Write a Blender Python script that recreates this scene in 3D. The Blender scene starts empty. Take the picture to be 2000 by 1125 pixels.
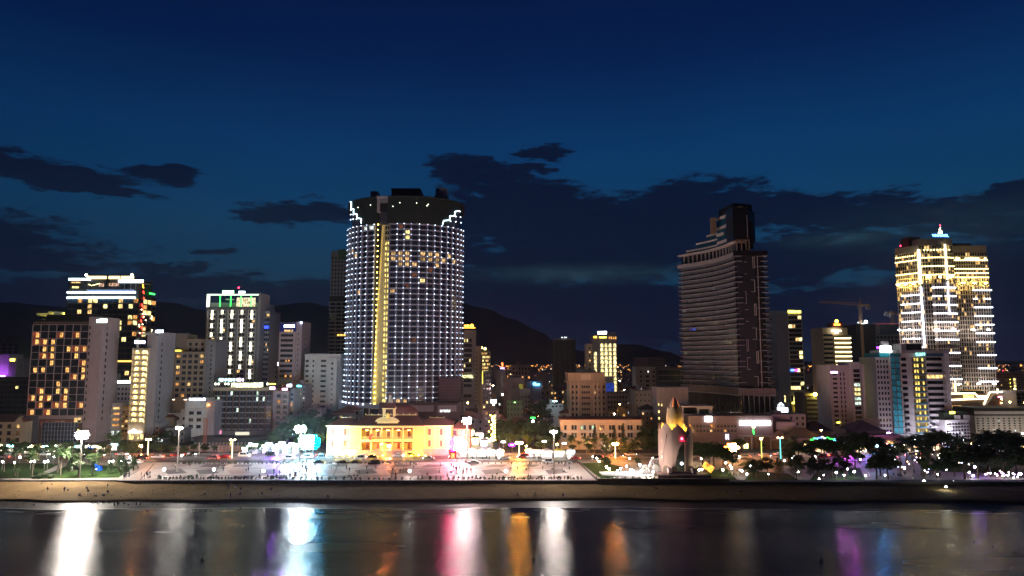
import bpy, bmesh, math, random
from mathutils import Vector, Matrix, noise as mnoise
C = bpy.context.scene
COL = C.collection
rnd = random.Random(11)
PI = math.pi
# ------------------------------------------------------------------ camera, sky, exposure
F = 1333.0; HC = 44.0; HOR = 702.0
TH = math.atan((HOR - 562.5) / F)
GZ = 3.0                                   # level of the promenade and the city
cam = bpy.data.cameras.new('camera'); co = bpy.data.objects.new('camera', cam); COL.objects.link(co)
cam.sensor_width = 36; cam.lens = 36 * F / 2000; cam.clip_start = 1; cam.clip_end = 30000
co.location = (0, 0, HC); co.rotation_euler = (PI / 2 + TH, 0, 0)
C.camera = co
C.view_settings.view_transform = 'Standard'; C.view_settings.look = 'None'
C.view_settings.exposure = 0.0; C.view_settings.gamma = 1.0; C.view_settings.use_curve_mapping = False
C.cycles.sample_clamp_indirect = 6.0; C.cycles.sample_clamp_direct = 0.0
C.cycles.max_bounces = 5; C.cycles.diffuse_bounces = 2; C.cycles.glossy_bounces = 3; C.cycles.transmission_bounces = 3; C.cycles.transparent_max_bounces = 6
C.cycles.use_denoising = True; C.cycles.caustics_reflective = True
C.cycles.use_light_tree = True

w = bpy.data.worlds.new('World'); C.world = w; w.use_nodes = True
nt = w.node_tree; nt.nodes.clear()
class NT:
    def __init__(s, nt): s.nt = nt
    def n(s, t, **k):
        x = s.nt.nodes.new(t)
        for a, b in k.items():
            if a == 'ins':
                for i, v in b.items():
                    if hasattr(v, 'links'): s.nt.links.new(v, x.inputs[i])
                    else: x.inputs[i].default_value = v
            else: setattr(x, a, b)
        return x
    def m(s, op, a, b=0.0, c=0.0, clamp=False):
        x = s.nt.nodes.new('ShaderNodeMath'); x.operation = op; x.use_clamp = clamp
        for i, v in enumerate((a, b, c)):
            if hasattr(v, 'links'): s.nt.links.new(v, x.inputs[i])
            else: x.inputs[i].default_value = v
        return x.outputs[0]
    def ramp(s, fac, stops, interp='LINEAR'):
        x = s.nt.nodes.new('ShaderNodeValToRGB'); x.color_ramp.interpolation = interp
        e = x.color_ramp.elements
        while len(e) > 1: e.remove(e[-1])
        e[0].position = stops[0][0]; e[0].color = (*stops[0][1], 1)
        for p, c in stops[1:]:
            q = e.new(p); q.color = (*c, 1)
        s.nt.links.new(fac, x.inputs[0]); return x.outputs[0]
    def mix(s, f, a, b, bt='MIX'):
        x = s.nt.nodes.new('ShaderNodeMix'); x.data_type = 'RGBA'; x.blend_type = bt
        for i, v in ((0, f), (6, a), (7, b)):
            if hasattr(v, 'links'): s.nt.links.new(v, x.inputs[i])
            else: x.inputs[i].default_value = v if i == 0 else (*v, 1)
        return x.outputs[2]
def lin(r, g, b):
    f = lambda c: (c / 255 / 12.92) if c <= 10 else ((c / 255 + 0.055) / 1.055) ** 2.4
    return (f(r), f(g), f(b))
N = NT(nt)
tc = N.n('ShaderNodeTexCoord'); sep = N.n('ShaderNodeSeparateXYZ', ins={0: tc.outputs['Generated']})
dx, dy, dz = sep.outputs[0], sep.outputs[1], sep.outputs[2]
elev = N.m('ARCSINE', dz); azi = N.m('ARCTAN2', dx, dy)      # radians; azimuth 0 = inland
# dusk gradient with height
base = N.ramp(N.m('MULTIPLY', elev, 1.0), [(0.0, lin(20, 40, 62)), (0.10, lin(18, 52, 78)), (0.20, lin(14, 58, 94)), (0.30, lin(10, 52, 96)),
              (0.42, lin(6, 31, 75)), (0.56, lin(5, 19, 55)), (1.0, lin(4, 14, 48))])
west = N.m('MULTIPLY_ADD', N.m('COSINE', N.m('SUBTRACT', azi, 0.38)), 0.62, 0.50)   # the last light is inland, behind the city
mott = N.n('ShaderNodeTexNoise', ins={'Vector': tc.outputs['Generated'], 'Scale': 3.0, 'Detail': 3.0})
west = N.m('MULTIPLY', west, N.m('MULTIPLY_ADD', mott.outputs[0], 0.3, 0.85))
sky = N.mix(1.0, base, N.n('ShaderNodeCombineXYZ', ins={0: N.m('MAXIMUM', west, 0.16), 1: N.m('MAXIMUM', west, 0.16), 2: N.m('MAXIMUM', N.m('MULTIPLY_ADD', west, .85, .15), 0.2)}).outputs[0], 'MULTIPLY')
# clouds: elongated masses at real bearings, broken up by noise
def px_dir(px, py):
    X = (px - 1000) / F; Yf = math.cos(TH) - (562.5 - py) / F * math.sin(TH); Z = math.sin(TH) + (562.5 - py) / F * math.cos(TH)
    L = math.sqrt(X * X + Yf * Yf + Z * Z); return math.atan2(X, Yf), math.asin(Z / L)
mp = N.n('ShaderNodeMapping', ins={0: N.n('ShaderNodeCombineXYZ', ins={0: azi, 1: elev}).outputs[0], 'Scale': (1.0, 3.6, 1.0)})
nz = N.n('ShaderNodeTexNoise', ins={'Vector': mp.outputs[0], 'Scale': 9.0, 'Detail': 8.0, 'Roughness': 0.58, 'Distortion': 0.3})
nz2 = N.n('ShaderNodeTexNoise', ins={'Vector': mp.outputs[0], 'Scale': 34.0, 'Detail': 7.0, 'Roughness': 0.72})
brk = N.m('ADD', N.m('MULTIPLY', N.m('SUBTRACT', nz.outputs[0], 0.5), 2.4), N.m('MULTIPLY', N.m('SUBTRACT', nz2.outputs[0], 0.5), 3.2))
wn_ = N.n('ShaderNodeTexNoise', ins={'Vector': mp.outputs[0], 'Scale': 5.0, 'Detail': 6.0, 'Roughness': 0.65}); ws = N.n('ShaderNodeSeparateXYZ', ins={0: wn_.outputs['Color']})
az2 = N.m('ADD', azi, N.m('MULTIPLY', N.m('SUBTRACT', ws.outputs[0], 0.5), 0.22)); el2 = N.m('ADD', elev, N.m('MULTIPLY', N.m('SUBTRACT', ws.outputs[1], 0.5), 0.085))
field = None
CL = [(100, 332, 130, 24), (310, 340, 80, 17), (190, 372, 80, 12), (30, 500, 160, 18), (590, 408, 110, 24), (410, 484, 34, 9), (350, 512, 60, 8),
      (915, 328, 70, 26), (960, 352, 110, 24), (1050, 299, 62, 10), (1035, 328, 55, 11), (1010, 385, 160, 36), (1150, 440, 330, 66), (1100, 500, 300, 60), (1330, 400, 160, 50), (1560, 400, 190, 26), (1700, 415, 250, 26), (1900, 395, 130, 20),
      (1560, 500, 210, 40), (1980, 560, 120, 70), (800, 590, 900, 48), (350, 590, 420, 40), (1500, 620, 700, 50), (200, 640, 500, 50), (1960, 640, 200, 60),
      (2500, 380, 420, 40), (-500, 420, 420, 40)]
for (px, py, rx, ry) in CL:
    a, e = px_dir(px, py)
    u = N.m('MULTIPLY', N.m('SUBTRACT', az2, a), F / rx); v = N.m('MULTIPLY', N.m('SUBTRACT', el2, e), F / ry)
    d = N.m('SUBTRACT', 1.25, N.m('ADD', N.m('MULTIPLY', u, u), N.m('MULTIPLY', v, v)))
    d = N.m('MAXIMUM', d, -2.2)
    field = d if field is None else N.n('ShaderNodeMath', operation='SMOOTH_MAX', ins={0: field, 1: d, 2: 0.5}).outputs[0]
# elsewhere round the horizon the same broken bank goes on
back = N.m('MULTIPLY_ADD', N.m('ABSOLUTE', N.m('SUBTRACT', elev, 0.13)), -14.0, 0.4)
side = N.m('GREATER_THAN', N.m('ABSOLUTE', azi), 1.0)
field = N.m('MAXIMUM', field, N.m('MULTIPLY_ADD', side, 10.0, N.m('SUBTRACT', back, 10.0)))
cov = N.n('ShaderNodeMapRange', ins={0: N.m('ADD', field, brk), 1: -0.15, 2: 0.6}, interpolation_type='SMOOTHSTEP').outputs[0]
cloudc = N.mix(N.m('MULTIPLY', nz2.outputs[0], 0.9), lin(7, 12, 32), lin(13, 22, 46))
skyc = N.mix(N.m('MULTIPLY', cov, 0.93), sky, cloudc)
# teal afterglow gaps
gl = None
for (px, py, rx, ry, k) in [(1130, 535, 190, 17, 1.0), (1660, 465, 110, 16, .8), (1880, 440, 240, 40, .5), (380, 590, 90, 10, .4), (520, 520, 330, 60, .3), (430, 440, 400, 60, .2)]:
    a, e = px_dir(px, py)
    u = N.m('MULTIPLY', N.m('SUBTRACT', azi, a), F / rx); v = N.m('MULTIPLY', N.m('SUBTRACT', elev, e), F / ry)
    g = N.m('MULTIPLY', N.m('EXPONENT', N.m('MULTIPLY', N.m('ADD', N.m('MULTIPLY', u, u), N.m('MULTIPLY', v, v)), -1.2)), k)
    gl = g if gl is None else N.m('MAXIMUM', gl, g)
gl = N.m('MULTIPLY', gl, N.n('ShaderNodeMapRange', ins={0: brk, 1: -1.3, 2: 0.6, 3: 1.0, 4: 0.25}).outputs[0], clamp=True)
skyc = N.mix(gl, skyc, lin(44, 72, 84))
# purple city glow right at the horizon
hz = N.m('MULTIPLY', N.m('EXPONENT', N.m('MULTIPLY', N.m('ABSOLUTE', N.m('SUBTRACT', elev, 0.0)), -22.0)), N.m('MAXIMUM', N.m('COSINE', azi), 0.0))
skyc = N.mix(N.m('MULTIPLY', hz, 0.55), skyc, lin(30, 24, 48))
# a few stars
vor = N.n('ShaderNodeTexVoronoi', ins={'Vector': tc.outputs['Generated'], 'Scale': 60.0})
bg = N.n('ShaderNodeBackground', ins={0: skyc, 1: 1.0})
N.n('ShaderNodeOutputWorld', ins={0: bg.outputs[0]})

# ------------------------------------------------------------------ pixels of the photograph to metres
def P(px, py, Y):
    X = (px - 1000) / F; Yf = math.cos(TH) - (562.5 - py) / F * math.sin(TH); Z = math.sin(TH) + (562.5 - py) / F * math.cos(TH)
    return Vector((X / Yf * Y, Y, HC + Z / Yf * Y))
def G(px, py, z=GZ):
    X = (px - 1000) / F; Yf = math.cos(TH) - (562.5 - py) / F * math.sin(TH); Z = math.sin(TH) + (562.5 - py) / F * math.cos(TH)
    Y = (z - HC) / (Z / Yf); return Vector((X / Yf * Y, Y, z))
# ------------------------------------------------------------------ materials
_M = {}
def wall(name, col, rough=0.8, var=0.16, grime=0.25, scale=0.35, metal=0.0, bump=0.0):
    if name in _M: return _M[name]
    m = bpy.data.materials.new(name); m.use_nodes = True; n = NT(m.node_tree); b = m.node_tree.nodes['Principled BSDF']
    t = n.n('ShaderNodeTexCoord'); ob = t.outputs['Object']
    a = n.n('ShaderNodeTexNoise', ins={'Vector': ob, 'Scale': scale, 'Detail': 6.0, 'Roughness': 0.6})
    mp_ = n.n('ShaderNodeMapping', ins={0: ob, 'Scale': (1.4, 1.4, 0.07)})
    s = n.n('ShaderNodeTexNoise', ins={'Vector': mp_.outputs[0], 'Scale': 1.0, 'Detail': 4.0})
    v = n.m('MULTIPLY_ADD', n.m('SUBTRACT', a.outputs[0], 0.5), var * 2.4, 1.0)
    v2 = n.m('MULTIPLY_ADD', n.m('SUBTRACT', s.outputs[0], 0.45), -grime * 1.8, 1.0)
    oi = n.n('ShaderNodeObjectInfo')
    v3 = n.m('MULTIPLY_ADD', oi.outputs['Random'], 0.08, 0.96)
    f = n.m('MULTIPLY', n.m('MULTIPLY', v, n.m('MINIMUM', v2, 1.12)), v3)
    cc = n.mix(1.0, col, n.n('ShaderNodeCombineXYZ', ins={0: f, 1: f, 2: f}).outputs[0], 'MULTIPLY')
    m.node_tree.links.new(cc, b.inputs['Base Color'])
    b.inputs['Specular IOR Level'].default_value = 0.05 if rough > .89 else 0.4; b.inputs['Roughness'].default_value = rough; b.inputs['Metallic'].default_value = metal
    if bump:
        bn = n.n('ShaderNodeBump', ins={'Height': a.outputs[0], 'Strength': bump, 'Distance': 0.3}); m.node_tree.links.new(bn.outputs[0], b.inputs['Normal'])
    _M[name] = m; return m
def glass(name, col=(0.02, 0.025, 0.035), rough=0.12, panel=2.0):
    if name in _M: return _M[name]
    m = bpy.data.materials.new(name); m.use_nodes = True; n = NT(m.node_tree); b = m.node_tree.nodes['Principled BSDF']
    oi = n.n('ShaderNodeObjectInfo'); t = n.n('ShaderNodeTexCoord')
    wn = n.n('ShaderNodeTexWhiteNoise', ins={'Vector': n.n('ShaderNodeVectorMath', operation='SNAP', ins={0: t.outputs['Object'], 1: (panel,) * 3}).outputs[0]})
    f = n.m('MULTIPLY_ADD', n.m('ADD', oi.outputs['Random'], wn.outputs[0]), 0.7, 0.3)
    cc = n.mix(1.0, col, n.n('ShaderNodeCombineXYZ', ins={0: f, 1: f, 2: f}).outputs[0], 'MULTIPLY')
    m.node_tree.links.new(cc, b.inputs['Base Color']); b.inputs['Roughness'].default_value = rough
    _M[name] = m; return m
def lit(name, col, st, vary=0.6, sample=False, room=True, sc=1.1):
    """a lit room behind glass: brightness differs from window to window, curtains and furniture break it up"""
    if name in _M: return _M[name]
    m = bpy.data.materials.new(name); m.use_nodes = True; n = NT(m.node_tree); m.node_tree.nodes.clear()
    oi = n.n('ShaderNodeObjectInfo'); t = n.n('ShaderNodeTexCoord')
    off = n.n('ShaderNodeVectorMath', operation='ADD', ins={0: t.outputs['Object'], 1: n.n('ShaderNodeVectorMath', operation='MULTIPLY', ins={0: oi.outputs['Location'], 1: (7.3, 3.1, 5.7)}).outputs[0]})
    no = n.n('ShaderNodeTexNoise', ins={'Vector': n.n('ShaderNodeMapping', ins={0: off.outputs[0], 'Scale': (sc * 1.3, sc, sc * .55)}).outputs[0], 'Scale': 1.0, 'Detail': 2.0})
    f = n.m('MULTIPLY_ADD', oi.outputs['Random'], vary, 1 - vary * 0.5)
    g = n.n('ShaderNodeMapRange', ins={0: no.outputs[0], 1: 0.36, 2: 0.62, 3: 0.25, 4: 1.35}).outputs[0] if room else 1.0
    e = n.n('ShaderNodeEmission', ins={0: (*col, 1), 1: n.m('MULTIPLY', n.m('MULTIPLY', f, g), st)})
    n.n('ShaderNodeOutputMaterial', ins={0: e.outputs[0]})
    m.cycles.emission_sampling = 'AUTO' if sample else 'NONE'
    _M[name] = m; return m
def em(name, col, st, sample=True):
    if name in _M: return _M[name]
    m = bpy.data.materials.new(name); m.use_nodes = True; n = NT(m.node_tree); m.node_tree.nodes.clear()
    e = n.n('ShaderNodeEmission', ins={0: (*col, 1), 1: st}); n.n('ShaderNodeOutputMaterial', ins={0: e.outputs[0]})
    m.cycles.emission_sampling = 'AUTO' if sample else 'NONE'
    _M[name] = m; return m
def foliage(name, a, b_):
    if name in _M: return _M[name]
    m = bpy.data.materials.new(name); m.use_nodes = True; n = NT(m.node_tree); b = m.node_tree.nodes['Principled BSDF']
    t = n.n('ShaderNodeTexCoord'); oi = n.n('ShaderNodeObjectInfo')
    no = n.n('ShaderNodeTexNoise', ins={'Vector': t.outputs['Object'], 'Scale': 0.9, 'Detail': 4.0})
    wn = n.n('ShaderNodeTexWhiteNoise', ins={'Vector': n.n('ShaderNodeVectorMath', operation='SNAP', ins={0: t.outputs['Object'], 1: (.5,) * 3}).outputs[0]})
    f = n.m('ADD', n.m('MULTIPLY', no.outputs[0], 0.8), n.m('MULTIPLY_ADD', wn.outputs[0], 0.5, n.m('MULTIPLY_ADD', oi.outputs['Random'], 0.3, -0.35)), clamp=True)
    m.node_tree.links.new(n.mix(f, a, b_), b.inputs['Base Color']); b.inputs['Roughness'].default_value = 0.65
    _M[name] = m; return m
# ------------------------------------------------------------------ mesh building
class MB:
    def __init__(s): s.v = []; s.f = []; s.mi = []
    def face(s, pts, mi=0):
        k = len(s.v); s.v += [tuple(p) for p in pts]; s.f.append(tuple(range(k, k + len(pts)))); s.mi.append(mi)
    def box(s, x0, x1, y0, y1, z0, z1, mi=0, skip=''):
        k = len(s.v); s.v += [(x0, y0, z0), (x1, y0, z0), (x1, y1, z0), (x0, y1, z0), (x0, y0, z1), (x1, y0, z1), (x1, y1, z1), (x0, y1, z1)]
        for nm, q in (('b', (0, 3, 2, 1)), ('t', (4, 5, 6, 7)), ('f', (0, 1, 5, 4)), ('r', (1, 2, 6, 5)), ('k', (2, 3, 7, 6)), ('l', (3, 0, 4, 7))):
            if nm not in skip: s.f.append(tuple(k + i for i in q)); s.mi.append(mi)
        return s
    def prism(s, poly, z0, z1, mi=0, top=True):
        k = len(s.v); n = len(poly); s.v += [(p[0], p[1], z0) for p in poly] + [(p[0], p[1], z1) for p in poly]
        for i in range(n): j = (i + 1) % n; s.f.append((k + i, k + j, k + n + j, k + n + i)); s.mi.append(mi)
        if top: s.f.append(tuple(k + n + i for i in range(n))); s.mi.append(mi); s.f.append(tuple(k + i for i in reversed(range(n)))); s.mi.append(mi)
        return s
    def cyl(s, c, r0, r1, h, n=8, mi=0, ax=None, cap=True):
        ax = Vector(ax or (0, 0, 1)).normalized(); a = ax.orthogonal().normalized(); b = ax.cross(a); c = Vector(c)
        k = len(s.v)
        for rr, d in ((r0, 0), (r1, h)):
            for i in range(n):
                t = 2 * PI * i / n; s.v.append(tuple(c + ax * d + a * rr * math.cos(t) + b * rr * math.sin(t)))
        for i in range(n): j = (i + 1) % n; s.f.append((k + i, k + j, k + n + j, k + n + i)); s.mi.append(mi)
        if cap: s.f.append(tuple(k + n + i for i in range(n))); s.mi.append(mi); s.f.append(tuple(k + i for i in reversed(range(n)))); s.mi.append(mi)
        return s
    def tube(s, pts, rs, n=6, mi=0, cap=True):
        pts = [Vector(p) for p in pts]; rings = []
        if not hasattr(rs, '__len__'): rs = [rs] * len(pts)
        ref = None
        for i, p in enumerate(pts):
            d = (pts[min(i + 1, len(pts) - 1)] - pts[max(i - 1, 0)]).normalized()
            if ref is None: ref = d.orthogonal().normalized()
            a = (ref - d * ref.dot(d)).normalized(); ref = a; b = d.cross(a); k = len(s.v)
            for j in range(n):
                t = 2 * PI * j / n; s.v.append(tuple(p + (a * math.cos(t) + b * math.sin(t)) * rs[i]))
            rings.append(k)
        for i in range(len(pts) - 1):
            for j in range(n):
                q = (j + 1) % n; s.f.append((rings[i] + j, rings[i] + q, rings[i + 1] + q, rings[i + 1] + j)); s.mi.append(mi)
        if cap:
            s.f.append(tuple(rings[-1] + j for j in range(n))); s.mi.append(mi); s.f.append(tuple(rings[0] + j for j in reversed(range(n)))); s.mi.append(mi)
        return s
    def ball(s, c, r, n=8, m=5, mi=0, sz=1.0):
        k = len(s.v); c = Vector(c)
        s.v.append((c.x, c.y, c.z - r * sz))
        for i in range(1, m):
            t = -PI / 2 + PI * i / m
            for j in range(n): u = 2 * PI * j / n; s.v.append((c.x + r * math.cos(t) * math.cos(u), c.y + r * math.cos(t) * math.sin(u), c.z + r * sz * math.sin(t)))
        s.v.append((c.x, c.y, c.z + r * sz)); e = len(s.v) - 1
        for j in range(n):
            q = (j + 1) % n; s.f.append((k, k + 1 + q, k + 1 + j)); s.mi.append(mi)
            for i in range(m - 2): a = k + 1 + i * n; s.f.append((a + j, a + q, a + n + q, a + n + j)); s.mi.append(mi)
            a = k + 1 + (m - 2) * n; s.f.append((a + j, a + q, e)); s.mi.append(mi)
        return s
    def mesh(s, name, mats, smooth=False):
        me = bpy.data.meshes.new(name); me.from_pydata(s.v, [], s.f)
        if not isinstance(mats, (list, tuple)): mats = [mats]
        for m in mats: me.materials.append(m)
        if len(mats) > 1: me.polygons.foreach_set('material_index', s.mi)
        if smooth: me.polygons.foreach_set('use_smooth', [True] * len(me.polygons))
        me.update(); return me
    def build(s, name, mats, parent=None, loc=(0, 0, 0), rz=0, smooth=False):
        return put(name, s.mesh(name, mats, smooth), parent, loc, rz)
def put(name, me, parent=None, loc=(0, 0, 0), rz=0, sc=None):
    o = bpy.data.objects.new(name, me); COL.objects.link(o); o.location = loc
    if rz: o.rotation_euler = (0, 0, rz)
    if sc: o.scale = (sc,) * 3
    if parent is not None: o.parent = parent
    return o
def tag(o, label=None, cat=None, group=None, kind=None):
    if label: o['label'] = label
    if cat: o['category'] = cat
    if group: o['group'] = group
    if kind: o['kind'] = kind
    return o
def empty(name, loc, label, cat, group=None, rz=0):
    o = put(name, None, None, loc, rz); return tag(o, label, cat, group)
def copy_tree(o, parent=None):
    c = o.copy(); COL.objects.link(c); c.parent = parent
    for ch in list(o.children): copy_tree(ch, c)
    return c
def add_box(name, b, m, parent=None, kind=None):
    o = MB().box(*b).build(name, m, parent)
    if kind: o['kind'] = kind
    return o
# ------------------------------------------------------------------ shared materials
DG = glass('dark_glass'); BG_ = glass('blue_glass', (0.02, 0.045, 0.09)); TEAL = glass('teal_glass', (0.04, 0.62, 0.78), 0.6)
FRM = wall('window_frame', (0.10, 0.10, 0.11), 0.5)
L_WARM = lit('lit_warm', (1.0, 0.62, 0.22), 1.5); L_AMB = lit('lit_amber', (1.0, 0.45, 0.12), 1.0); L_YEL = lit('lit_yellow', (1.0, 0.80, 0.30), 2.0)
L_WHI = lit('lit_white', (0.85, 0.95, 0.9), 1.4); L_DIM = lit('lit_dim', (0.8, 0.35, 0.15), 0.22)
PALE = wall('pale_render', (0.38, 0.355, 0.385)); GREY = wall('grey_concrete', (0.22, 0.215, 0.235)); DARKW = wall('dark_cladding', (0.05, 0.05, 0.055))
WHITE = wall('white_render', (0.62, 0.60, 0.60)); BEIGE = wall('beige_render', (0.42, 0.33, 0.22)); CREAM = wall('cream_render', (0.60, 0.50, 0.36))
BROWN = wall('brown_cladding', (0.13, 0.08, 0.06)); PINKW = wall('pinkish_render', (0.42, 0.32, 0.34)); METAL = wall('galvanised_metal', (0.30, 0.30, 0.31), 0.4, metal=0.6)
ROOFR = wall('red_tile_roof', (0.16, 0.05, 0.035)); ROOFD = wall('dark_roof', (0.05, 0.05, 0.06)); BLACK = wall('black_metal', (0.012, 0.012, 0.014), 0.6)
GREENW = wall('green_render', (0.10, 0.16, 0.09)); OCHRE = wall('ochre_render', (0.55, 0.33, 0.07)); TANW = wall('tan_render', (0.30, 0.23, 0.17))
S_WHI = em('sign_white', (0.85, 0.95, 1.0), 7); S_YEL = em('sign_yellow', (1.0, 0.85, 0.1), 6); S_BLU = em('sign_blue', (0.08, 0.2, 1.0), 6); S_RED = em('sign_red', (1.0, 0.05, 0.02), 6)
S_GRN = em('sign_green', (0.05, 1.0, 0.12), 4); S_ORA = em('sign_orange', (1.0, 0.42, 0.04), 7); S_PNK = em('sign_pink', (1.0, 0.25, 0.75), 5); S_CYA = em('sign_cyan', (0.15, 0.85, 1.0), 5)
S_PUR = em('sign_purple', (0.35, 0.06, 1.0), 5)
S_WRM = em('strip_warm', (1.0, 0.86, 0.5), 6)
def where(px, tab): return min(tab, key=lambda t: abs(t[0] - px))[1]
# ------------------------------------------------------------------ windows and facades
_W = {}
def win_mesh(w, h, m, frame=True):
    k = (round(w, 1), round(h, 1), m.name, frame)
    if k in _W: return _W[k]
    a, b = k[0] / 2, k[1] / 2; t = min(0.12, a * 0.18); mb = MB()
    if frame:
        mb.box(-a, -a + t, -0.12, 0, -b, b, 0, 'k'); mb.box(a - t, a, -0.12, 0, -b, b, 0, 'k')
        mb.box(-a + t, a - t, -0.12, 0, b - t, b, 0, 'klr'); mb.box(-a + t, a - t, -0.12, 0, -b, -b + t, 0, 'klr')
        if k[0] > 1.5: mb.box(-t / 3, t / 3, -0.09, 0, -b + t, b - t, 0, 'ktb')
        mb.face([(-a + t, -0.03, -b + t), (a - t, -0.03, -b + t), (a - t, -0.03, b - t), (-a + t, -0.03, b - t)], 1)
        me = mb.mesh('window', [FRM, m])
    else:
        mb.box(-a, a, -0.05, 0, -b, b, 0, 'k'); me = mb.mesh('window', [m])
    _W[k] = me; return me
CAP = 290
class Bld:
    """a building: local x along its front, y into its depth, z up; origin at the front left foot"""
    def __init__(s, name, label, px0, px1, pyt, Y, depth, mat, cat='building', group=None, rz=0, body=True, pyr=None, foot=GZ):
        pm = pyr or (pyt + 800) / 2
        a = P(px0, pm, Y); b = P(px1, pm, Y)
        s.Y = Y; s.rz = rz; s.x0 = a.x
        s.W = (b.x - a.x) / max(0.3, math.cos(rz)) if rz >= 0 else (b.x - a.x) / math.cos(rz)
        s.H = P((px0 + px1) / 2, pyt, Y).z - foot; s.D = depth; s.foot = foot
        s.root = empty(name, (a.x, Y, foot), label, cat, group, rz); s.mat = mat; s.n = 0; s.sm = {}
        s.px0 = px0; s.px1 = px1
        if body: MB().box(0, s.W, 0, depth, 0, s.H).build('wall', mat, s.root)
    def u(s, px): return (px - s.px0) / (s.px1 - s.px0) * s.W
    def z(s, py, Y=None): return P((s.px0 + s.px1) / 2, py, Y or s.Y).z - s.foot
    def part(s, name, b, m, kind=None): return add_box(name, b, m, s.root, kind)
    def frame(s, side, off=0.0):
        if side == 'f': return (lambda u, z: (u, -off, z)), 0
        if side == 'r': return (lambda u, z: (s.W + off, u, z)), PI / 2
        if side == 'l': return (lambda u, z: (-off, s.D - u, z)), -PI / 2
    def window(s, side, u, z, w, h, m, frame=True, off=0.0):
        fn, r = s.frame(side, off)
        if s.n < CAP:
            put('window', win_mesh(w, h, m, frame), s.root, fn(u, z), r); s.n += 1
        else: s.small(side, u, z, w, h, m, off)
    def small(s, side, u, z, w, h, m, off=0.0):
        mb = s.sm.setdefault(m.name, MB()); fn, r = s.frame(side, off)
        p = [fn(u - w / 2, z - h / 2), fn(u + w / 2, z - h / 2), fn(u + w / 2, z + h / 2), fn(u - w / 2, z + h / 2)]
        q = (0, -0.06, 0) if side == 'f' else ((0.06, 0, 0) if side == 'r' else (-0.06, 0, 0))
        f = [tuple(a + b for a, b in zip(v, q)) for v in p]
        mb.face(f)
        for i in range(4): j = (i + 1) % 4; mb.face([p[i], p[j], f[j], f[i]])
    def grid(s, side, u0, u1, z0, z1, nf, nc, ww=0.7, wh=0.6, p=0.15, lits=(L_WARM, L_AMB, L_WARM, L_YEL, L_DIM), dark=DG, on=(), off=0.0, fr=True, sep=None, zb=0.5, dimp=0.0):
        cw = (u1 - u0) / nc; ch = (z1 - z0) / nf; sc = F / s.Y * (1 if side == 'f' else 0.35)
        if sep is None: sep = cw * sc >= 8.5 and ch * sc >= 7
        for r in range(nf):
            for c in range(nc):
                z = z1 - (r + 0.5) * ch + (zb - 0.5) * ch * 0.3; u = u0 + (c + 0.5) * cw
                islit = ((r, c) in on) if on else (rnd.random() < p)
                m = rnd.choice(lits) if islit else (L_DIM if rnd.random() < dimp else dark)
                if sep: s.window(side, u, z, cw * ww, ch * wh, m, fr, off)
                else: s.small(side, u, z, cw * ww, ch * wh, m, off)
    def slabs(s, side, u0, u1, z0, z1, nf, h=0.3, d=0.3, m=None, name='floor_slab', shift=0.0, top=True):
        ch = (z1 - z0) / nf; fn, r = s.frame(side)
        me = MB().box(0, u1 - u0, -d, 0, -h / 2, h / 2).mesh(name, m or s.mat)
        for i in range(0 if top else 1, nf + 1): put(name, me, s.root, fn(u0, z1 - i * ch + shift), r)
    def piers(s, side, u0, u1, z0, z1, nc, w=0.3, d=0.35, m=None, name='pier', lo=0):
        cw = (u1 - u0) / nc; fn, r = s.frame(side)
        me = MB().box(-w / 2, w / 2, -d, 0, 0, z1 - z0).mesh(name, m or s.mat)
        for i in range(lo, nc + 1 - lo): put(name, me, s.root, fn(u0 + i * cw, z0), r)
    def parapet(s, h=1.0, m=None, t=0.25, o=0.12):
        m = m or s.mat; W, D, H = s.W, s.D, s.H; mb = MB()
        mb.box(-o, W + o, -o, t, H - .3, H + h); mb.box(-o, W + o, D - t, D + o, H - .3, H + h); mb.box(-o, t, t, D - t, H - .3, H + h); mb.box(W - t, W + o, t, D - t, H - .3, H + h)
        mb.build('parapet', m, s.root)
    def roof(s, seed=0, tanks=2, big=True):
        r = random.Random(seed); W, D, H = s.W, s.D, s.H
        if big: x = r.uniform(.1, .5) * W; s.part('stair_house', (x, x + W * .3, D * .4, D * .8, H, H + r.uniform(2.2, 3.5)), s.mat)
        for _ in range(tanks):
            x, y = r.uniform(.1, .85) * W, r.uniform(.1, .35) * D; rr = r.uniform(.6, .9)
            MB().cyl((x, y, H), rr, rr, r.uniform(1.3, 2), 10).build('water_tank', METAL, s.root)
        if r.random() < .5: MB().cyl((W * .7, D * .5, H), .08, .03, r.uniform(3, 6), 5).build('antenna', METAL, s.root)
    def sign(s, px, py, pw, ph, m, name='lit_sign', off=0.6, side='f', Y=None):
        """lit sign whose lettering is too blown out to read: a row of uneven lit blocks on a backing board"""
        w = pw / F * s.Y; h = ph / F * s.Y; u = s.u(px); z = s.z(py)
        e = put(name, None, s.root, (u, -off, z)); mb = MB(); x = -w / 2; r = random.Random(int(px * 7 + py))
        while x < w / 2 - .05:
            l = min(r.uniform(.55, .95) * h, w / 2 - x); hh = h * r.uniform(.36, .5); mb.box(x, x + l, -.15, .1, -h * .42, hh); x += l + h * .09
        mb.build('lettering', m, e); MB().box(-w / 2 - .1, w / 2 + .1, .12, .3, -h / 2 - .1, h / 2 + .1).build('backing_board', DARKW, e)
        mb = MB()
        for x in (-w * .35, w * .35): mb.box(x - .06, x + .06, .3, off, -h / 2, h / 2)
        mb.build('bracket', METAL, e); return e
    def done(s):
        for k, mb in s.sm.items():
            o = mb.build('small_window_panes', _M[k], s.root); o['kind'] = 'stuff'
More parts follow.
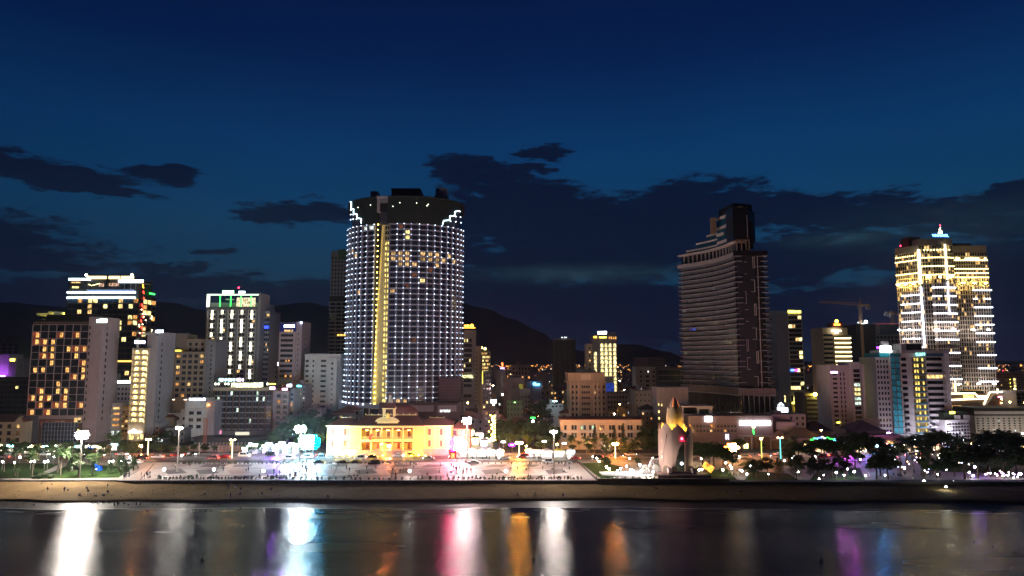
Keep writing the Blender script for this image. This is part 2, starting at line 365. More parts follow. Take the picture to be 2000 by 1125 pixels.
def text(txt, h, m, parent, loc, name='lettering'):
    cu = bpy.data.curves.new(name, 'FONT'); cu.body = txt; cu.size = h * 1.4; cu.extrude = 0.12; cu.align_x = 'CENTER'; cu.align_y = 'CENTER'; cu.resolution_u = 2; cu.offset = 0.03
    t = bpy.data.objects.new('tmp', cu); COL.objects.link(t); me = bpy.data.meshes.new_from_object(t.evaluated_get(bpy.context.evaluated_depsgraph_get())); bpy.data.objects.remove(t)
    me.materials.clear(); me.materials.append(m); o = put(name, me, parent, loc); o.rotation_euler = (PI / 2, 0, 0); return o
# ================================================================== THE SETTING
def struct(o): o['kind'] = 'structure'; return o
# water: fine ripples across the view
wm = bpy.data.materials.new('sea_water'); wm.use_nodes = True; n = NT(wm.node_tree); b = wm.node_tree.nodes['Principled BSDF']
t = n.n('ShaderNodeTexCoord')
a1 = n.n('ShaderNodeTexNoise', ins={'Vector': n.n('ShaderNodeMapping', ins={0: t.outputs['Object'], 'Scale': (0.16, 0.9, 1)}).outputs[0], 'Scale': 1.0, 'Detail': 5.0, 'Roughness': 0.62})
a2 = n.n('ShaderNodeTexNoise', ins={'Vector': n.n('ShaderNodeMapping', ins={0: t.outputs['Object'], 'Scale': (0.012, 0.05, 1), 'Rotation': (0, 0, 0.12)}).outputs[0], 'Scale': 1.0, 'Detail': 3.0})
a3 = n.n('ShaderNodeTexNoise', ins={'Vector': n.n('ShaderNodeMapping', ins={0: t.outputs['Object'], 'Scale': (1.1, 3.4, 1)}).outputs[0], 'Scale': 1.0, 'Detail': 3.0, 'Roughness': 0.7})
b.inputs['Base Color'].default_value = (0.008, 0.012, 0.020, 1); b.inputs['IOR'].default_value = 1.5
wm.node_tree.links.new(n.n('ShaderNodeMapRange', ins={0: a2.outputs[0], 1: .25, 2: .75, 3: .22, 4: .29}).outputs[0], b.inputs['Roughness'])
b.inputs['Anisotropic'].default_value = 1.0; wm.node_tree.links.new(n.n('ShaderNodeCombineXYZ', ins={0: 0.0, 1: 1.0, 2: 0.0}).outputs[0], b.inputs['Tangent'])
hh = n.m('ADD', n.m('MULTIPLY', a1.outputs[0], 0.55), n.m('MULTIPLY', a3.outputs[0], 0.5))
wm.node_tree.links.new(n.n('ShaderNodeBump', ins={'Height': hh, 'Strength': 1.0, 'Distance': 0.11}).outputs[0], b.inputs['Normal'])
b.inputs['Specular IOR Level'].default_value = 1.4
mb = MB(); mb.face([(-2500, -2500, 0), (2500, -2500, 0), (2500, 215, 0), (-2500, 215, 0)])
struct(mb.build('sea', wm))
# ground profile from the waterline inland
def shore(x):     # where the water meets the sand
    return G(1000, 990, 0).y + 1.6 * math.sin(x * .021 + 1) + 0.9 * math.sin(x * .06) + .5 * math.sin(x * .17 + 2) + .25 * math.sin(x * .41) - .012 * (x + 150) * (1 if x > -150 else -.3)
sand = wall('sand', (0.18, 0.12, 0.058), 0.95, 0.34, 0.0, 0.25, bump=1.0)
wet = wall('wet_sand', (0.05, 0.04, 0.03), 0.45, 0.15, 0.0, 0.3)
YW = G(1000, 939.5).y     # line of the sea wall
prof = [(-9, -.9), (-1, -.06), (4.0, .35), (6.4, .62), (6.9, 1.15), (8.5, 1.35), (14, 1.55)]
xs = [-260 + i * 4 for i in range(131)]
mb = MB(); mbw = MB(); rows = []
for x in xs:
    s0 = shore(x); col = []
    for k, (d, z) in enumerate(prof):
        dd = d + (0.5 * math.sin(x * .13 + k) if 2 <= k <= 5 else 0)
        col.append((x, s0 + dd, z + (0.05 * mnoise.noise(Vector((x * .3, k * 3, 0))) if k > 1 else 0)))
    ye = YW + 2
    for q in (.35, .7, 1.0):
        y0 = s0 + 14; y = y0 + (ye - y0) * q; col.append((x, y, 1.55 + (GZ - .7 - 1.55 + (.68 if x < -129 else 0.0)) * q + .12 * mnoise.noise(Vector((x * .12, y * .2, 5)))))
    rows.append(col)
for k in range(len(rows[0])):
    for i in range(len(xs)): mb.v.append(rows[i][k]); mbw.v.append(rows[i][k])
nx = len(xs)
for k in range(len(rows[0]) - 1):
    for i in range(nx - 1):
        tgt = mbw if k < 3 else mb
        tgt.f.append((k * nx + i, k * nx + i + 1, (k + 1) * nx + i + 1, (k + 1) * nx + i)); tgt.mi.append(0)
struct(mb.build('beach', sand, smooth=False)); struct(mbw.build('wet_sand', wet))
# a dark weed and debris line along the beach scarp, wheel ruts, foam at the edge
foam = wall('foam', (0.5, 0.5, 0.5), 0.4, 0.3, 0, 1.2)
mb = MB()
for i in range(nx - 1):
    x0, x1 = xs[i], xs[i + 1]; a = .25 + .5 * abs(mnoise.noise(Vector((x0 * .07, 3, 1)))); c = .25 + .5 * abs(mnoise.noise(Vector((x1 * .07, 3, 1))))
    mb.face([(x0, shore(x0) - .6 - a, .012), (x1, shore(x1) - .6 - c, .012), (x1, shore(x1) - .6 + .1, .014), (x0, shore(x0) - .6 + .1, .014)])
o = mb.build('foam_line', foam); o['kind'] = 'stuff'
rf = random.Random(8); mb = MB()   # thin broken foam lines a little way out
for k in range(70):
    x = rf.uniform(-170, 190); d = rf.uniform(1.5, 7); l = rf.uniform(2, 9); y = shore(x) - d; wdt = rf.uniform(.06, .16)
    for q in range(5): xa, xb = x + l * q / 5, x + l * (q + 1) / 5; ya, yb = y + .3 * math.sin(q * .9), y + .3 * math.sin((q + 1) * .9); mb.face([(xa, ya, .014), (xb, yb, .014), (xb, yb + wdt, .014), (xa, ya + wdt, .014)])
o = mb.build('foam_line', foam); o['kind'] = 'stuff'
mb = MB(); weed = wall('wrack', (.02, .018, .012), .9, .2, 0)   # weed, sticks and dents on the sand
for k in range(420):
    x = rf.choice((rf.uniform(-200, 210), rf.uniform(-200, -60))); d = rf.choice((rf.uniform(2.5, 6.2), rf.uniform(7, 24), rf.uniform(7, 24))); s0 = shore(x); y = s0 + d; l = rf.uniform(.12, .45)
    z = (.2 + (d - 1) * .07) if d < 6.4 else 1.45 + (d - 8) * .035; a = rf.uniform(0, 3); mb.box(-l / 2, l / 2, -.07, .07, 0, .1)
    for q in range(8): vx, vy, vz = mb.v[-8 + q]; mb.v[-8 + q] = (x + vx * math.cos(a) - vy * math.sin(a), y + vx * math.sin(a) + vy * math.cos(a), z + vz)
o = mb.build('beach_wrack', weed); o['kind'] = 'stuff'
# city ground
ground = wall('city_ground', (0.09, 0.085, 0.08), 0.9, 0.2, 0.0, 0.05)
XL, XR = -260, 264
mb = MB(); mb.face([(-4500, YW + .8, GZ - .02), (4500, YW + .8, GZ - .02), (4500, 9000, GZ - .02), (-4500, 9000, GZ - .02)])
struct(mb.build('ground', ground))
mb = MB(); mb.face([(XR, shore(250) - 30, -1), (4500, shore(250) - 30, -1), (4500, YW + 4, GZ - .03), (XR, YW + 4, GZ - .03)]); mb.face([(-4500, shore(-250) - 30, -1), (-260, shore(-250) - 30, -1), (-260, YW + 4, GZ - .03), (-4500, YW + 4, GZ - .03)])
struct(mb.build('beach', sand))
# hills
hm = wall('hill_forest', (0.012, 0.014, 0.016), 0.95, 0.3, 0.0, 0.01)
ridge = [(-900, 640), (-400, 610), (0, 590), (150, 600), (260, 588), (330, 590), (400, 606), (480, 614), (540, 596), (600, 590), (650, 598), (760, 592), (850, 590), (900, 592), (950, 603), (1000, 622), (1050, 645), (1090, 668), (1130, 684), (1170, 688),
         (1210, 672), (1245, 672), (1290, 684), (1340, 697), (1450, 703), (1600, 706), (2100, 704), (2600, 690)]
def ry(px):
    for (a, b_), (c, d) in zip(ridge, ridge[1:]):
        if a <= px <= c: q = (px - a) / (c - a); q = q * q * (3 - 2 * q); return b_ + (d - b_) * q
    return 700
mb = MB(); YH = 4200.; cols = []
for i in range(240):
    px = -880 + i * 14.4; pt = P(px, ry(px) + 2.0 * mnoise.noise(Vector((px * .05, 0, 0))) + 1.2 * mnoise.noise(Vector((px * .17, 0, 0))), YH)
    hgt = max(pt.z, GZ + 1); cc = []
    for q, dy_ in ((0, -900), (.25, -650), (.6, -350), (.85, -130), (1, 0), (.6, 500), (0, 1300)):
        cc.append((pt.x * (1 + dy_ / YH), YH + dy_ + 60 * mnoise.noise(Vector((px * .03, q * 4, 2))), GZ - 1 + (hgt - GZ) * q * (1 if q in (0, 1) else 1 + .18 * mnoise.noise(Vector((px * .02, q * 7, 9))))))
    cols.append(cc)
m_ = len(cols[0])
for cc in cols: mb.v += cc
for i in range(len(cols) - 1):
    for j in range(m_ - 1): mb.f.append((i * m_ + j, (i + 1) * m_ + j, (i + 1) * m_ + j + 1, i * m_ + j + 1)); mb.mi.append(0)
struct(mb.build('hills', hm, smooth=True))
# promenade square
pav = wall('square_paving', (0.36, 0.31, 0.29), 0.55, 0.10, 0.0, 0.15); pavd = wall('square_paving_dark', (0.085, 0.07, 0.072), 0.55, 0.12, 0.0, 0.15); pavp = wall('square_paving_rose', (0.25, 0.18, 0.175), 0.55, 0.10, 0.0, 0.15)
def gp(px, py, z=GZ): v = G(px, py, z); return (v.x, v.y)
def sheet(name, poly, z, m, parent=None): mb = MB(); mb.face([(p[0], p[1], z) for p in poly]); return mb.build(name, m, parent)
sq = [gp(240, 937), gp(600, 939), gp(1165, 939), gp(1128, 903), gp(900, 903), gp(560, 904), gp(300, 903)]
plaza = struct(sheet('promenade_square', sq, GZ + .01, pav))
# paving pattern: big dark and rose panels set into the pale stone
def pan(poly, m): sheet('paving_panel', [gp(*q) for q in poly], GZ + .016, m, plaza)
for x in range(320, 1100, 62):
    k = (x // 62) % 3
    pan([(x, 918), (x + 34, 916), (x + 46, 924), (x + 8, 927)], (pavd, pavp, pavd)[k])
    pan([(x + 12, 930), (x + 55, 929), (x + 50, 935), (x + 2, 936)], (pavp, pavd, pavp)[k])
    pan([(x + 20, 907), (x + 52, 907.5), (x + 42, 912), (x + 6, 912)], (pavd, pavd, pavp)[k])
for py in (914, 928): pan([(300, py), (1120, py), (1120, py + .9), (300, py + .9)], pavd)
for x in (300, 430, 545, 660, 770, 905, 1030): pan([(x, 905), (x + 3, 905), (x + 3 + (x - 1000) * .04, 937), (x + (x - 1000) * .04, 937)], pavd)
# sea wall with step and coping
sw = wall('sea_wall_stone', (0.16, 0.13, 0.11), 0.8, 0.2, 0.4)
o = empty('sea_wall', (0, YW, 0), 'long dark stone sea wall between the square and the beach', 'wall')
xl = G(235, 938).x; xr = G(1345, 940).x; yy = G(1000, 939.5).y
xm = G(1165, 939).x
MB().box(xl, xm, yy - .5 - YW, yy + .6 - YW, -.5, GZ + .12).build('wall', sw, o)
MB().box(xm, G(1420, 938).x, yy - 1.2 - YW, yy - .2 - YW, -.5, GZ + .95).build('wall', sw, o)
cm = MB()
for i in range(64): x = xl + (xm - xl) * i / 64; cm.v, cm.f, cm.mi = [], [], []; cm.box(x + .03, x + (xm - xl) / 64 - .03, yy - .62 - YW, yy + .7 - YW, GZ + .12, GZ + .3); cm.build('coping_stone', GREY, o)
MB().box(G(735 - 20, 936).x - 0, G(1140, 936).x, yy - 2.6 - YW, yy - .5 - YW, -.5, GZ - 1.1).build('step', sw, o)
for i in range(40): x = xl + (xm - xl) * (i + .5) / 40; MB().box(-.12, .12, -.12, 0, -.5, GZ + .1).build('buttress', GREY, o, (x, yy - .5 - YW, 0))
# right hand terrace edge
o = empty('terrace_wall', (G(1700, 938).x, yy - 1, 0), 'low dark retaining wall between the tree park and the beach', 'wall')
MB().box(G(1420, 938).x - G(1700, 938).x, 60, -.5, .5, -.5, GZ + .1).build('wall', sw, o)
o = empty('garden_wall', (G(100, 938).x, yy + .2, 0), 'low pale kerb wall between the palm garden and the bright sand', 'wall')
MB().box(-40, G(238, 938).x - G(100, 938).x, 0, .4, -.5, GZ + .25).build('wall', GREY, o)
# roads
asph = wall('asphalt', (0.07, 0.068, 0.066), 0.5, 0.2, 0.0, 0.08); mk = wall('road_paint', (0.7, 0.7, 0.66), 0.6, 0.1, 0)
Yr0, Yr1 = G(1000, 899).y, G(1000, 888.5).y
struct(sheet('road', [(-900, Yr0), (900, Yr0), (900, Yr1), (-900, Yr1)], GZ + .004, asph))
mb = MB()
for i in range(-30, 32):
    for q in (.27, .73): y = Yr0 + (Yr1 - Yr0) * q; mb.face([(i * 9, y - .08, GZ + .009), (i * 9 + 4, y - .08, GZ + .009), (i * 9 + 4, y + .08, GZ + .009), (i * 9, y + .08, GZ + .009)])
ml = mb.build('lane_markings', mk); struct(ml)
mb = MB(); mb.box(-300, 300, (Yr0 + Yr1) / 2 - .9, (Yr0 + Yr1) / 2 + .9, GZ, GZ + .14); struct(mb.build('kerb_island', GREY))
side = wall('pavement_tiles', (0.22, 0.20, 0.19), 0.7, .15, 0)
mb = MB(); mb.box(-420, 420, Yr1, Yr1 + 5.5, GZ, GZ + .13); struct(mb.build('far_pavement', side))
mb = MB(); mb.box(-420, G(300, 902).x, Yr0 - 4, Yr0, GZ, GZ + .13); mb.box(G(1130, 902).x, 420, Yr0 - 4, Yr0, GZ, GZ + .13); struct(mb.build('near_pavement', side))
# side street running inland right of the palace, and the one right of the cinema
for (pa, pb, pc, pd) in ((890, 975, 925, 960), (1000, 1095, 1005, 1030)):
    struct(sheet('side_street', [(gp(pa, 889)), (gp(pb, 889)), (gp(pd, 790)), (gp(pc, 790))], GZ + .006, asph))
# lawns and park paths
lawn = wall('lawn', (0.03, 0.06, 0.015), 0.9, .3, 0, 0.5, bump=.5); path = wall('park_path', (0.30, 0.26, 0.23), .7, .12, 0, .2)
LW = [[(-200, 935), (60, 934), (120, 905), (-200, 905)], [(70, 935), (232, 933), (262, 912), (140, 906)], [(1135, 905), (1180, 903), (1215, 912), (1212, 930), (1175, 935), (1160, 925)],
      [(1345, 940), (1440, 938), (1420, 915), (1395, 918)], [(1452, 939), (1560, 938), (1540, 925), (1470, 920)], [(1580, 939), (1690, 938), (1680, 914), (1600, 916)], [(1800, 920), (1960, 925), (1990, 905), (1820, 905)], [(1440, 910), (1600, 910), (1590, 903), (1450, 903)]]
for p in LW: struct(sheet('lawn', [gp(*q) for q in p], GZ + .03, lawn))
struct(sheet('park_paving', [gp(1168, 937), gp(2300, 937), gp(2300, 902), gp(1132, 902)], GZ + .008, path))
struct(sheet('park_paving', [gp(-300, 937), gp(238, 937), gp(300, 903), gp(-300, 902)], GZ + .008, path))
# ================================================================== BUILDINGS, LEFT TO RIGHT
WRM = (L_WARM, L_AMB, L_WARM, L_YEL)
def hip(b, h=3.0, m=None, o=.6, name='roof', parent=None, W=None, D=None, H=None, x=0, y=0):
    W = W or b.W; D = D or b.D; H = H if H is not None else b.H; m = m or ROOFR
    i = min(W, D) * .5; mb = MB()
    p = [(x - o, y - o, H), (x + W + o, y - o, H), (x + W + o, y + D + o, H), (x - o, y + D + o, H)]
    if W >= D: r = [(x + i, y + D / 2, H + h), (x + W - i, y + D / 2, H + h)]; fs = [(p[0], p[1], r[1], r[0]), (p[1], p[2], r[1]), (p[2], p[3], r[0], r[1]), (p[3], p[0], r[0])]
    else: r = [(x + W / 2, y + i, H + h), (x + W / 2, y + D - i, H + h)]; fs = [(p[0], p[1], r[0]), (p[1], p[2], r[1], r[0]), (p[2], p[3], r[1]), (p[3], p[0], r[0], r[1])]
    for f in fs: mb.face(f)
    mb.face(list(reversed(p))); return mb.build(name, m, parent or b.root)
def rail_me(w, m, h=1.0, bars=True):
    mb = MB().box(0, w, -.05, 0, h - .08, h); 
    if bars:
        k = max(2, int(w / .9))
        for i in range(k + 1): mb.box(w * i / k - .03, w * i / k + .03, -.04, -.01, 0, h - .08)
    return mb.mesh('balcony_rail', m)
def balconies(b, side, u0, u1, z0, z1, nf, nc, gap=.25, d=1.2, m=None, rail=None, solid=True, h=1.0, sh=0.0):
    cw = (u1 - u0) / nc; ch = (z1 - z0) / nf; fn, r = b.frame(side); w = cw * (1 - gap)
    mb = MB(); mb.box(0, w, -d, 0, -.15, .1)
    if solid: mb.box(0, w, -d, -d + .12, .1, h); mb.box(0, .12, -d + .12, 0, .1, h); mb.box(w - .12, w, -d + .12, 0, .1, h)
    me = mb.mesh('balcony', m or b.mat); me2 = None if solid else rail_me(w, rail or METAL, h)
    for i in range(nf):
        for c in range(nc):
            o = put('balcony', me, b.root, fn(u0 + cw * (c + gap / 2), z1 - (i + 1) * ch + sh), r)
            if me2: put('balcony_rail', me2, o, (0, -d + .06, .1))
# --- 1 cream villa hotel at the left edge
b = Bld('villa_hotel', 'cream three storey villa hotel with brown hipped roof at the far left', -60, 47, 824, 338, 16, CREAM, 'hotel')
hip(b, 3.2, ROOFR); b.grid('f', b.u(-58), b.u(46), b.z(866), b.z(826), 3, 6, .42, .6, .15); balconies(b, 'f', b.u(20), b.u(46), b.z(866), b.z(826), 3, 1, .1, 1.0, rail=BLACK, solid=False)
MB().prism([(0, 0), (6, 0), (6, .6), (0, .6)], 0, .01).build('cornice', WHITE, b.root, (b.u(22), -.5, b.H - .2)); mb = MB(); u = b.u(30); mb.face([(u, -.4, b.H), (b.W, -.4, b.H), ((u + b.W) / 2, -.4, b.H + 2.4)]); mb.face([(u, .2, b.H), (b.W, .2, b.H), ((u + b.W) / 2, .2, b.H + 2.4)][::-1]); mb.face([(u, -.4, b.H), ((u + b.W) / 2, -.4, b.H + 2.4), ((u + b.W) / 2, 3, b.H + 2.4), (u, .2, b.H)]); mb.build('gable', CREAM, b.root); b.done()
# --- 2 dark block, purple lit slab, dark green block
b = Bld('dark_block', 'long dark flat-roofed block with faint window columns below the violet wall', -60, 54, 737, 392, 18, DARKW); b.grid('f', 0, b.W, b.z(830), b.z(742), 9, 8, .45, .6, .02); b.slabs('f', 0, b.W, b.z(830), b.z(742), 9, .15, .12, GREY); b.done()
b = Bld('violet_tower', 'plain tower with a violet floodlit wall behind the dark block', -40, 15, 692, 430, 12, PALE); MB().box(0, b.W, -.5, -.1, b.H - .5, b.H + .3).build('coping', GREY, b.root)
lv = MB(); lv.box(0, b.W + 1, -4.6, -4.0, 0, .35); lv.build('violet_floodlight', em('violet_flood', (.55, .12, 1), 60), b.root, (0, 0, b.z(736) + .4)); b.done()
b = Bld('night_green_block', 'unlit dark green block behind the violet wall', -60, 33, 665, 520, 18, GREENW); b.grid('f', 0, b.W, 5, b.H - 2, 18, 8, .5, .5, .0); b.roof(2); b.done()
b = Bld('grey_annex', 'small grey annex with a yellow lamp right of the violet wall', 15, 29, 700, 428, 12, GREY); b.sign(22, 703, 9, 6, S_YEL, 'yellow_sign', .5); b.done()
# --- 3 brown grid hotel
b = Bld('grid_hotel', 'brown hotel with a white square grid front and orange lit rooms, pale pink side wall', 59, 169, 628, 345, 15, BROWN, 'hotel', rz=0, pyr=720)
gl = [(1, 0), (2, 0), (2, 1), (2, 2), (3, 1), (3, 2), (3, 4), (3, 6), (4, 1), (4, 2), (4, 5), (5, 2), (5, 6), (6, 0), (6, 1), (6, 4), (6, 6), (7, 6), (7, 5), (8, 3), (9, 1), (9, 3), (9, 4), (10, 0), (10, 1), (10, 2), (10, 4), (11, 1), (11, 3), (11, 4), (11, 6), (12, 0), (12, 2), (3, 5), (1, 3), (1, 5)]
z0, z1 = b.z(812), b.z(634); ch = (z1 - z0) / 13; cw = b.W / 7
redw = wall('room_red', (.12, .05, .04)); L_RM = lit('lit_room_orange', (1, .50, .14), 1.7, .5, sc=1.6); L_RD = lit('lit_room_red', (.8, .16, .07), .22)
for r in range(13):
    for c in range(7):
        z = z1 - (r + .5) * ch; u = (c + .5) * cw
        b.window('f', u, z, cw * .92, ch * .86, L_RD if ((r, c) in gl and rnd.random() < .7) else DG, False)
        if (r, c) in gl: put('window', win_mesh(cw * .46, ch * .74, L_RM), b.root, (u + cw * .14, -.07, z - .05))
b.slabs('f', 0, b.W, z0, z1, 13, .26, .3, PINKW); b.piers('f', 0, b.W, z0, z1, 7, .24, .32, PINKW)
# pale side wing: front slice and the gable wall
MB().box(b.W + .05, b.W + 6.8, -.5, 15, 0, b.z(619)).build('side_wing', PINKW, b.root)
for i in range(15): put('window', win_mesh(.7, 1.5, DG), b.root, (b.W + .9, -.55, b.z(640) - i * 3.25)); put('window', win_mesh(.9, 1.7, DG), b.root, (b.W + 6.85, 4, b.z(640) - i * 3.25), PI / 2)
b.sign(196, 627, 20, 8, em('sign_mint', (.7, 1, .85), 8), 'roof_sign', 1.2)
MB().box(0, b.W, 1.5, 14, b.H, b.H + .8).build('roof_slab', DARKW, b.root); MB().box(b.u(72), b.u(160), 4, 13, b.H + .8, b.z(613)).build('plant_room', BLACK, b.root)
# podium
MB().box(-.8, b.u(84), -.8, 0, 0, b.z(812)).build('podium_wall', wall('blue_grey_panels', (.11, .12, .17)), b.root)
for i in range(9): MB().box(-.8, b.u(84), -.86, -.8, i * 1.4, i * 1.4 + .06).build('panel_joint', DARKW, b.root)
MB().box(b.u(84), b.W, -.35, 0, b.z(818), b.z(812)).build('canopy_beam', PINKW, b.root)
b.grid('f', b.u(86), b.u(160), b.z(834), b.z(819), 1, 8, .8, .7, .0, dark=L_RD)
b.grid('f', b.u(88), b.u(165), b.z(860), b.z(836), 2, 7, .6, .7, .1)
mb = MB(); x0, x1 = b.u(98), b.u(160); zt = b.z(824)
MB().box(x0, x1, -3, -.4, 0, zt).build('glass_lobby', BG_, b.root)
for i in range(11): u = x0 + (x1 - x0) * i / 10; MB().box(u - .07, u + .07, -3.1, -3, 0, zt).build('mullion', PALE, b.root)
for i in range(6): MB().box(x0, x1, -3.14, -3.1, zt * i / 5 - .06, zt * i / 5 + .06).build('mullion', PALE, b.root)
MB().box(b.u(153), b.u(168), -.9, -.4, b.z(826), b.z(814)).build('bay_frame', CREAM, b.root); b.grid('f', b.u(154), b.u(167), b.z(825.5), b.z(815), 2, 2, .8, .7, .5, off=.95)
# stair tower at the left rear with yellow signs
MB().box(-1.8, 8, 8, 18, 0, b.z(621)).build('rear_tower', CREAM, b.root)
for i in range(16): MB().box(-2.8, -.1, 5, 8, 6 + i * 3.2, 6.25 + i * 3.2).build('side_balcony', GREY, b.root)
b.sign(69, 613.5, 16, 5, S_YEL, 'roof_sign', -7); b.sign(92, 611, 17, 6, S_YEL, 'roof_sign', -7)
MB().ball((b.u(80), 6.8, b.z(612)), .8, 8, 6).build('round_emblem', S_YEL, b.root)
b.done()
# --- 4 dark tall tower with lit bands
b = Bld('banded_tower', 'tall dark glass hotel tower with two glowing white bands and a lit roof terrace', 128, 268, 576, 452, 22, DARKW, 'hotel', pyr=640)
z0, z1 = b.z(845), b.z(582)
on = [(r, c) for r in range(24) for c in range(14) if rnd.random() < .16] + [(3, 3), (3, 4), (3, 12), (3, 13), (1, 4), (1, 7), (1, 10), (4, 12)]
b.grid('f', 0, b.W, z0, z1, 24, 14, .86, .78, on=set(on), lits=(L_YEL, L_WARM, L_AMB), dark=BG_)
b.slabs('f', 0, b.W, z0, z1, 24, .22, .5, GREY); b.piers('f', 0, b.W, z0, z1, 7, .2, .4, DARKW)
b.grid('r', 0, b.D, z0, z1, 24, 4, .8, .75, .3, lits=(L_YEL, L_AMB)); b.slabs('r', 0, b.D, z0, z1, 24, .22, .4, GREY)
# amber restaurant floor low down
b.part('amber_band', (b.u(200), b.u(262), -.62, -.5, b.z(707), b.z(704)), em('amber_strip', (1, .5, .1), 3))
LED = em('led_white', (.72, .95, 1.0), 9)
for py, a, c in ((571, 128, 262), (581.5, 128, 262)): b.part('led_band', (b.u(a), b.u(c), -1.1, -.5, b.z(py + 1.6), b.z(py - 1.2)), LED)
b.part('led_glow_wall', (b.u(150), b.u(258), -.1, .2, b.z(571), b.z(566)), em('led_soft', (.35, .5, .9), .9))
# terrace storeys
b.part('terrace_core', (b.u(134), b.u(262), 3, b.D - 2, b.H, b.z(545)), DARKW)
b.part('terrace_left', (b.u(128.5), b.u(165), -.4, 3, b.H, b.z(548)), DARKW)
for px in (132, 160, 200, 238, 250, 260): b.part('terrace_post', (b.u(px), b.u(px) + .35, -.3, .2, b.z(571), b.z(547)), METAL)
b.part('led_band', (b.u(130), b.u(172), -1.4, -.6, b.z(547.5), b.z(544)), LED); b.part('led_band', (b.u(228), b.u(276), -1.4, -.6, b.z(552), b.z(547)), LED)
b.part('roof_slab', (b.u(129), b.u(170), -1, 10, b.z(549), b.z(547.6)), GREY); b.part('roof_slab', (b.u(226), b.u(277), -.6, 10, b.z(553.4), b.z(552)), GREY)
RW = em('roof_lit', (1, .78, .3), 3.2)
for a, c in ((160, 198), (203, 224), (227, 252)): b.part('lit_roof_band', (b.u(a), b.u(c), 1.8, 2.4, b.z(544), b.z(538.5)), RW)
for px in (160, 250): MB().ball((b.u(px), 1, b.z(537)), .8, 8, 5).build('roof_lamp', em('roof_lamp', (1, .85, .5), 30), b.root)
for a, c, py in ((184, 196, 559), (203, 222, 558)): b.part('lit_room', (b.u(a), b.u(c), 1.8, 2.9, b.z(py), b.z(py - 6)), lit('terrace_room', (1, .6, .4), .9))
b.part('lit_bar', (b.u(137), b.u(150), -.75, -.42, b.z(563), b.z(559.5)), L_YEL); b.part('lit_bar', (b.u(134), b.u(152), -.75, -.42, b.z(553), b.z(550.5)), L_WARM)
for k in range(12): MB().ball((b.u(158 + k * 2.6), 1.2, b.z(552 + (k if k < 5 else 9 - k * .7) * 1.0)), .25, 6, 4).build('string_light', em('string_light', (1, .9, .4), 8), b.root)
for px in (198, 232): b.part('glass_fin', (b.u(px), b.u(px) + 2.2, 0, 3, b.z(562), b.z(545)), DG)
# neon column on the side wall
NR = em('neon_red', (1, .06, .03), 6)
for k, (px, py, r) in enumerate([(273, 559, 1.2), (272, 571, .9), (269, 583, .8), (274, 596, .9), (271, 604, .7), (268, 619, .8), (272, 627, .8), (270, 640, .7), (267, 652, .8)]):
    v = P(px, py, 452 + 3 + k % 3) - b.root.location; mb = MB(); mb.tube([(b.W + .3, 3 + k % 3, v.z + r), (b.W + .9, 3 + k % 3, v.z + r * .4), (b.W + .5, 3 + k % 3, v.z - r * .2), (b.W + 1.2, 3 + k % 3, v.z - r)], .3, 5); mb.build('neon_figure', NR if k else S_ORA, b.root)
for k in range(16): MB().ball((b.W + .6, rnd.uniform(1, 20), b.z(rnd.uniform(603, 660))), .4, 6, 4).build('side_lamp', em('side_lamp', (1, .8, .45), 8), b.root)
b.part('green_sign', (b.W + .3, b.W + .6, 12, 19, b.z(571), b.z(568)), S_GRN)
MB().tube([(b.u(262), 0, b.z(547)), (b.W, 0, b.z(547))], .1).build('roof_rail', METAL, b.root)
b.roof(3, 1); b.done()
# --- 5 small ones behind the arched hotel
b = Bld('grey_pair_hotel', 'narrow grey hotel with a blue white rooftop sign right of the pink wall', 196, 219, 742, 372, 14, PALE, 'hotel'); b.grid('f', 0, b.W, b.z(800), b.z(745), 8, 3, .5, .5, .25); b.sign(206, 734, 18, 7, em('sign_ice', (.7, .8, 1), 8), 'roof_sign', .5); b.roof(5, 1); b.done()
b = Bld('white_sign_hotel', 'pale grey hotel under a long white lit sign', 228, 263, 752, 366, 14, PALE, 'hotel'); b.grid('f', 0, b.W, b.z(850), b.z(755), 10, 5, .5, .5, .12, dark=BG_); b.sign(246, 746, 34, 6, S_WHI, 'roof_sign', .5); b.roof(6, 1); b.done()
b = Bld('green_glass_house', 'small house with green glass balconies', 198, 222, 800, 362, 12, GREY, 'house'); b.grid('f', 0, b.W, b.z(856), b.z(802), 4, 2, .8, .5, .3, lits=(L_WHI, L_YEL), dark=TEAL); b.done()
b = Bld('white_balcony_house', 'narrow white house with four stacked glazed balconies', 218, 238, 790, 356, 12, WHITE, 'house'); balconies(b, 'f', 0, b.W, b.z(836), b.z(792), 4, 1, .08, 1.0); b.grid('f', 0, b.W, b.z(836), b.z(792), 4, 1, .7, .5, .6); b.grid('f', 0, b.W, b.z(860), b.z(838), 1, 2, .7, .7, .6, lits=(L_WHI,)); b.parapet(.8); b.done()
b = Bld('yellow_house', 'narrow yellow house beside the arched hotel', 239, 257, 797, 355, 12, OCHRE, 'house'); b.grid('f', 0, b.W, b.z(846), b.z(800), 5, 3, .7, .42, .35); b.slabs('f', 0, b.W, b.z(846), b.z(800), 5, .2, .3, WHITE); b.parapet(.8); b.done()
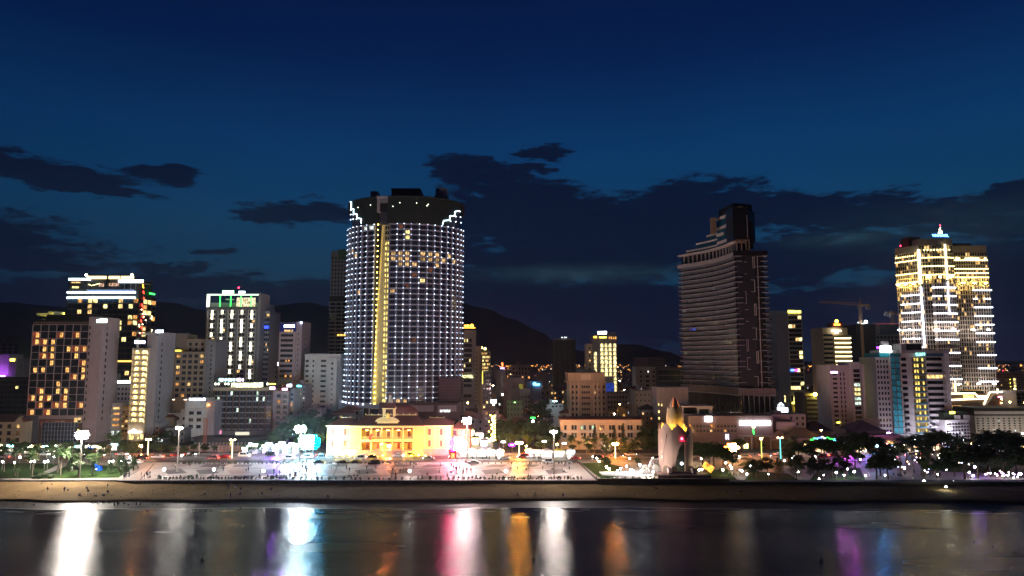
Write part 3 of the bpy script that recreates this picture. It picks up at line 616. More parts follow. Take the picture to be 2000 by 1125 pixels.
# --- 6 arched balconies hotel
b = Bld('arched_hotel', 'slim cream hotel with two columns of glowing arched balconies', 257, 288, 680, 350, 20, CREAM, 'hotel', pyr=760)
z0, z1 = b.z(828), b.z(684); nf = 13; ch = (z1 - z0) / nf
ARCH = lit('lit_arch', (1, .72, .28), 2.4, .3); mb = MB(); w = b.W * .36; hh = ch * .36
pts = [(-w / 2, -ch * .36), (w / 2, -ch * .36)] + [(w / 2 * math.cos(t * PI / 6), hh * .3 + w / 2 * math.sin(t * PI / 6) * .9) for t in range(7)]
mb.face([(p[0], -.1, p[1]) for p in pts]); mb.build; arch = mb.mesh('arched_window', [ARCH])
mb = MB(); mb.box(-w * .62, w * .62, -1.3, 0, -ch * .46, -ch * .36); mb.box(-w * .62, w * .62, -1.3, -1.2, -ch * .36, -ch * .12)
balm = mb.mesh('arched_balcony', [CREAM])
for r in range(nf):
    for c in range(2):
        u = b.W * (.27 + .46 * c); z = z1 - (r + .5) * ch
        put('arched_window', arch, b.root, (u, 0, z)); put('balcony', balm, b.root, (u, 0, z))
        MB().box(-.18, .18, -1.05, -.75, ch * .3, ch * .38).build('balcony_lamp', em('balcony_lamp', (1, .8, .4), 22), b.root, (u, 0, z))
b.slabs('f', 0, b.W, z0, z1, nf, .14, 1.0, CREAM); b.part('pier', (-.2, .15, -1.2, 0, 0, b.H), CREAM); b.part('pier', (b.W - .15, b.W + .2, -1.2, 0, 0, b.H), CREAM); b.part('pier', (b.W * .5 - .15, b.W * .5 + .15, -1.2, -.02, 0, b.H), CREAM)
b.part('tall_core', (b.u(276), b.u(300), 3, 20, 0, b.z(648)), PALE); b.part('side_wall_block', (b.W + .1, b.u(302), .6, 18, 0, b.z(655)), PALE)
for i in range(14): put('window', win_mesh(.8, 1.6, DG), b.root, (b.u(302) + .05, 5, b.z(672) - i * 3.1), PI / 2)
b.sign(269, 668, 20, 7, em('sign_ice', (.7, .8, 1), 8), 'roof_sign', .5); b.sign(303, 647, 15, 7, em('sign_ice', (.7, .8, 1), 8), 'roof_sign', -1.0)
b.part('top_frame', (b.u(262), b.u(300), 2.4, 3, b.z(654), b.z(650)), WHITE); b.part('top_frame', (b.u(260), b.u(263), 1, 1.6, b.z(680), b.z(660)), WHITE)
mb = MB(); mb.face([(b.u(260), -2.5, b.z(842)), (b.u(282), -2.5, b.z(842)), (b.u(271), -2.5, b.z(836))]); mb.box(b.u(260), b.u(282), -2.5, 0, b.z(845), b.z(842)); mb.build('entrance_pediment', em('entrance_lit', (1, .9, .8), 3), b.root)
b.grid('f', 0, b.W, 0.5, b.z(846), 1, 3, .85, .85, 1.0, lits=(L_YEL,)); b.done()
b = Bld('low_annex', 'two storey pale annex at the foot of the arched hotel', 290, 312, 828, 352, 10, PALE, 'house'); b.grid('f', 0, b.W, 1, b.H - 1, 3, 3, .5, .5, .2); b.parapet(.6); b.done()
# --- 7 beige stepped hotel
b = Bld('beige_stepped_hotel', 'beige hotel with stepped roof and blank lower wall between arched hotel and striped one', 318, 410, 687, 372, 20, TANW, 'hotel', pyr=740)
z0, z1 = b.z(778), b.z(690)
b.grid('f', 0, b.W, z0, z1, 8, 8, .62, .58, .28, lits=(L_WARM, L_AMB, L_YEL)); b.slabs('f', 0, b.W, z0, z1, 8, .22, .35, TANW); b.piers('f', 0, b.W, z0, z1, 4, .35, .4, TANW)
b.part('upper_storeys', (b.u(352), b.u(412), 4, 18, b.H, b.z(662)), TANW); b.part('upper_storeys', (b.u(318), b.u(352), 6, 18, b.H, b.z(652)), TANW)
for r_ in range(2):
    for k in range(4): put('window', win_mesh(1.4, 1.7, DG), b.root, (b.u(362 + k * 12), 3.95, b.z(672 + r_ * 10)))
MB().cyl((b.u(337), 9, b.z(652)), 4, 4, .5, 14).build('round_roof', GREY, b.root)
mb = MB(); mb.box(b.u(320), b.u(342), 3.0, 5.9, b.z(694), b.z(683)); mb.build('lit_terrace', lit('terrace_yellow', (1, .85, .12), 2.2, .2), b.root); b.part('terrace_canopy', (b.u(319), b.u(346), 2.5, 6, b.z(683), b.z(681.5)), BEIGE)
for px in (322, 338, 362): b.part('wall_lamp', (b.u(px), b.u(px) + 1.6, -.5, -.4, b.z(781), b.z(780)), em('lamp_pale', (1, .8, .55), 6))
b.part('side_tower', (b.u(400), b.u(420), -1, 15, 0, b.z(664)), GREY)
for i in range(12): put('window', win_mesh(.7, 1.2, DG), b.root, (b.u(412), -1.05, b.z(676 + i * 9)))
b.roof(12, 1, False); b.done()
# --- 8 white hotel with vertical light strips
b = Bld('striped_light_hotel', 'tall pale hotel with vertical white light strips between its windows and a green roof sign', 401, 506, 600, 420, 26, PALE, 'hotel', pyr=690)
z0, z1 = b.z(775), b.z(605); nf = 19; ch = (z1 - z0) / nf; bay = b.W * .93 / 5
STR = em('strip_light', (1.0, .93, .62), 9)
pat = ['1101010010110', '1011011011011', '1101101010110', '1010111101101', '1101010101110']
for c in range(5):
    uc = bay * (c + .5) + .2
    for r in range(nf):
        z = z1 - (r + .5) * ch
        for s_ in (-1, 1): b.window('f', uc + s_ * bay * .17, z, bay * .30, ch * .62, (L_WARM if rnd.random() < .08 else DG))
runs = [[(0, 2), (3, .8), (5, .8)], [(0, .8), (2, .9), (3, 2), (6, 2), (9, 2), (12, .9)], [(0, 1.8), (3, .8), (5, .8), (7, 2), (10, 2), (13, .8)], [(0, .8), (2, 2), (4, .8), (6, 2), (9, 2), (12, .8)], [(0, 2), (3, .8), (5, .8), (7, 2), (10, 2), (13, 2)]]
for c in range(5):
    uc = bay * (c + .5) + .2
    for (r, l) in runs[c]:
        z = z1 - r * ch - ch * .15; MB().box(-.42, .42, -.75, -.35, -l * ch * .95, 0).build('light_strip', STR, b.root, (uc, 0, z))
b.piers('f', .0, bay * 5 + .4, z0 - 12, z1 + 1, 5, .9, .7, GREY); b.slabs('f', 0, bay * 5, z0, z1, nf, .5, .12, PALE)
b.part('attic_band', (-.2, b.W, -.9, 0, b.z(605), b.H + .3), GREY)
b.part('side_fin', (b.W - 1.2, b.W + .4, -1.2, 14, 0, b.z(573)), PALE)
b.part('roof_floor', (0, b.W, 5, 24, b.H, b.z(590)), PALE)
b.part('roof_beam', (-.3, b.W, -.9, .2, b.z(577), b.z(574.5)), em('roof_beam_lit', (.8, 1, .75), 2.0)); b.part('roof_post', (-.3, 1.2, -.9, .4, b.H, b.z(577)), em('roof_post_lit', (1, 1, .75), 2.2))
for px in (425, 446, 466, 486): b.part('green_lit_post', (b.u(px), b.u(px) + .35, -.6, .1, b.H, b.z(577)), S_GRN); 
b.part('lit_lounge', (b.u(452), b.u(489), 4.5, 4.95, b.H + .5, b.z(580)), lit('lounge', (1, .85, .5), 1.2, .2)); b.part('pergola', (b.u(433), b.u(447), 2, 5, b.z(585), b.z(583)), WHITE)
e = b.sign(441, 570.5, 22, 7, em('sign_lime', (.35, 1, .4), 9), 'roof_sign', .3); b.sign(468, 571, 12, 5, S_WHI, 'roof_sign', .3); MB().ball((b.u(457), 3, b.z(561)), .5, 6, 4).build('aviation_light', em('avi_red', (1, .02, .05), 25), b.root)
MB().cyl((b.u(457), 3, b.z(577)), .1, .05, 4.5, 5).build('mast', METAL, b.root)
b.part('rear_wing', (b.W + .4, b.u(517), 6, 26, 0, b.z(606)), PALE)
wz = b.z(608)
for r in range(18):
    for k in range(3): put('window', win_mesh(.75, 1.7, L_WARM if (r, k) in ((0, 1), (0, 2), (6, 1), (7, 2)) else BG_), b.root, (b.W + .95 + k * 1.05, 5.95, wz - 2 - r * 3.05))
b.part('blue_window', (b.W + .6, b.u(517), 5.7, 5.9, b.z(641), b.z(635)), lit('lit_blue', (.05, .1, 1), 2.5, sample=True)); b.done()
# --- 9 green and yellow tower
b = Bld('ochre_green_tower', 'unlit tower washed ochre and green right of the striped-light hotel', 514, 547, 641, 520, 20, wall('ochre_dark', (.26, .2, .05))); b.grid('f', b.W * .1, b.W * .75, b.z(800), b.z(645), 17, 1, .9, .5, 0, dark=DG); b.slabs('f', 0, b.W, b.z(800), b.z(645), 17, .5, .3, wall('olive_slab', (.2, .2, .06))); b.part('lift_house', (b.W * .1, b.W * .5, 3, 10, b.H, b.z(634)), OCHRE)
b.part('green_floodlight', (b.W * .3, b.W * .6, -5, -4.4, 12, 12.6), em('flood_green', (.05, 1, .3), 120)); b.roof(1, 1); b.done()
b = Bld('cream_small_block', 'small cream block with dark paired windows in front of the green tower', 512, 541, 720, 440, 12, PALE); b.grid('f', 0, b.W, b.z(800), b.z(722), 8, 3, .5, .5, .02); b.parapet(.6); b.done()
# --- 10 slab with blue sign
b = Bld('blue_sign_hotel', 'tall pale pink hotel slab with a blue lit sign on its roof', 543, 576, 630, 405, 16, PINKW, 'hotel', pyr=720)
z0, z1 = b.z(800), b.z(650); b.grid('f', b.u(546), b.u(571), z0, z1, 15, 1, .95, .52, .0, dark=DG, fr=False); ch = (z1 - z0) / 15
for r in range(15):
    for k in range(5): b.window('f', b.u(548.5 + k * 5), z1 - (r + .5) * ch, 1.2, ch * .5, L_AMB if (r, k) in ((5, 2), (5, 3), (8, 2), (8, 4), (10, 1)) else DG, True, .06)
b.part('sign_backdrop', (0, b.W, -.1, 0, b.z(648), b.z(631)), wall('blue_panel', (.02, .03, .25)))
b.sign(563.5, 637, 21, 6.5, em('sign_blue_white', (.45, .6, 1), 9), 'roof_sign', .9); b.part('lit_bar', (b.u(553), b.u(570), -.3, -.12, b.z(648), b.z(644)), L_WARM)
b.part('side_block', (b.W + .05, b.u(587), .5, 18, 0, b.z(628)), PINKW)
for i in range(16): put('window', win_mesh(.8, 1.5, DG), b.root, (b.u(587) + .05, 6, b.z(652) - i * 3.1), PI / 2); put('window', win_mesh(.5, .9, DG), b.root, (b.u(580), .45, b.z(652) - i * 3.1))
MB().ball((b.u(585), .3, b.z(630)), .6, 6, 4).build('corner_lamp', em('corner_blue', (.4, .6, 1), 20), b.root); b.part('edge_light', (-.3, -.05, -.2, .1, b.z(714), b.z(708)), S_WHI); b.done()
# --- 10b lilac narrow house and orange sign in the gap
b = Bld('narrow_lilac_house', 'narrow lilac grey house with a few lit windows by the blue sign hotel', 575, 597, 752, 380, 12, PINKW, 'house'); b.grid('f', 0, b.W, b.z(826), b.z(756), 8, 3, .35, .35, .2, lits=(L_WHI, L_YEL)); b.sign(584, 754, 9, 4, S_CYA, 'roof_sign', .4); b.roof(4, 1); b.done()
b = Bld('amber_sign_house', 'far dark house under an amber lit sign', 583, 597, 722, 560, 12, GREY, 'house'); b.sign(589, 721, 12, 4, S_ORA, 'roof_sign', .4); b.done()
# --- 11 white building
b = Bld('white_city_block', 'white block with narrow slit windows and open roof frame left of the great tower', 594, 662, 694, 400, 20, WHITE, pyr=745)
z0, z1 = b.z(800), b.z(701)
for r in range(10):
    for (px, w) in ((599, 1.8), (611, .9), (631, 3.0), (648, 1.0)): b.window('f', b.u(px), z1 - (r + .4) * (z1 - z0) / 10, w, 1.2, L_WHI if rnd.random() < .04 else DG)
b.part('corner_tower', (b.u(640), b.u(659), -2, 8, 0, b.z(699)), WHITE); b.part('roof_house', (b.u(597), b.u(630), 4, 12, b.H, b.z(690)), WHITE)
for i in range(9): put('window', win_mesh(1.0, 1.2, DG), b.root, (b.u(650), -2.05, b.z(710 + i * 10)))
for i in range(6): b.part('mullion_strip', (b.W - 2.2 + i * .4, b.W - 2.05 + i * .4, -.4, -.02, 8, b.z(705)), GREY)
b.part('low_wing', (b.u(596), b.u(664), -6, 0, 0, b.z(805)), PINKW); b.grid('f', b.u(600), b.u(655), 1, b.z(806), 2, 5, .5, .5, .1, off=6.05); b.parapet(.8); b.done()
b = Bld('pink_low_house', 'low pinkish house in front of the white block', 598, 628, 800, 372, 10, PINKW, 'house'); b.grid('f', 0, b.W, b.z(838), b.z(802), 4, 3, .4, .45, .2, lits=(L_WHI, L_WARM)); b.parapet(.6); b.roof(9, 1); b.done()
# --- 12 dark hotel with white ledges
b = Bld('ledge_hotel', 'wide dark hotel with short white window ledges in rows and a rooftop bar', 417, 531, 757, 362, 16, DARKW, 'hotel', pyr=800)
z0, z1 = b.z(839), b.z(763); nf = 7; ch = (z1 - z0) / nf; cw = b.W / 9
led = MB().box(-cw * .38, cw * .38, -.7, 0, -.22, .22).mesh('ledge', PALE)
for r in range(nf):
    for c in range(9):
        u = (c + .5) * cw; z = z1 - (r + .5) * ch
        for s_ in (-1, 1): b.window('f', u + s_ * cw * .2, z + .1, cw * .36, ch * .78, lit('lit_mint', (.75, 1, .8), 1.4) if (r, c, s_) in ((0, 2, 1), (0, 6, 1), (1, 0, 1), (1, 6, 1), (1, 7, 1), (3, 3, 1), (5, 5, 1)) else DG)
        put('ledge', led, b.root, (u, 0, z1 - (r + 1) * ch + .2))
b.piers('f', 0, b.W, z0, z1, 9, .7, .5, BROWN); b.part('cornice', (-.3, b.W + .3, -.8, 0, b.z(763), b.z(757)), BEIGE)
b.part('side_glass', (b.W, b.W + 1.8, .3, 16, 0, b.z(759)), PINKW); b.grid('r', 0, 16, z0, z1, nf, 4, .7, .6, .05, off=1.85)
b.part('roof_bar', (b.u(445), b.u(500), 3, 9, b.H, b.z(748)), lit('roof_bar', (1, 1, .6), 2.2, .2, sample=True)); b.part('roof_bar_roof', (b.u(420), b.u(500), 2, 10, b.z(748), b.z(747)), GREY)
for a_, w_ in ((429, 14), (446, 14), (463, 15)): b.sign(a_, 742, w_, 6, em('sign_aqua', (.5, .95, 1), 8) if a_ < 460 else em('sign_lav', (.85, .6, 1), 8), 'roof_sign', -2)
for px in (418, 424, 437, 443, 494, 507, 520): MB().ball((b.u(px), .5, b.z(750)), .5, 6, 4).build('roof_lamp', em('roof_lamp_g', (.9, 1, .6), 14), b.root)
b.part('rail_light', (b.u(522), b.u(536), .3, .6, b.z(751), b.z(749)), S_YEL); b.sign(532, 758, 10, 6, em('sign_rose', (1, .5, .85), 7), 'pink_sign', 1.2)
b.part('base_band', (0, b.W, -1.6, 0, 0, b.z(841)), GREY); b.part('shop_sign', (b.u(421), b.u(437), -1.8, -1.62, b.z(847), b.z(840)), em('sign_pinkdim', (1, .3, .5), 1.2)); b.part('shop_window', (b.u(464), b.u(491), -1.8, -1.62, b.z(849), b.z(843)), lit('shop_cream', (1, .95, .7), 1.0, .1, room=False)); b.done()
# --- 12b pink spire house
b = Bld('spire_house', 'grey house with bow balconies and a red pyramid roof right of the ledge hotel', 537, 563, 764, 362, 12, PINKW, 'house', pyr=800)
balconies(b, 'f', 0, b.W, b.z(832), b.z(768), 6, 2, .12, 1.1, rail=BLACK, solid=False); b.grid('f', 0, b.W, b.z(832), b.z(768), 6, 2, .6, .65, .12); 
mb = MB(); W = b.W; mb.face([(0, -.4, b.H), (W, -.4, b.H), (W * .7, 3, b.z(747))]); mb.face([(W, -.4, b.H), (W, 8, b.H), (W * .7, 3, b.z(747))]); mb.face([(0, 8, b.H), (0, -.4, b.H), (W * .7, 3, b.z(747))]); mb.face([(W, 8, b.H), (0, 8, b.H), (W * .7, 3, b.z(747))]); mb.build('roof', ROOFR, b.root)
b.sign(556, 760, 10, 5, em('sign_rose', (1, .5, .85), 7), 'pink_sign', 1.0); b.sign(564, 753, 9, 6, em('sign_ice', (.7, .8, 1), 8), 'roof_sign', .3); b.done()
b = Bld('railed_white_house', 'white house with ornate open balcony rails beside the spire house', 561, 573, 762, 366, 12, WHITE, 'house'); b.grid('f', 0, b.W, b.z(840), b.z(766), 8, 2, .6, .6, .15); b.slabs('f', 0, b.W, b.z(840), b.z(766), 8, .2, .9); b.parapet(.5); b.done()
# --- 13 small white with blue sign and an orange lit flank
b = Bld('blue_lit_small_hotel', 'small white hotel with a blue white lit bar on its roof', 361, 402, 784, 352, 14, WHITE, 'hotel', pyr=815)
b.grid('f', b.u(366), b.u(396), b.z(840), b.z(800), 3, 2, .6, .5, .0); b.slabs('f', 0, b.W, b.z(840), b.z(798), 3, .25, .9); b.part('upper_floor', (b.u(366), b.u(402), 3, 12, b.H, b.z(778)), WHITE); b.sign(382, 780, 31, 5, em('sign_ice', (.7, .8, 1), 8), 'roof_sign', -1); b.part('flank', (b.W + .05, b.u(417), 1, 14, 0, b.z(782)), PINKW); b.part('flank_lamp', (b.W + .6, b.W + 1, .3, .6, b.z(792), b.z(790)), em('flank_orange', (1, .4, .05), 40)); b.done()
# low dark buildings along the street, left
b = Bld('low_shop_row', 'long low dark shop row with striped front behind the street trees', 380, 560, 856, 330, 10, DARKW, 'shop'); b.grid('f', 0, b.W, b.z(880), b.z(860), 1, 26, .6, .6, .05, dark=GREY); b.part('roof_slab', (-1, b.W + 1, -1.5, 10, b.H, b.H + .4), ROOFD); b.done()
b = Bld('grey_low_house', 'small dim grey flat house left of the shop row', 325, 362, 838, 345, 10, GREY, 'house'); b.grid('f', 0, b.W, b.z(866), b.z(842), 2, 4, .4, .5, .1, lits=(L_WHI,)); b.parapet(.6); b.done()
b = Bld('lit_kiosk_house', 'low dark house with two white lit shop windows', 285, 325, 858, 334, 8, DARKW, 'shop'); b.part('shop_window', (b.u(306), b.u(312), -.2, -.02, b.z(862), b.z(856)), lit('shop_white', (.8, 1, .95), 3)); b.part('shop_window', (b.u(314), b.u(319), -.2, -.02, b.z(862), b.z(857)), lit('shop_white', (.8, 1, .95), 3)); b.part('roof_slab', (-.5, b.W + .5, -1, 8, b.H, b.H + .3), GREY); b.done()
# pink site hoarding behind the street
hp = wall('pink_hoarding', (.42, .28, .26)); o = empty('hoarding_fence', (G(330, 884).x, G(330, 884).y + 3, GZ), 'long pinkish hoarding along the far pavement behind the street', 'fence')
me = MB().box(0, 3.9, 0, .15, 0, 2.6).mesh('panel', [hp])
for i in range(12): put('panel', me, o, (i * 4, (i % 2) * .05, 0))
me = MB().box(-.08, .08, -.1, .2, 0, 2.8).mesh('post', [METAL])
for i in range(13): put('post', me, o, (i * 4 - .05, -.1, 0))
# lattice pylon and red scaffold frame
def lattice(o, h, w, m, n=10, name='lattice_frame'):
    mb = MB()
    for sx in (-1, 1):
        for sy in (-1, 1): mb.box(sx * w / 2 - .07, sx * w / 2 + .07, sy * w / 2 - .07, sy * w / 2 + .07, 0, h)
    for i in range(n):
        z0_, z1_ = h * i / n, h * (i + 1) / n
        for sy in (-1, 1):
            mb.tube([(-w / 2, sy * w / 2, z0_), (w / 2, sy * w / 2, z1_)], .05, 4, cap=False); mb.tube([(w / 2, sy * w / 2, z0_), (-w / 2, sy * w / 2, z1_)], .05, 4, cap=False)
        for sx in (-1, 1): mb.tube([(sx * w / 2, -w / 2, z0_), (sx * w / 2, w / 2, z1_)], .05, 4, cap=False)
        mb.box(-w / 2, w / 2, -w / 2 - .05, -w / 2 + .05, z1_ - .05, z1_ + .05)
    return mb.build(name, m, o)
RUST = wall('rust_steel', (.22, .07, .04))
o = empty('lattice_mast', G(399, 883), 'thin rust red lattice mast behind the street left of the ledge hotel', 'mast'); lattice(o, 15, 1.1, RUST, 14); MB().cyl((0, 0, 15), .08, .04, 3, 5).build('antenna', RUST, o)
o = empty('scaffold_frame', G(430, 885), 'rust red open scaffold frame standing on the far pavement', 'scaffold')
for i in range(5): MB().box(-3.2 + i * 1.6 - .08, -3.2 + i * 1.6 + .08, -.1, .1, 0, 4.6).build('post', RUST, o)
for i in range(5): MB().box(-3.2, 3.2, -.16, -.1, .4 + i * 1.0, .5 + i * 1.0).build('rail', RUST, o)
# ================================================================== construction tower behind, great round tower
b = Bld('unfinished_tower', 'slender unlit concrete tower with raw upper floors behind the great round tower', 643, 690, 497, 520, 20, wall('raw_concrete', (.30, .26, .27)), 'tower', pyr=640)
z0, z1 = b.z(800), b.z(500); zz = b.z(585)
b.grid('f', 0, b.W * .8, zz, z1, 11, 6, .42, .5, .0, fr=False); b.slabs('f', -.4, b.W, zz, z1, 11, .2, .3); b.grid('f', 0, b.W, z0, zz - 2, 28, 4, .82, .62, .0, fr=False); b.slabs('f', -1, b.W, z0, zz - 2, 28, .5, 1.0, PALE)
b.part('mesh_band', (-.3, b.W, -.5, 0, zz - 2, zz + 2.6), DARKW); b.part('top_net', (b.W * .3, b.W * .8, -.6, 10, b.H - 4, b.z(487)), GREENW); b.part('roof_wall', (0, b.W * .4, 0, 14, b.H, b.z(490)), wall('raw_concrete', (.30, .26, .27)))
for k in (0, 1, 2): b.part('amber_lamp', (b.u(660 + k * 6), b.u(664 + k * 6), -1.2, -1.0, b.z(656), b.z(653)), em('amber_strip', (1, .5, .1), 3))
b.done()
# ---- great tower: elliptical plan
CX_PX, HALF, YC, AY = 791.5, 116.0, 412.0, 27.0
Yf = YC - AY
AX = HALF / F * (YC - 6)
cx = P(CX_PX, 600, YC).x
T = empty('great_round_tower', (cx, YC, GZ), 'huge round hotel tower dotted with white lamps, a gold lit slot down its front', 'tower')
def zt(py, Y=Yf): return P(CX_PX, py, Y).z - GZ
def el(phi, k=1.0): return (AX * k * math.sin(phi), -AY * k * math.cos(phi))   # local
def phi_px(px):
    s = max(-.999, min(.999, (px - CX_PX) / HALF)); return math.asin(s)
ZB, ZT = zt(789), zt(437); NF = 33; FH = (ZT - ZB) / NF
PL, PR = phi_px(744), phi_px(772)
slabm = wall('tower_slab', (.36, .34, .42)); corem = wall('tower_core', (.06, .06, .085), .4)
# core
def arc(a, b_, n, k): return [el(a + (b_ - a) * i / n, k) for i in range(n + 1)]
mb = MB(); poly = arc(PR, 2 * PI + PL, 64, .965)
mb.prism(poly + [(el(PL, .965)[0] + 1.5, el(PL, .965)[1] + 5), (el(PR, .965)[0], el(PR, .965)[1] + 5)], 0, ZT + .5); mb.build('core_wall', corem, T)
# floor slabs with solid balustrade, left wing and right wing
def band(a, b_, n, k0, k1, z0_, z1_):
    mb = MB(); o_ = arc(a, b_, n, k1); i_ = arc(a, b_, n, k0)
    for q in range(n):
        mb.face([(*o_[q], z0_), (*o_[q + 1], z0_), (*o_[q + 1], z1_), (*o_[q], z1_)]); mb.face([(*o_[q], z1_), (*o_[q + 1], z1_), (*i_[q + 1], z1_), (*i_[q], z1_)]); mb.face([(*i_[q], z0_), (*i_[q + 1], z0_), (*o_[q + 1], z0_), (*o_[q], z0_)])
    return mb
mL = band(-PI * .62, PL, 18, .96, 1.0, -.28, .28).mesh('floor_slab', [slabm]); mR = band(PR, PI * .62, 24, .96, 1.0, -.28, .28).mesh('floor_slab', [slabm])
for i in range(NF + 1):
    put('floor_slab', mL, T, (0, 0, ZB + i * FH)); put('floor_slab', mR, T, (0, 0, ZB + i * FH))
LC = [678.5, 683, 689, 697, 706, 716, 728, 743.5]; RC = [773, 788, 801, 814, 829, 844, 857, 869, 880, 889, 897, 902.5, 906]
LAMP = em('tower_lamp', (.68, .8, 1.0), 5.5)
fin = MB().box(-.17, .17, -.15, 1.4, ZB, ZT).mesh('fin', [slabm])
lampb = MB(); cells = []
for cols in (LC, RC):
    for k, px in enumerate(cols):
        ph = phi_px(px); x, y = el(ph, 1.0); nx_, ny_ = math.sin(ph) / AX, -math.cos(ph) / AY; L_ = math.hypot(nx_, ny_); nx_, ny_ = nx_ / L_, ny_ / L_; rz = math.atan2(ny_, nx_) + PI / 2
        put('fin', fin, T, (x - nx_ * .25, y - ny_ * .25, 0), rz)
        if px not in (743.5, 773) or True:
            for i in range(NF + 1):
                if px == 773 and i > 5: continue
                lampb.ball((x + nx_ * .35, y + ny_ * .35, ZB + i * FH + .1), .27 if px > 680 else .2, 6, 4, rnd.choice((0, 0, 0, 1, 1, 2)))
        if k: cells.append((phi_px(cols[k - 1]), ph, cols is LC, k - 1))
o = lampb.build('facade_lamps', [LAMP, em('tower_lamp_mid', (.6, .75, 1), 3.0), em('tower_lamp_dim', (.5, .68, 1), 1.4)], T); o['kind'] = 'stuff'
glz = glass('tower_glass', (.016, .022, .05), .15)
TL = lit('tower_room', (1, .62, .26), .75, .9); RT = lit('tower_red', (.6, .2, .1), .25)
special = {(1, 2): L_YEL, (2, 2): L_YEL, (6, 0): TL, (6, 1): TL, (6, 4): TL, (6, 5): TL, (5, 0): TL, (5, 1): TL, (5, 2): TL, (5, 4): TL, (5, 5): TL, (5, 6): TL, (5, 8): TL, (6, 6): TL, (6, 7): TL, (6, 9): TL, (7, 1): TL, (7, 2): TL, (7, 3): TL, (7, 6): TL, (6, 2): TL, (10, 4): L_YEL, (12, 0): TL, (9, 3): RT, (8, 5): RT, (21, 3): RT, (32, 0): TL, (32, 1): TL, (32, 2): TL, (11, 2): RT, (0, 1): RT}
spl = {(4, 1): TL, (4, 2): TL, (24, 1): RT, (5, 3): RT, (12, 4): RT, (0, 6): L_WHI, (0, 5): L_WHI}
n_ = 0; extra = MB(); order = []
for (p0, p1, left, k) in cells:
    pc = (p0 + p1) / 2; x, y = el(pc, .972); ww = math.hypot(el(p0, .972)[0] - el(p1, .972)[0], el(p0, .972)[1] - el(p1, .972)[1]) * .62; rz = math.atan2(-math.cos(pc) / AY, math.sin(pc) / AX) + PI / 2
    for r in range(NF): order.append((abs(pc), r, x, y, ww, rz, (spl if left else special).get((r, k), glz)))
order.sort(key=lambda t_: t_[0])
for (_, r, x, y, ww, rz, m) in order:
    z = ZT - (r + .5) * FH
    if n_ < 285: put('window', win_mesh(ww, FH * .72, m), T, (x, y, z), rz); n_ += 1
    else:
        c_, s_ = math.cos(rz), math.sin(rz); q = []
        for (a, h_) in ((-ww / 2, -.36), (ww / 2, -.36), (ww / 2, .36), (-ww / 2, .36)): q.append((x + a * c_ + .05 * s_, y + a * s_ - .05 * c_, z + h_ * FH))
        extra.face(q, 0 if m is glz else 1)
o = extra.build('small_window_panes', [glz, TL], T); o['kind'] = 'stuff'
# gold slot
GOLD = wall('slot_render', (.62, .52, .28)); xl_, yl_ = el(PL, 1.0); xr_, yr_ = el(PR, .98); dxp = (YC - 10) / F
mb = MB(); zs = zt(418); xm_ = (762 - CX_PX) * dxp; ym_ = -AY + 3.6
def q4(a, b_, c_, d_, nm, m): mb = MB(); mb.face([a, b_, c_, d_]); return mb.build(nm, m, T)
xt = (757 - CX_PX) * dxp
q4((xl_, yl_, ZB - 3), (xm_, ym_, ZB - 3), (xm_, ym_, zs), (xt, yl_ + 2.0, zs), 'slot_reveal', GOLD)
q4((xm_, ym_, ZB - 3), (xr_, ym_ + .3, ZB - 3), (xr_, ym_ + .3, zs + 3), (xm_, ym_, zs + 3), 'slot_back_wall', GOLD)
GW = lit('slot_window', (1, .76, .22), 1.9, .5); gf = MB().box(0, xr_ - xm_, -.5, 0, -.16, .16).mesh('slot_ledge', [GOLD])
SL = em('slot_lamp', (1, .74, .12), 34)
for i in range(NF + 2):
    z = ZB + (i) * FH; put('slot_ledge', gf, T, (xm_, ym_, z))
    if i < NF: 
        for q in (.27, .73): put('window', win_mesh((xr_ - xm_) * .34, FH * .66, GW if i < NF - 3 else DG), T, (xm_ + (xr_ - xm_) * q, ym_ + .05, z + FH * .5))
    if i < NF + 1: t_ = i / NF; MB().box(-.16, .16, -.3, .1, -.2, .2).build('slot_lamp', SL, T, (xl_ + (xm_ - xl_) * (.35), yl_ + (ym_ - yl_) * .35 - .45, z))
MB().box(xm_ + .3, xr_, -AY + .3, ym_, ZB - 2.2, ZB + .6).build('lit_foyer', lit('foyer', (1, .8, .2), 4), T)
# dark mesh crown above the lamps, stepped down at both sides
crown = wall('crown_mesh', (.022, .03, .028), .6); rib = wall('crown_rib', (.05, .06, .055), .6)
ZC = zt(384); steps = [(-PI * .62, phi_px(686), zt(400)), (phi_px(686), phi_px(693), zt(404)), (phi_px(693), phi_px(705), zt(416)), (phi_px(705), phi_px(717), zt(427)), (phi_px(717), phi_px(752), ZT + .4),
                       (phi_px(768), phi_px(872), ZT + .4), (phi_px(872), phi_px(884), zt(431)), (phi_px(884), phi_px(895), zt(421)), (phi_px(895), phi_px(899), zt(412)), (phi_px(899), PI * .62, zt(400))]
for (a, c, zl) in steps:
    n1 = max(1, int(abs(c - a) / .09)); mb = band(a, c, n1, .97, .995, zl, ZC); mb.build('crown_panel', crown, T)
    m2 = MB()
    for q in range(int(abs(c - a) / .02)):
        x, y = el(a + (c - a) * (q + .5) / max(1, int(abs(c - a) / .02)), 1.0); m2.box(x - .07, x + .07, y - .1, y + .05, zl, ZC)
    if m2.v: o = m2.build('crown_ribs', rib, T); o['kind'] = 'stuff'
mb = MB(); mb.prism(arc(0, 2 * PI, 48, .93)[:-1], ZT, ZC - 1); mb.build('crown_core', corem, T)
LEDL = em('crown_led', (.6, .9, 1), 8)
def ledline(pts):
    w_ = []
    for px, py in pts:
        ph = phi_px(px); x, y = el(ph, 1.015); w_.append((x, y, P(px, py, YC + y).z - GZ))
    MB().tube(w_, .24, 5).build('led_line', LEDL, T)
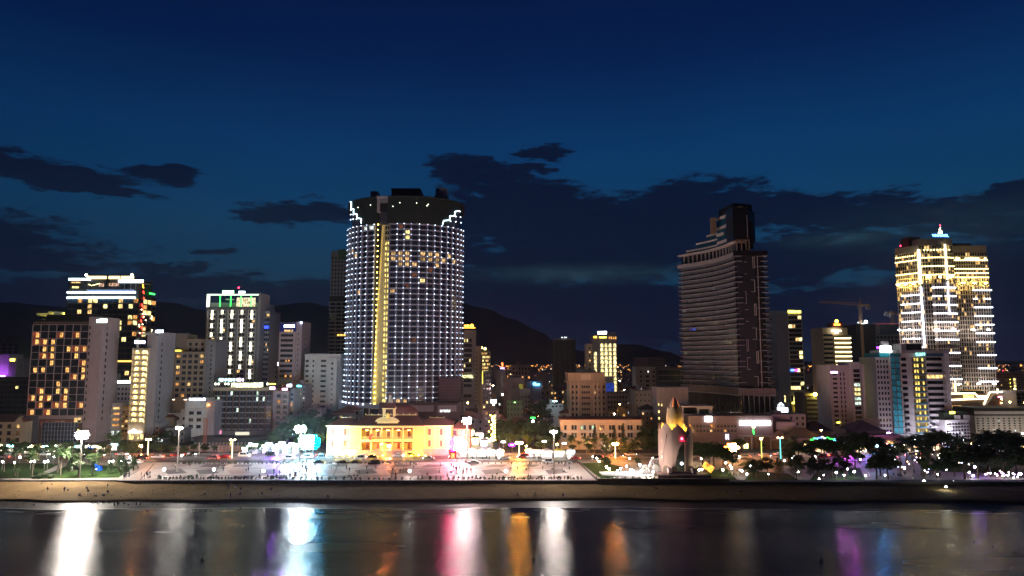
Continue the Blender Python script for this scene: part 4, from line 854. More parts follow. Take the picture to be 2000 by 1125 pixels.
ledline([(688.5, 394), (691.5, 395), (691.5, 408), (698, 408), (698, 417), (706, 418), (707, 426), (716, 427), (716.5, 436)])
ledline([(898.5, 412), (891.5, 413), (891, 421.5), (882.5, 422), (882, 430), (871.5, 431), (870, 438)])
# windows behind the crown steps, side lamps there
for (px, py) in ((690, 410), (697, 419), (690, 419), (705, 428), (697, 428), (690, 429), (900, 413), (893, 423), (901, 424), (884, 432), (893, 433), (902, 435)):
    ph = phi_px(px); x, y = el(ph, 1.01); MB().ball((x, y, P(px, py, YC + y).z - GZ), .36, 6, 4).build('facade_lamp', LAMP, T)
for (px, py) in ((792, 396), (823, 396), (844, 397), (842, 400), (779, 403), (735, 398), (708, 399)): ph = phi_px(px); x, y = el(ph, 1.01); MB().ball((x, y, zt(py)), .28, 6, 4).build('crown_lamp', em('crown_lamp', (.9, 1, .7), 5), T)
# rim ring on posts, higher in the middle rear
def ring(a, c, k, z, r, n=26, m=METAL, nm='rim_ring'):
    MB().tube([(*el(a + (c - a) * i / n, k), z(a + (c - a) * i / n)) for i in range(n + 1)], r, 6).build(nm, m, T)
ring(-PI * .5, PI * .5 + .3, 1.0, lambda p: zt(383), .4, m=crown)
ring(PI * .42, PI * 1.58, .98, lambda p: zt(383) + 5.5 * max(0, math.sin((p - PI * .42) / 1.16)), .5, 40, m=DARKW)
for i in range(14):
    p = PI * .42 + PI * 1.16 * i / 13; zz_ = zt(383) + 5.5 * max(0, math.sin((p - PI * .42) / 1.16)); x, y = el(p, .98); MB().box(x - .15, x + .15, y - .15, y + .15, ZC - 2, zz_).build('rim_post', METAL, T)
xx = lambda px: (px - CX_PX) * dxp
for nm, a, c, y0, y1, p0, p1, m in (('lift_tower', 725, 739, -12, -4, 386, 361, PINKW), ('plant_room', 739, 768, -10, 2, 386, 371, PINKW), ('gate_frame', 748, 769, -AY - .3, -18, 388, 383, PALE), ('gate_leg', 749, 754, -AY - .2, -24, 414, 388, PALE), ('gate_recess', 754, 768, -AY + .9, -20, 412, 396, BLACK), ('gate_lintel', 749, 769, -AY - .1, -22, 396, 388, GREY),
                                ('dark_plant_box', 768, 824, -14, 8, 386, 359, wall('night_panel', (.03, .03, .05))), ('box_cap', 767, 825, -15, 9, 359, 357.5, DARKW), ('plant_room', 825, 852, -6, 6, 386, 373, BEIGE), ('lift_tower', 822, 826, -13.9, -2, 382, 360, PINKW)):
    z0_, z1_ = zt(p0), zt(p1); MB().box(xx(a), xx(c), y0, y1, z0_, z1_).build(nm, m, T)
MB().cyl((xx(864), -6, zt(386)), 12 * dxp * 1.25, 12 * dxp * 1.25, zt(367) - zt(386), 24).build('round_tank_base', PALE, T); MB().cyl((xx(864), -6, zt(367)), 12 * dxp, 12 * dxp, zt(352) - zt(367), 24).build('round_tank', PALE, T)
MB().cyl((xx(800), 0, zt(357)), .1, .04, 5, 5).build('antenna', METAL, T); MB().box(xx(838), xx(840), -22, -21.4, zt(390), zt(383)).build('vent', PALE, T)
# podium: dark glass with white fins at the left, framed halls at the right
m_ = band(-PI * .55, PL + .05, 16, .93, .97, 0, ZB - 2.5); m_.build('podium_glass', DG, T); o = band(-PI * .55, PI * .55, 40, .95, 1.0, ZB - 2.6, ZB - .4).build('podium_band', slabm, T)
for px in (676, 681, 689, 697, 707, 717, 727, 740): ph = phi_px(px); x, y = el(ph, .985); MB().box(x - .28, x + .28, y - .3, y + .5, 0, ZB - 2.6).build('podium_fin', WHITE, T)
for (px, py) in [(678.5, 789), (690, 789), (699, 789.5), (708, 790), (718, 790), (729, 790.5), (771, 790), (784, 790), (797, 790), (810, 790), (828, 790), (842, 790), (854, 790)]: ph = phi_px(px); x, y = el(ph, 1.015); MB().ball((x, y, zt(py)), .45, 6, 4).build('facade_lamp', LAMP, T)
pod = wall('podium_brown', (.14, .08, .08)); z_ = zt
MB().box(xx(762), xx(912), -AY - 3, -6, 0, z_(786)).build('podium_hall', pod, T)
for (a, c, p0, p1, m) in ((788, 808, 802, 792, PINKW), (815, 862, 803, 791, PINKW), (870, 904, 803, 791, PINKW), (800, 806, 806, 800, L_YEL), (874, 893, 804, 799, L_WHI), (769, 773, 785, 779, L_YEL), (817, 838, 812, 803, DARKW), (795, 812, 812, 803, GREY)):
    MB().box(xx(a), xx(c), -AY - 3.6, -AY - 3.02, z_(p0), z_(p1)).build('podium_panel', m, T)
# purple brown scaffold covered corner, lower right
MB().box(xx(868), xx(909), -AY + 5, -3, z_(803), z_(738)).build('netted_corner', wall('net_purple', (.07, .04, .06)), T)
for i in range(9): MB().box(xx(868), xx(909), -AY + 4.8, -AY + 4.95, z_(742 + i * 6), z_(741.4 + i * 6)).build('net_rail', pod, T)
MB().ball((xx(777), -AY - 3, z_(772)), .5, 6, 4); e = empty('flag_tower', (P(762, 800, 345).x, 345, GZ), 'small white and red turret top standing behind the palace roof', 'turret')
zf = lambda py: P(762, py, 345).z - GZ
MB().box(-.6, .6, -.6, .6, 0, zf(772)).build('shaft', WHITE, e); MB().box(-.8, .8, -.8, .8, zf(772), zf(769)).build('red_cap', ROOFR, e); MB().box(-1.2, 1.2, -1.2, 1.2, zf(787), zf(785)).build('ledge', PINKW, e)
# ================================================================== BUILDINGS RIGHT OF THE GREAT TOWER
b = Bld('orange_sign_hotel', 'slim pale hotel with an orange round-topped roof sign beside the great round tower', 905, 928, 645, 470, 14, PALE, 'hotel', pyr=720)
z0, z1 = b.z(778), b.z(660); ch = (z1 - z0) / 12
for r in range(12):
    if r == 10: continue
    for k in range(6): b.window('f', b.u(907.5 + k * 2.5), z1 - (r + .5) * ch, .75, ch * .62, L_YEL if rnd.random() < .1 else DG, False)
b.part('side_block', (b.W, b.u(939), 1, 14, 0, b.z(676)), CREAM); b.sign(911, 636.5, 10, 5, S_ORA, 'roof_sign', .4); MB().cyl((b.u(921), -.3, b.z(636.5)), 1.3, 1.3, .4, 12, ax=(0, -1, 0)).build('round_emblem', S_ORA, b.root); b.part('lit_band', (0, b.W, -.4, -.1, b.z(641), b.z(640)), S_ORA)
e = b.sign(912, 735.5, 19, 6, em('hotel_sign', (1, .95, .4), 3.5), 'wall_sign', .5); [bpy.data.objects.remove(c) for c in list(e.children) if c.name.startswith('lettering')]; text('HOTEL', 2.0, em('hotel_sign', (1, .95, .4), 3.5), e, (0, -.2, 0))
for i in range(15): put('window', win_mesh(.5, 1.2, DG), b.root, (b.u(930), .95, b.z(690) - i * 2.7))
b.done()
b = Bld('lit_loggia_hotel', 'cream hotel with glowing yellow balcony rows and rooftop garden lamps right of the orange sign', 929, 957, 686, 500, 14, CREAM, 'hotel', pyr=730)
z0, z1 = b.z(750), b.z(694); nf = 8
b.grid('f', b.u(942), b.W, z0, z1, nf, 5, .75, .55, .8, lits=(L_YEL, L_WARM), dark=DG); b.slabs('f', b.u(942), b.W + .6, z0, z1, nf, .35, 1.0); b.grid('f', b.u(934), b.u(956), b.z(693), b.z(688), 1, 5, .7, .7, .5)
for px, py in ((934, 681), (940, 679), (947, 681)): MB().ball((b.u(px), 1, b.z(py)), 1.0, 8, 5).build('roof_lamp', em('roof_lamp_y', (1, .85, .3), 6), b.root)
for i in range(7): MB().ball((b.u(943), -.6, b.z(727 + i * 3.6)), .35, 6, 4).build('string_light', S_YEL, b.root)
for i in range(6): MB().ball((b.u(931 + i * 4), 3, b.H + .5), 1.1, 6, 4).build('roof_shrub', foliage('leaf_dark', (.012, .03, .008), (.03, .07, .015)), b.root)
b.done()
b = Bld('dark_side_block', 'dark block at the right foot of the yellow-lit loggia hotel', 943, 960, 725, 460, 14, GREY); b.grid('f', 0, b.W, 2, b.H - 1, 10, 3, .6, .5, .04); b.done()
b = Bld('red_cross_house', 'white block under a small red sign with a blue bar', 968, 991, 723, 560, 14, PALE); b.grid('f', b.u(978), b.W, b.z(770), b.z(727), 6, 3, .5, .5, .05); b.part('stair_house', (b.u(977), b.u(984), 2, 8, b.H, b.z(720)), GREY)
mb = MB(); u, z = b.u(981), b.z(712); mb.box(u - .3, u + .3, -.3, 0, z - 2.2, z + 1.8).box(u - 1, u + 1, -.32, -.02, z + .3, z + .9); mb.build('red_sign', em('sign_redor', (1, .12, .03), 8), b.root); b.part('blue_bar', (b.u(977), b.u(985), -.3, 0, b.z(720.5), b.z(718)), em('bar_lav', (.5, .4, 1), 4)); b.done()
b = Bld('brick_red_block', 'reddish block with a square-windowed top storey left of the green netted tower', 1000, 1036, 713, 640, 16, PINKW); b.grid('f', 0, b.W, b.z(750), b.z(716), 4, 6, .5, .5, .12, lits=(L_AMB,)); b.roof(8, 1); b.part('red_floodlight', (b.W * .3, b.W * .4, -4, -3.6, 8, 8.5), em('flood_red', (1, .12, .04), 50)); b.done()
b = Bld('blank_wall_block', 'tall blank pale block in the middle of the low city', 983, 1024, 739, 455, 18, PINKW); 
for i in range(3): put('window', win_mesh(.6, 1.0, DG), b.root, (b.u(998), -.05, b.z(746 + i * 5)))
b.part('mullion_strip', (b.u(996), b.u(1000), -.2, -.02, b.z(775), b.z(742)), PALE); b.roof(4, 1, False); b.done()
b = Bld('blue_logo_block', 'pale block with a blue lit oval and bar sign on its top corner', 1028, 1058, 745, 470, 14, PALE); b.grid('f', b.u(1044), b.u(1056), b.z(775), b.z(755), 3, 3, .5, .5, .3); b.part('white_front', (b.u(1040), b.u(1058), -.5, 0, 0, b.z(748)), WHITE)
BL = em('sign_azure', (.1, .45, 1), 8); MB().cyl((b.u(1044), -1, b.z(749.5)), 1.1, 1.1, .3, 12, ax=(0, -1, 0)).build('sign_disc', BL, b.root); b.part('sign_bar', (b.u(1045), b.u(1054), -1.2, -.9, b.z(752.5), b.z(749.5)), BL); b.done()
b = Bld('stepped_grey_block', 'stepped grey block with dark upper terrace before the blank pale one', 1000, 1036, 760, 440, 14, PALE); b.part('upper_terrace', (b.u(998), b.u(1015), -2, 6, 0, b.z(757)), GREY); b.grid('f', 0, b.W, b.z(800), b.z(770), 3, 6, .4, .4, .05); b.part('yellow_room', (b.u(1014), b.u(1022), 4, 8, b.H, b.z(751)), lit('yel_room', (.7, .6, .1), .5)); b.done()
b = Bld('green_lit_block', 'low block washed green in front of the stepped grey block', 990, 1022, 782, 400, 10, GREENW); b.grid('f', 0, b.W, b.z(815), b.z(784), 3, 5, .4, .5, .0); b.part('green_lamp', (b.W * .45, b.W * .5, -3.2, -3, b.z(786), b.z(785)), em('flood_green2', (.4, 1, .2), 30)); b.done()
b = Bld('white_villa_block', 'small bright bluish white flat-roofed villa with dark openings', 1066, 1100, 790, 400, 10, WHITE, 'house'); b.part('upper_house', (b.u(1074), b.u(1084), 1, 6, b.H, b.z(782)), WHITE); b.grid('f', b.u(1076), b.u(1098), b.z(796), b.z(791), 1, 3, .5, .6, 0); b.part('cool_lamp', (b.W * .4, b.W * .6, -5, -4.7, b.H + 2, b.H + 2.3), em('flood_cool', (.5, .9, 1), 60)); b.done()
b = Bld('green_net_tower', 'unlit construction tower wrapped in dark green netting against the hill', 1083, 1124, 664, 560, 20, wall('green_net', (.045, .065, .055)), 'tower', pyr=710); z1, z0 = b.H, 4
b.piers('f', 0, b.W, 0, b.H, 4, .5, .3, wall('net_seam', (.09, .11, .09))); b.slabs('f', -.3, b.W + .3, 2, b.H, 9, .3, .35, wall('net_seam', (.09, .11, .09)))
b.part('raw_top', (1, b.W - 1, 1, 18, b.H, b.z(661)), GREY); 
for px in (1098, 1103, 1106): MB().ball((b.u(px), 0, b.z(659)), .35, 6, 4).build('site_lamp', em('site_lamp', (.9, 1, .95), 6), b.root)
b.done()
# arched hotel in the distance
b = Bld('arched_night_hotel', 'dark hotel with four columns of glowing arched windows and a white roof sign', 1158, 1205, 655, 480, 16, GREY, 'hotel', pyr=710)
ch = 8.1 / F * 480; AR = []
mb = MB(); w = 1.9; mb.face([(-w / 2, -.08, -ch * .32), (w / 2, -.08, -ch * .32), (w / 2, -.08, ch * .1), (w * .35, -.08, ch * .32), (0, -.08, ch * .4), (-w * .35, -.08, ch * .32), (-w / 2, -.08, ch * .1)]); mb.box(-w * .6, w * .6, -.7, 0, -ch * .46, -ch * .34)
arl = mb.mesh('arched_window', [lit('arch_room', (1, .82, .36), 2.0)])
for c, px in enumerate((1163, 1176, 1184, 1192, 1201)):
    for r in range(13):
        if c == 0 and (r < 2 or r > 6): continue
        if c in (1, 2, 3) and r > 7 - 0 * c: continue
        put('arched_window', arl, b.root, (b.u(px), 0, b.z(674 + r * 8.1)))
b.grid('f', b.u(1189), b.W, b.z(663), b.z(657), 1, 4, .7, .8, .6, lits=(L_AMB,)); b.part('side_block', (b.u(1147), 0, 2, 16, 0, b.z(671)), CREAM)
for i in range(9): b.window('f', b.u(1152), b.z(680 + i * 8), 1.0, 1.4, L_WARM if i in (1, 3) else DG)
b.sign(1177, 650, 18, 7, S_WHI, 'roof_sign', .6); b.sign(1163, 658.5, 6, 4, S_ORA, 'amber_sign', .5); b.sign(1178, 659, 14, 3, S_YEL, 'roof_sign', .5); b.part('roof_house', (b.u(1187), b.W, 2, 14, b.H, b.z(649)), GREY); b.done()
# art deco tower
b = Bld('deco_tower', 'square beige tower with corner pilasters and a wide cornice behind the long white building', 1113, 1175, 748, 372, 20, BEIGE, 'building', pyr=770)
Zc = b.z(745); b.part('crown_block', (-.8, b.W + 1.6, -.8, 20, Zc, b.z(729)), BEIGE)
b.part('cornice', (-1.6, b.W + 2.4, -1.6, 21, b.z(748), Zc), BEIGE); b.part('cornice', (-1.1, b.W + 1.9, -1.1, 20.5, b.z(731), b.z(728)), BEIGE)
b.part('central_bay', (b.u(1131), b.u(1158), -.8, 0, 0, Zc), BEIGE); b.part('gable_panel', (b.u(1135), b.u(1154), -1.1, -.8, b.z(742), b.z(731)), CREAM)
for i in range(9): b.part('pilaster', (b.u(1113 + i * 7.6), b.u(1115.2 + i * 7.6), -1.1, -.0, 0, Zc), CREAM) if i not in (3, 4, 5) else None
nf = 9; z0, z1 = 1, b.z(750)
for r in range(nf):
    z = z1 - (r + .5) * (z1 - z0) / nf
    for px in (1119, 1126.5, 1162, 1169): b.window('f', b.u(px), z, 1.0, 1.5, L_WARM if (r, px) in ((1, 1162), (6, 1169)) else DG)
    for k in range(4): b.window('f', b.u(1137.5 + k * 4.2), z, .9, 1.3, DG, off=.82)
    b.part('string_course', (-.15, b.W + .1, -.18, 0, z - 1.6, z - 1.45), CREAM)
b.part('side_face', (b.W + .1, b.u(1184), 1, 20, 0, Zc), BEIGE)
for r in range(nf): put('window', win_mesh(.9, 1.4, DG), b.root, (b.u(1179.5), .95, z1 - (r + .5) * (z1 - z0) / nf))
b.part('roof_house', (b.u(1130), b.u(1165), 4, 14, b.z(728), b.z(722)), GREY)
for i in range(9): b.part('roof_unit', (b.u(1128 + i * 5), b.u(1131 + i * 5), 2, 4, b.z(728), b.z(724)), METAL)
b.done()
# long white two storey building
b = Bld('long_colonial_building', 'long cream two storey building with dark cornice and paired shutters behind the palms', 1095, 1252, 820, 318, 14, CREAM, 'building')
b.part('cornice', (-.5, b.W + .5, -.7, 14, b.H, b.H + .45), ROOFR); b.part('cornice', (-.3, b.W + .3, -.4, 0, b.H - 2.2, b.H - 1.8), CREAM)
for i, px in enumerate((1104, 1121, 1139, 1155, 1175, 1194, 1212, 1230, 1245)):
    for r, py in enumerate((835, 850)):
        for k in ((-1, 1) if i not in (0, 8) else (0,)): b.window('f', b.u(px) + k * .65, b.z(py), 1.15, 2.1, lit('lit_greenish', (.7, 1, .65), .9) if (r, i, k) in ((0, 2, -1), (0, 3, 1)) else DG)
b.part('portico', (b.u(1172), b.u(1190), -5, 0, 0, 4.2), WHITE); b.part('portico_light', (b.u(1175), b.u(1187), -5.2, -5.0, .4, 3), lit('portico_warm', (1, .9, .65), 1.6))
b.part('band', (-.2, b.W + .2, -.25, 0, b.z(844), b.z(842.5)), WHITE); b.done()
b = Bld('grey_purple_block', 'dim purplish block of small windows right of the beige deco tower', 1186, 1226, 768, 420, 14, PINKW); b.grid('f', 0, b.W, b.z(820), b.z(771), 5, 7, .5, .45, .04); b.part('roof_rail', (0, b.W, -.1, .1, b.H, b.H + 1), GREY); b.done()
b = Bld('blue_net_block', 'small block with a blue lit net between deco tower and arched hotel', 1184, 1200, 748, 440, 8, GREY); b.part('blue_net', (0, b.W, -.3, -.1, b.z(768), b.H), lit('blue_net_lit', (.04, .1, .6), .5, .2)); b.done()
b = Bld('white_dotted_block', 'white block with five rows of small square windows', 1242, 1286, 718, 540, 16, WHITE, pyr=740); 
for r in range(4):
    for px in (1252, 1263, 1266, 1277): b.window('f', b.u(px), b.z(726 + r * 9), 1.5, 1.6, L_WHI if (r, px) == (0, 1266) else DG)
b.parapet(.6); b.done()
b = Bld('glass_low_block', 'long unlit glass-fronted block behind the curved hotel foot', 1286, 1335, 717, 530, 16, GREY); b.grid('f', 0, b.W, b.z(755), b.z(722), 3, 9, .88, .8, 0, dark=BG_); b.slabs('f', 0, b.W, b.z(755), b.z(722), 3, .4, .4, PALE); b.done()
b = Bld('far_frame_block', 'far raw concrete frame building on the skyline left of the curved hotel', 1242, 1299, 698, 900, 20, PINKW, pyr=710); b.grid('f', b.W * .42, b.W, b.z(716), b.z(699), 5, 8, .8, .7, 0); b.done()
b = Bld('white_slope_block', 'white stepped house block left of the lotus tower', 1240, 1280, 763, 400, 12, WHITE); b.grid('f', 0, b.W, b.z(810), b.z(766), 4, 5, .25, .3, .04); b.roof(3, 2); b.done()
b = Bld('grey_tall_shed', 'plain grey tower block directly behind the lotus tower', 1284, 1345, 756, 340, 14, GREY, pyr=800)
for (px, py) in ((1287, 790), (1293, 791), (1287, 804), (1287, 817)): b.window('f', b.u(px), b.z(py), .9, 1.3, L_YEL)
for i in range(5): b.part('panel_joint', (b.u(1290 + i * 11), b.u(1290.4 + i * 11), -.06, 0, 0, b.H), DARKW)
b.done()
b = Bld('dim_lit_cottage', 'dim house with dark pitched roof left of the grey tower block', 1252, 1284, 800, 350, 10, GREY, 'house'); hip(b, 2.5, ROOFD); b.grid('f', 0, b.W, b.z(840), b.z(803), 4, 4, .3, .4, .2); b.done()

# ---------------- the dark curved hotel
cwall = wall('curved_slab', (.35, .38, .46)); 
O = empty('curved_hotel', (0, 0, GZ), 'tall unlit hotel with a concave balcony front, dark end wall and stepped glass crown', 'hotel')
YA, YB = 352.0, 402.0
A = P(1441, 620, YA); Bp = P(1330, 640, YB); A.z = Bp.z = 0
O.location = (A.x, A.y, GZ)
def cv(t, off=0.0):    # t 0 at the near corner, 1 at the far left end; concave arc
    d = Bp - A; p = A + d * t; L_ = d.length; nrm = Vector((d.y, -d.x, 0)).normalized();
    if nrm.x > 0: nrm = -nrm
    s = -math.sin(PI * t) * 4.5 + off
    p = p + nrm * s; return (p.x - A.x, p.y - A.y)
zc = lambda py, Y=YA: P(1441, py, Y).z - GZ
ZT2, ZB2 = zc(500), zc(758); NF = 25; FH = (ZT2 - ZB2) / NF; NT_ = 22
rc = P(1494, 620, YA + 2); ex = rc.x - A.x
# body
poly = [cv(i / NT_, -.9) for i in range(NT_ + 1)] + [(cv(1)[0] + 9, cv(1)[1] + 12), (ex + 3, 52), (ex, 1.2), (0.2, .3)]
MB().prism(poly[::-1], 0, ZT2).build('core_wall', wall('curved_core', (.035, .04, .055)), O)
def cband(off0, off1, z0_, z1_, t0=0, t1=1, n=NT_):
    mb = MB(); o_ = [cv(t0 + (t1 - t0) * i / n, off1) for i in range(n + 1)]; i_ = [cv(t0 + (t1 - t0) * i / n, off0) for i in range(n + 1)]
    for q in range(n):
        mb.face([(*o_[q], z0_), (*o_[q], z1_), (*o_[q + 1], z1_), (*o_[q + 1], z0_)]); mb.face([(*o_[q], z1_), (*i_[q], z1_), (*i_[q + 1], z1_), (*o_[q + 1], z1_)]); mb.face([(*i_[q], z0_), (*o_[q], z0_), (*o_[q + 1], z0_), (*i_[q + 1], z0_)])
    k = 0; mb.face([(*i_[k], z0_), (*i_[k], z1_), (*o_[k], z1_), (*o_[k], z0_)]); k = n; mb.face([(*i_[k], z0_), (*o_[k], z0_), (*o_[k], z1_), (*i_[k], z1_)]); return mb
sl = cband(-.95, 1.1, -.2, .2).mesh('balcony_slab', [cwall]); rl = cband(.95, 1.05, .2, 1.0).mesh('glass_rail', [glass('rail_glass', (.03, .033, .04), .2)])
for i in range(NF + 1): put('balcony_slab', sl, O, (0, 0, ZB2 + i * FH)); put('glass_rail', rl, O, (0, 0, ZB2 + i * FH)) if i < NF else None
for i in range(1, NT_, 1):
    x0, y0 = cv(i / NT_, -.95); x1, y1 = cv(i / NT_, 1.0); mb = MB(); dx_, dy_ = (y1 - y0) * .09, -(x1 - x0) * .09
    k = [(x0 - dx_, y0 - dy_), (x0 + dx_, y0 + dy_), (x1 + dx_, y1 + dy_), (x1 - dx_, y1 - dy_)]; mb.prism(k, ZB2, ZT2); mb.build('party_wall', cwall, O)
n_ = 0; ex_ = MB(); oc = {(5, 11): L_WHI, (11, 7): L_AMB, (12, 11): L_WARM, (12, 12): L_WARM, (13, 4): S_BLU, (13, 3): lit('lit_blue', (.05, .1, 1), 2.5), (13, 7): L_AMB, (16, 16): L_YEL, (16, 17): L_YEL, (16, 18): L_YEL, (20, 4): L_WHI, (21, 14): L_WARM, (9, 1): L_WHI, (18, 1): L_YEL, (11, 2): lit('g_dim', (.1, .6, .2), .4), (23, 10): L_WARM}
for r in range(NF):
    for i in range(NT_):
        x0, y0 = cv(1 - (i + .12) / NT_, -.86); x1, y1 = cv(1 - (i + .62) / NT_, -.86); z = ZT2 - (r + .5) * FH; w_ = math.hypot(x1 - x0, y1 - y0); m = oc.get((r, i), DG); rz = math.atan2(y1 - y0, x1 - x0)
        if n_ < 285 or m is not DG: put('window', win_mesh(w_, FH * .7, m, m is DG), O, ((x0 + x1) / 2, (y0 + y1) / 2, z), rz); n_ += 1
        else: ex_.face([(x0, y0, z - FH * .35), (x1, y1, z - FH * .35), (x1, y1, z + FH * .35), (x0, y0, z + FH * .35)])
o = ex_.build('small_window_panes', DG, O); o['kind'] = 'stuff'
# dark end wall facing the sea with bracket shaped trims, balconies at both edges
MB().box(.2, ex, .9, 3, ZB2, ZT2).build('end_wall', BLACK, O)
ux = lambda px: (px - 1441) / F * YA
trim = wall('trim_pale', (.62, .60, .60))
def tbox(a, c, p0, p1, o_=0): MB().box(ux(a), ux(c), .55, .88, zc(p1), zc(p0)).build('wall_trim', trim, O)
for (x, p0, p1, s_) in ((1456, 511, 535, 1), (1456, 569, 593, 0), (1456, 604, 628, 1), (1457, 663, 686, 0), (1457, 698, 722, 1), (1475, 501, 523, 0), (1477, 546, 570, -1), (1475, 593, 616, 0), (1477, 640, 663, -1), (1476, 686, 710, 0), (1477, 735, 756, -1)):
    tbox(x, x + .8, p0, p1); tbox(x + 3.2, x + 4, p0, p1) if s_ == 0 else None
    if s_: 
        a, c = (x, x + 7) if s_ > 0 else (x - 7, x + .8); tbox(a, c, p0, p0 + .9); tbox(a, c, p1 - .9, p1)
    else: tbox(x, x + 4, p0, p0 + .8); tbox(x, x + 4, p1 - .8, p1)
tbox(1450, 1451, 500, 757); tbox(1484, 1485, 500, 757)
sb = MB().box(0, ux(1452), -1.0, 1, -.15, .15).mesh('balcony_slab', [cwall]); sb2 = MB().box(0, ux(1441 + 11.5), -1.3, 2.5, -.16, .16).mesh('balcony_slab', [cwall]); gr = MB().box(0, ux(1441 + 11), -1.2, -1.1, .16, 1).mesh('glass_rail', [glass('rail_glass', (.03, .033, .04), .2)])
for i in range(NF + 1):
    z = ZB2 + i * FH
    if i % 4 in (0, 1): put('balcony_slab', sb, O, (0, 0, z))
    if i < NF: put('window', win_mesh(ux(1447), FH * .7, DG), O, (ux(1446), .85, z + FH * .5))
    put('balcony_slab', sb2, O, (ux(1491), 0, z)); put('glass_rail', gr, O, (ux(1491), 0, z)) if i < NF else None
    if i % 2: MB().box(ux(1481), ux(1492), -.3, 1, z - .12, z + .12).build('balcony_slab', cwall, O)
# podium
pp = [cv(i / 8, 1.2) for i in range(9)]
MB().prism(([(p[0], p[1]) for p in pp] + [(cv(1)[0] + 5, cv(1)[1] + 8), (ex + 3, 30), (ex + 2.5, -2.5), (0, -2.5)])[::-1], zc(773, YA - 2), ZB2).build('podium_band', wall('podium_mauve', (.21, .18, .19)), O)
pp = [cv(i / 8, .2) for i in range(9)]
MB().prism(([(p[0], p[1]) for p in pp] + [(cv(1)[0] + 5, cv(1)[1] + 8), (ex + 2, 30), (ex + 1.5, -1.5), (0, -1.5)])[::-1], 0, zc(773, YA - 2)).build('podium_glass', DG, O)
for px in (1444, 1454, 1464, 1474, 1484, 1494): MB().box(ux(px), ux(px) + .3, -2.0, -1.5, 0, zc(773, YA - 2)).build('podium_fin', trim, O)
MB().tube([(*cv(1 - i / 8, 1.3), zc(773, YA - 2)) for i in range(9)] + [(ex + 2.7, -2.7, zc(773, YA - 2))], .22, 5).build('podium_trim', WHITE, O)
for i in range(18): x, y = cv(i / 18, .4); MB().box(x - .08, x + .08, y - .2, y + .2, 0, zc(773, YA - 2)).build('podium_mullion', DARKW, O)
# crown: roof slab, open storey, stepped glass with pale bands
cr = lambda px, py, Y: (P(px, py, Y).x - A.x, Y - A.y, P(px, py, Y).z - GZ)
cband(-4, 1.6, ZT2 + .0, ZT2 + 2.0).build('crown_band', PALE, O); MB().box(-1.5, ex + 1.5, -1.2, 12, ZT2, ZT2 + 2.6).build('end_roof', BLACK, O)
cband(-6, -1.5, ZT2 + 2, ZT2 + 7).build('crown_glass', DG, O)
for i in range(16): x, y = cv(i / 16 + .02, -1.2); MB().box(x - .3, x + .3, y - .3, y + .3, ZT2 + 2, ZT2 + 7).build('crown_column', PALE, O)
cband(-7, 1.0, ZT2 + 7, ZT2 + 8).build('crown_slab', trim, O)
TG = glass('crown_teal', (.012, .07, .11), .2)
def tier(t0, t1, z0_, z1_, off=-1.0, back=-14, bandz=None): 
    cband(back, off, z0_, z1_, t0, t1, 8).build('crown_tier', TG, O)
    if bandz: cband(off, off + .5, z1_ - bandz, z1_, t0, t1, 8).build('tier_band', trim, O)
zz = ZT2 + 8
tier(.42, .92, zz, zz + 2.2, -1.5, -9, .8); tier(.42, .78, zz + 2.2, zz + 5.5, -1.5, -10, .9); tier(.42, .62, zz + 5.5, zz + 8.8, -1.5, -10, .9); tier(.36, .52, zz + 8.8, zz + 11.5, -1.5, -8, .9)
tier(.04, .42, zz, zz + 17, -.6, -14); cband(-13, -.8, zz + 17, zz + 21, .06, .38, 8).build('dark_storey', BLACK, O)
for (t0, t1, z_) in ((.12, .41, zz + 15.0), (.16, .41, zz + 9.6), (.28, .41, zz + 6.0), (.16, .41, zz + 1.6)): cband(-.6, .1, z_, z_ + 1.5, t0, t1, 6).build('tier_band', trim, O)
MB().box(-1, ux(1468), -.6, 12, ZT2 + 8.5, zc(404)).build('crown_block', wall('crown_dark_glass', (.02, .02, .022), .3), O); MB().box(ux(1466), ux(1478), 1, 14, ZT2 + 4, zc(432)).build('crown_block', wall('crown_dark_glass', (.02, .02, .022), .3), O)
for px in (1443, 1452, 1461, 1467): MB().box(ux(px), ux(px) + .35, -.9, -.2, ZT2 + 2.6, ZT2 + 8.5).build('crown_column', TANW, O)
MB().box(ux(1443), ux(1468), 2, 10, ZT2 + 2.6, ZT2 + 8.5).build('crown_storey', wall('crown_dark_glass', (.02, .02, .022), .3), O)
MB().box(ux(1443), ux(1469), -.9, 4, ZT2 + 8.1, ZT2 + 8.6).build('crown_slab', TANW, O); MB().box(ux(1464.5), ux(1465.3), -1, -.6, zc(465), zc(421)).build('mast', PALE, O)
for px, p in ((1446, 404), (1457, 404)): MB().box(ux(px), ux(1469), -.8, -.2, zc(p + 1.2), zc(p)).build('roof_beam', TANW, O)
mb = MB(); x, y, z = cr(1394, 425, YA + 16); mb.box(x - 1.2, x + 1.2, y, y + 3, ZT2 + 15, z); mb.build('lift_tower', TANW, O)
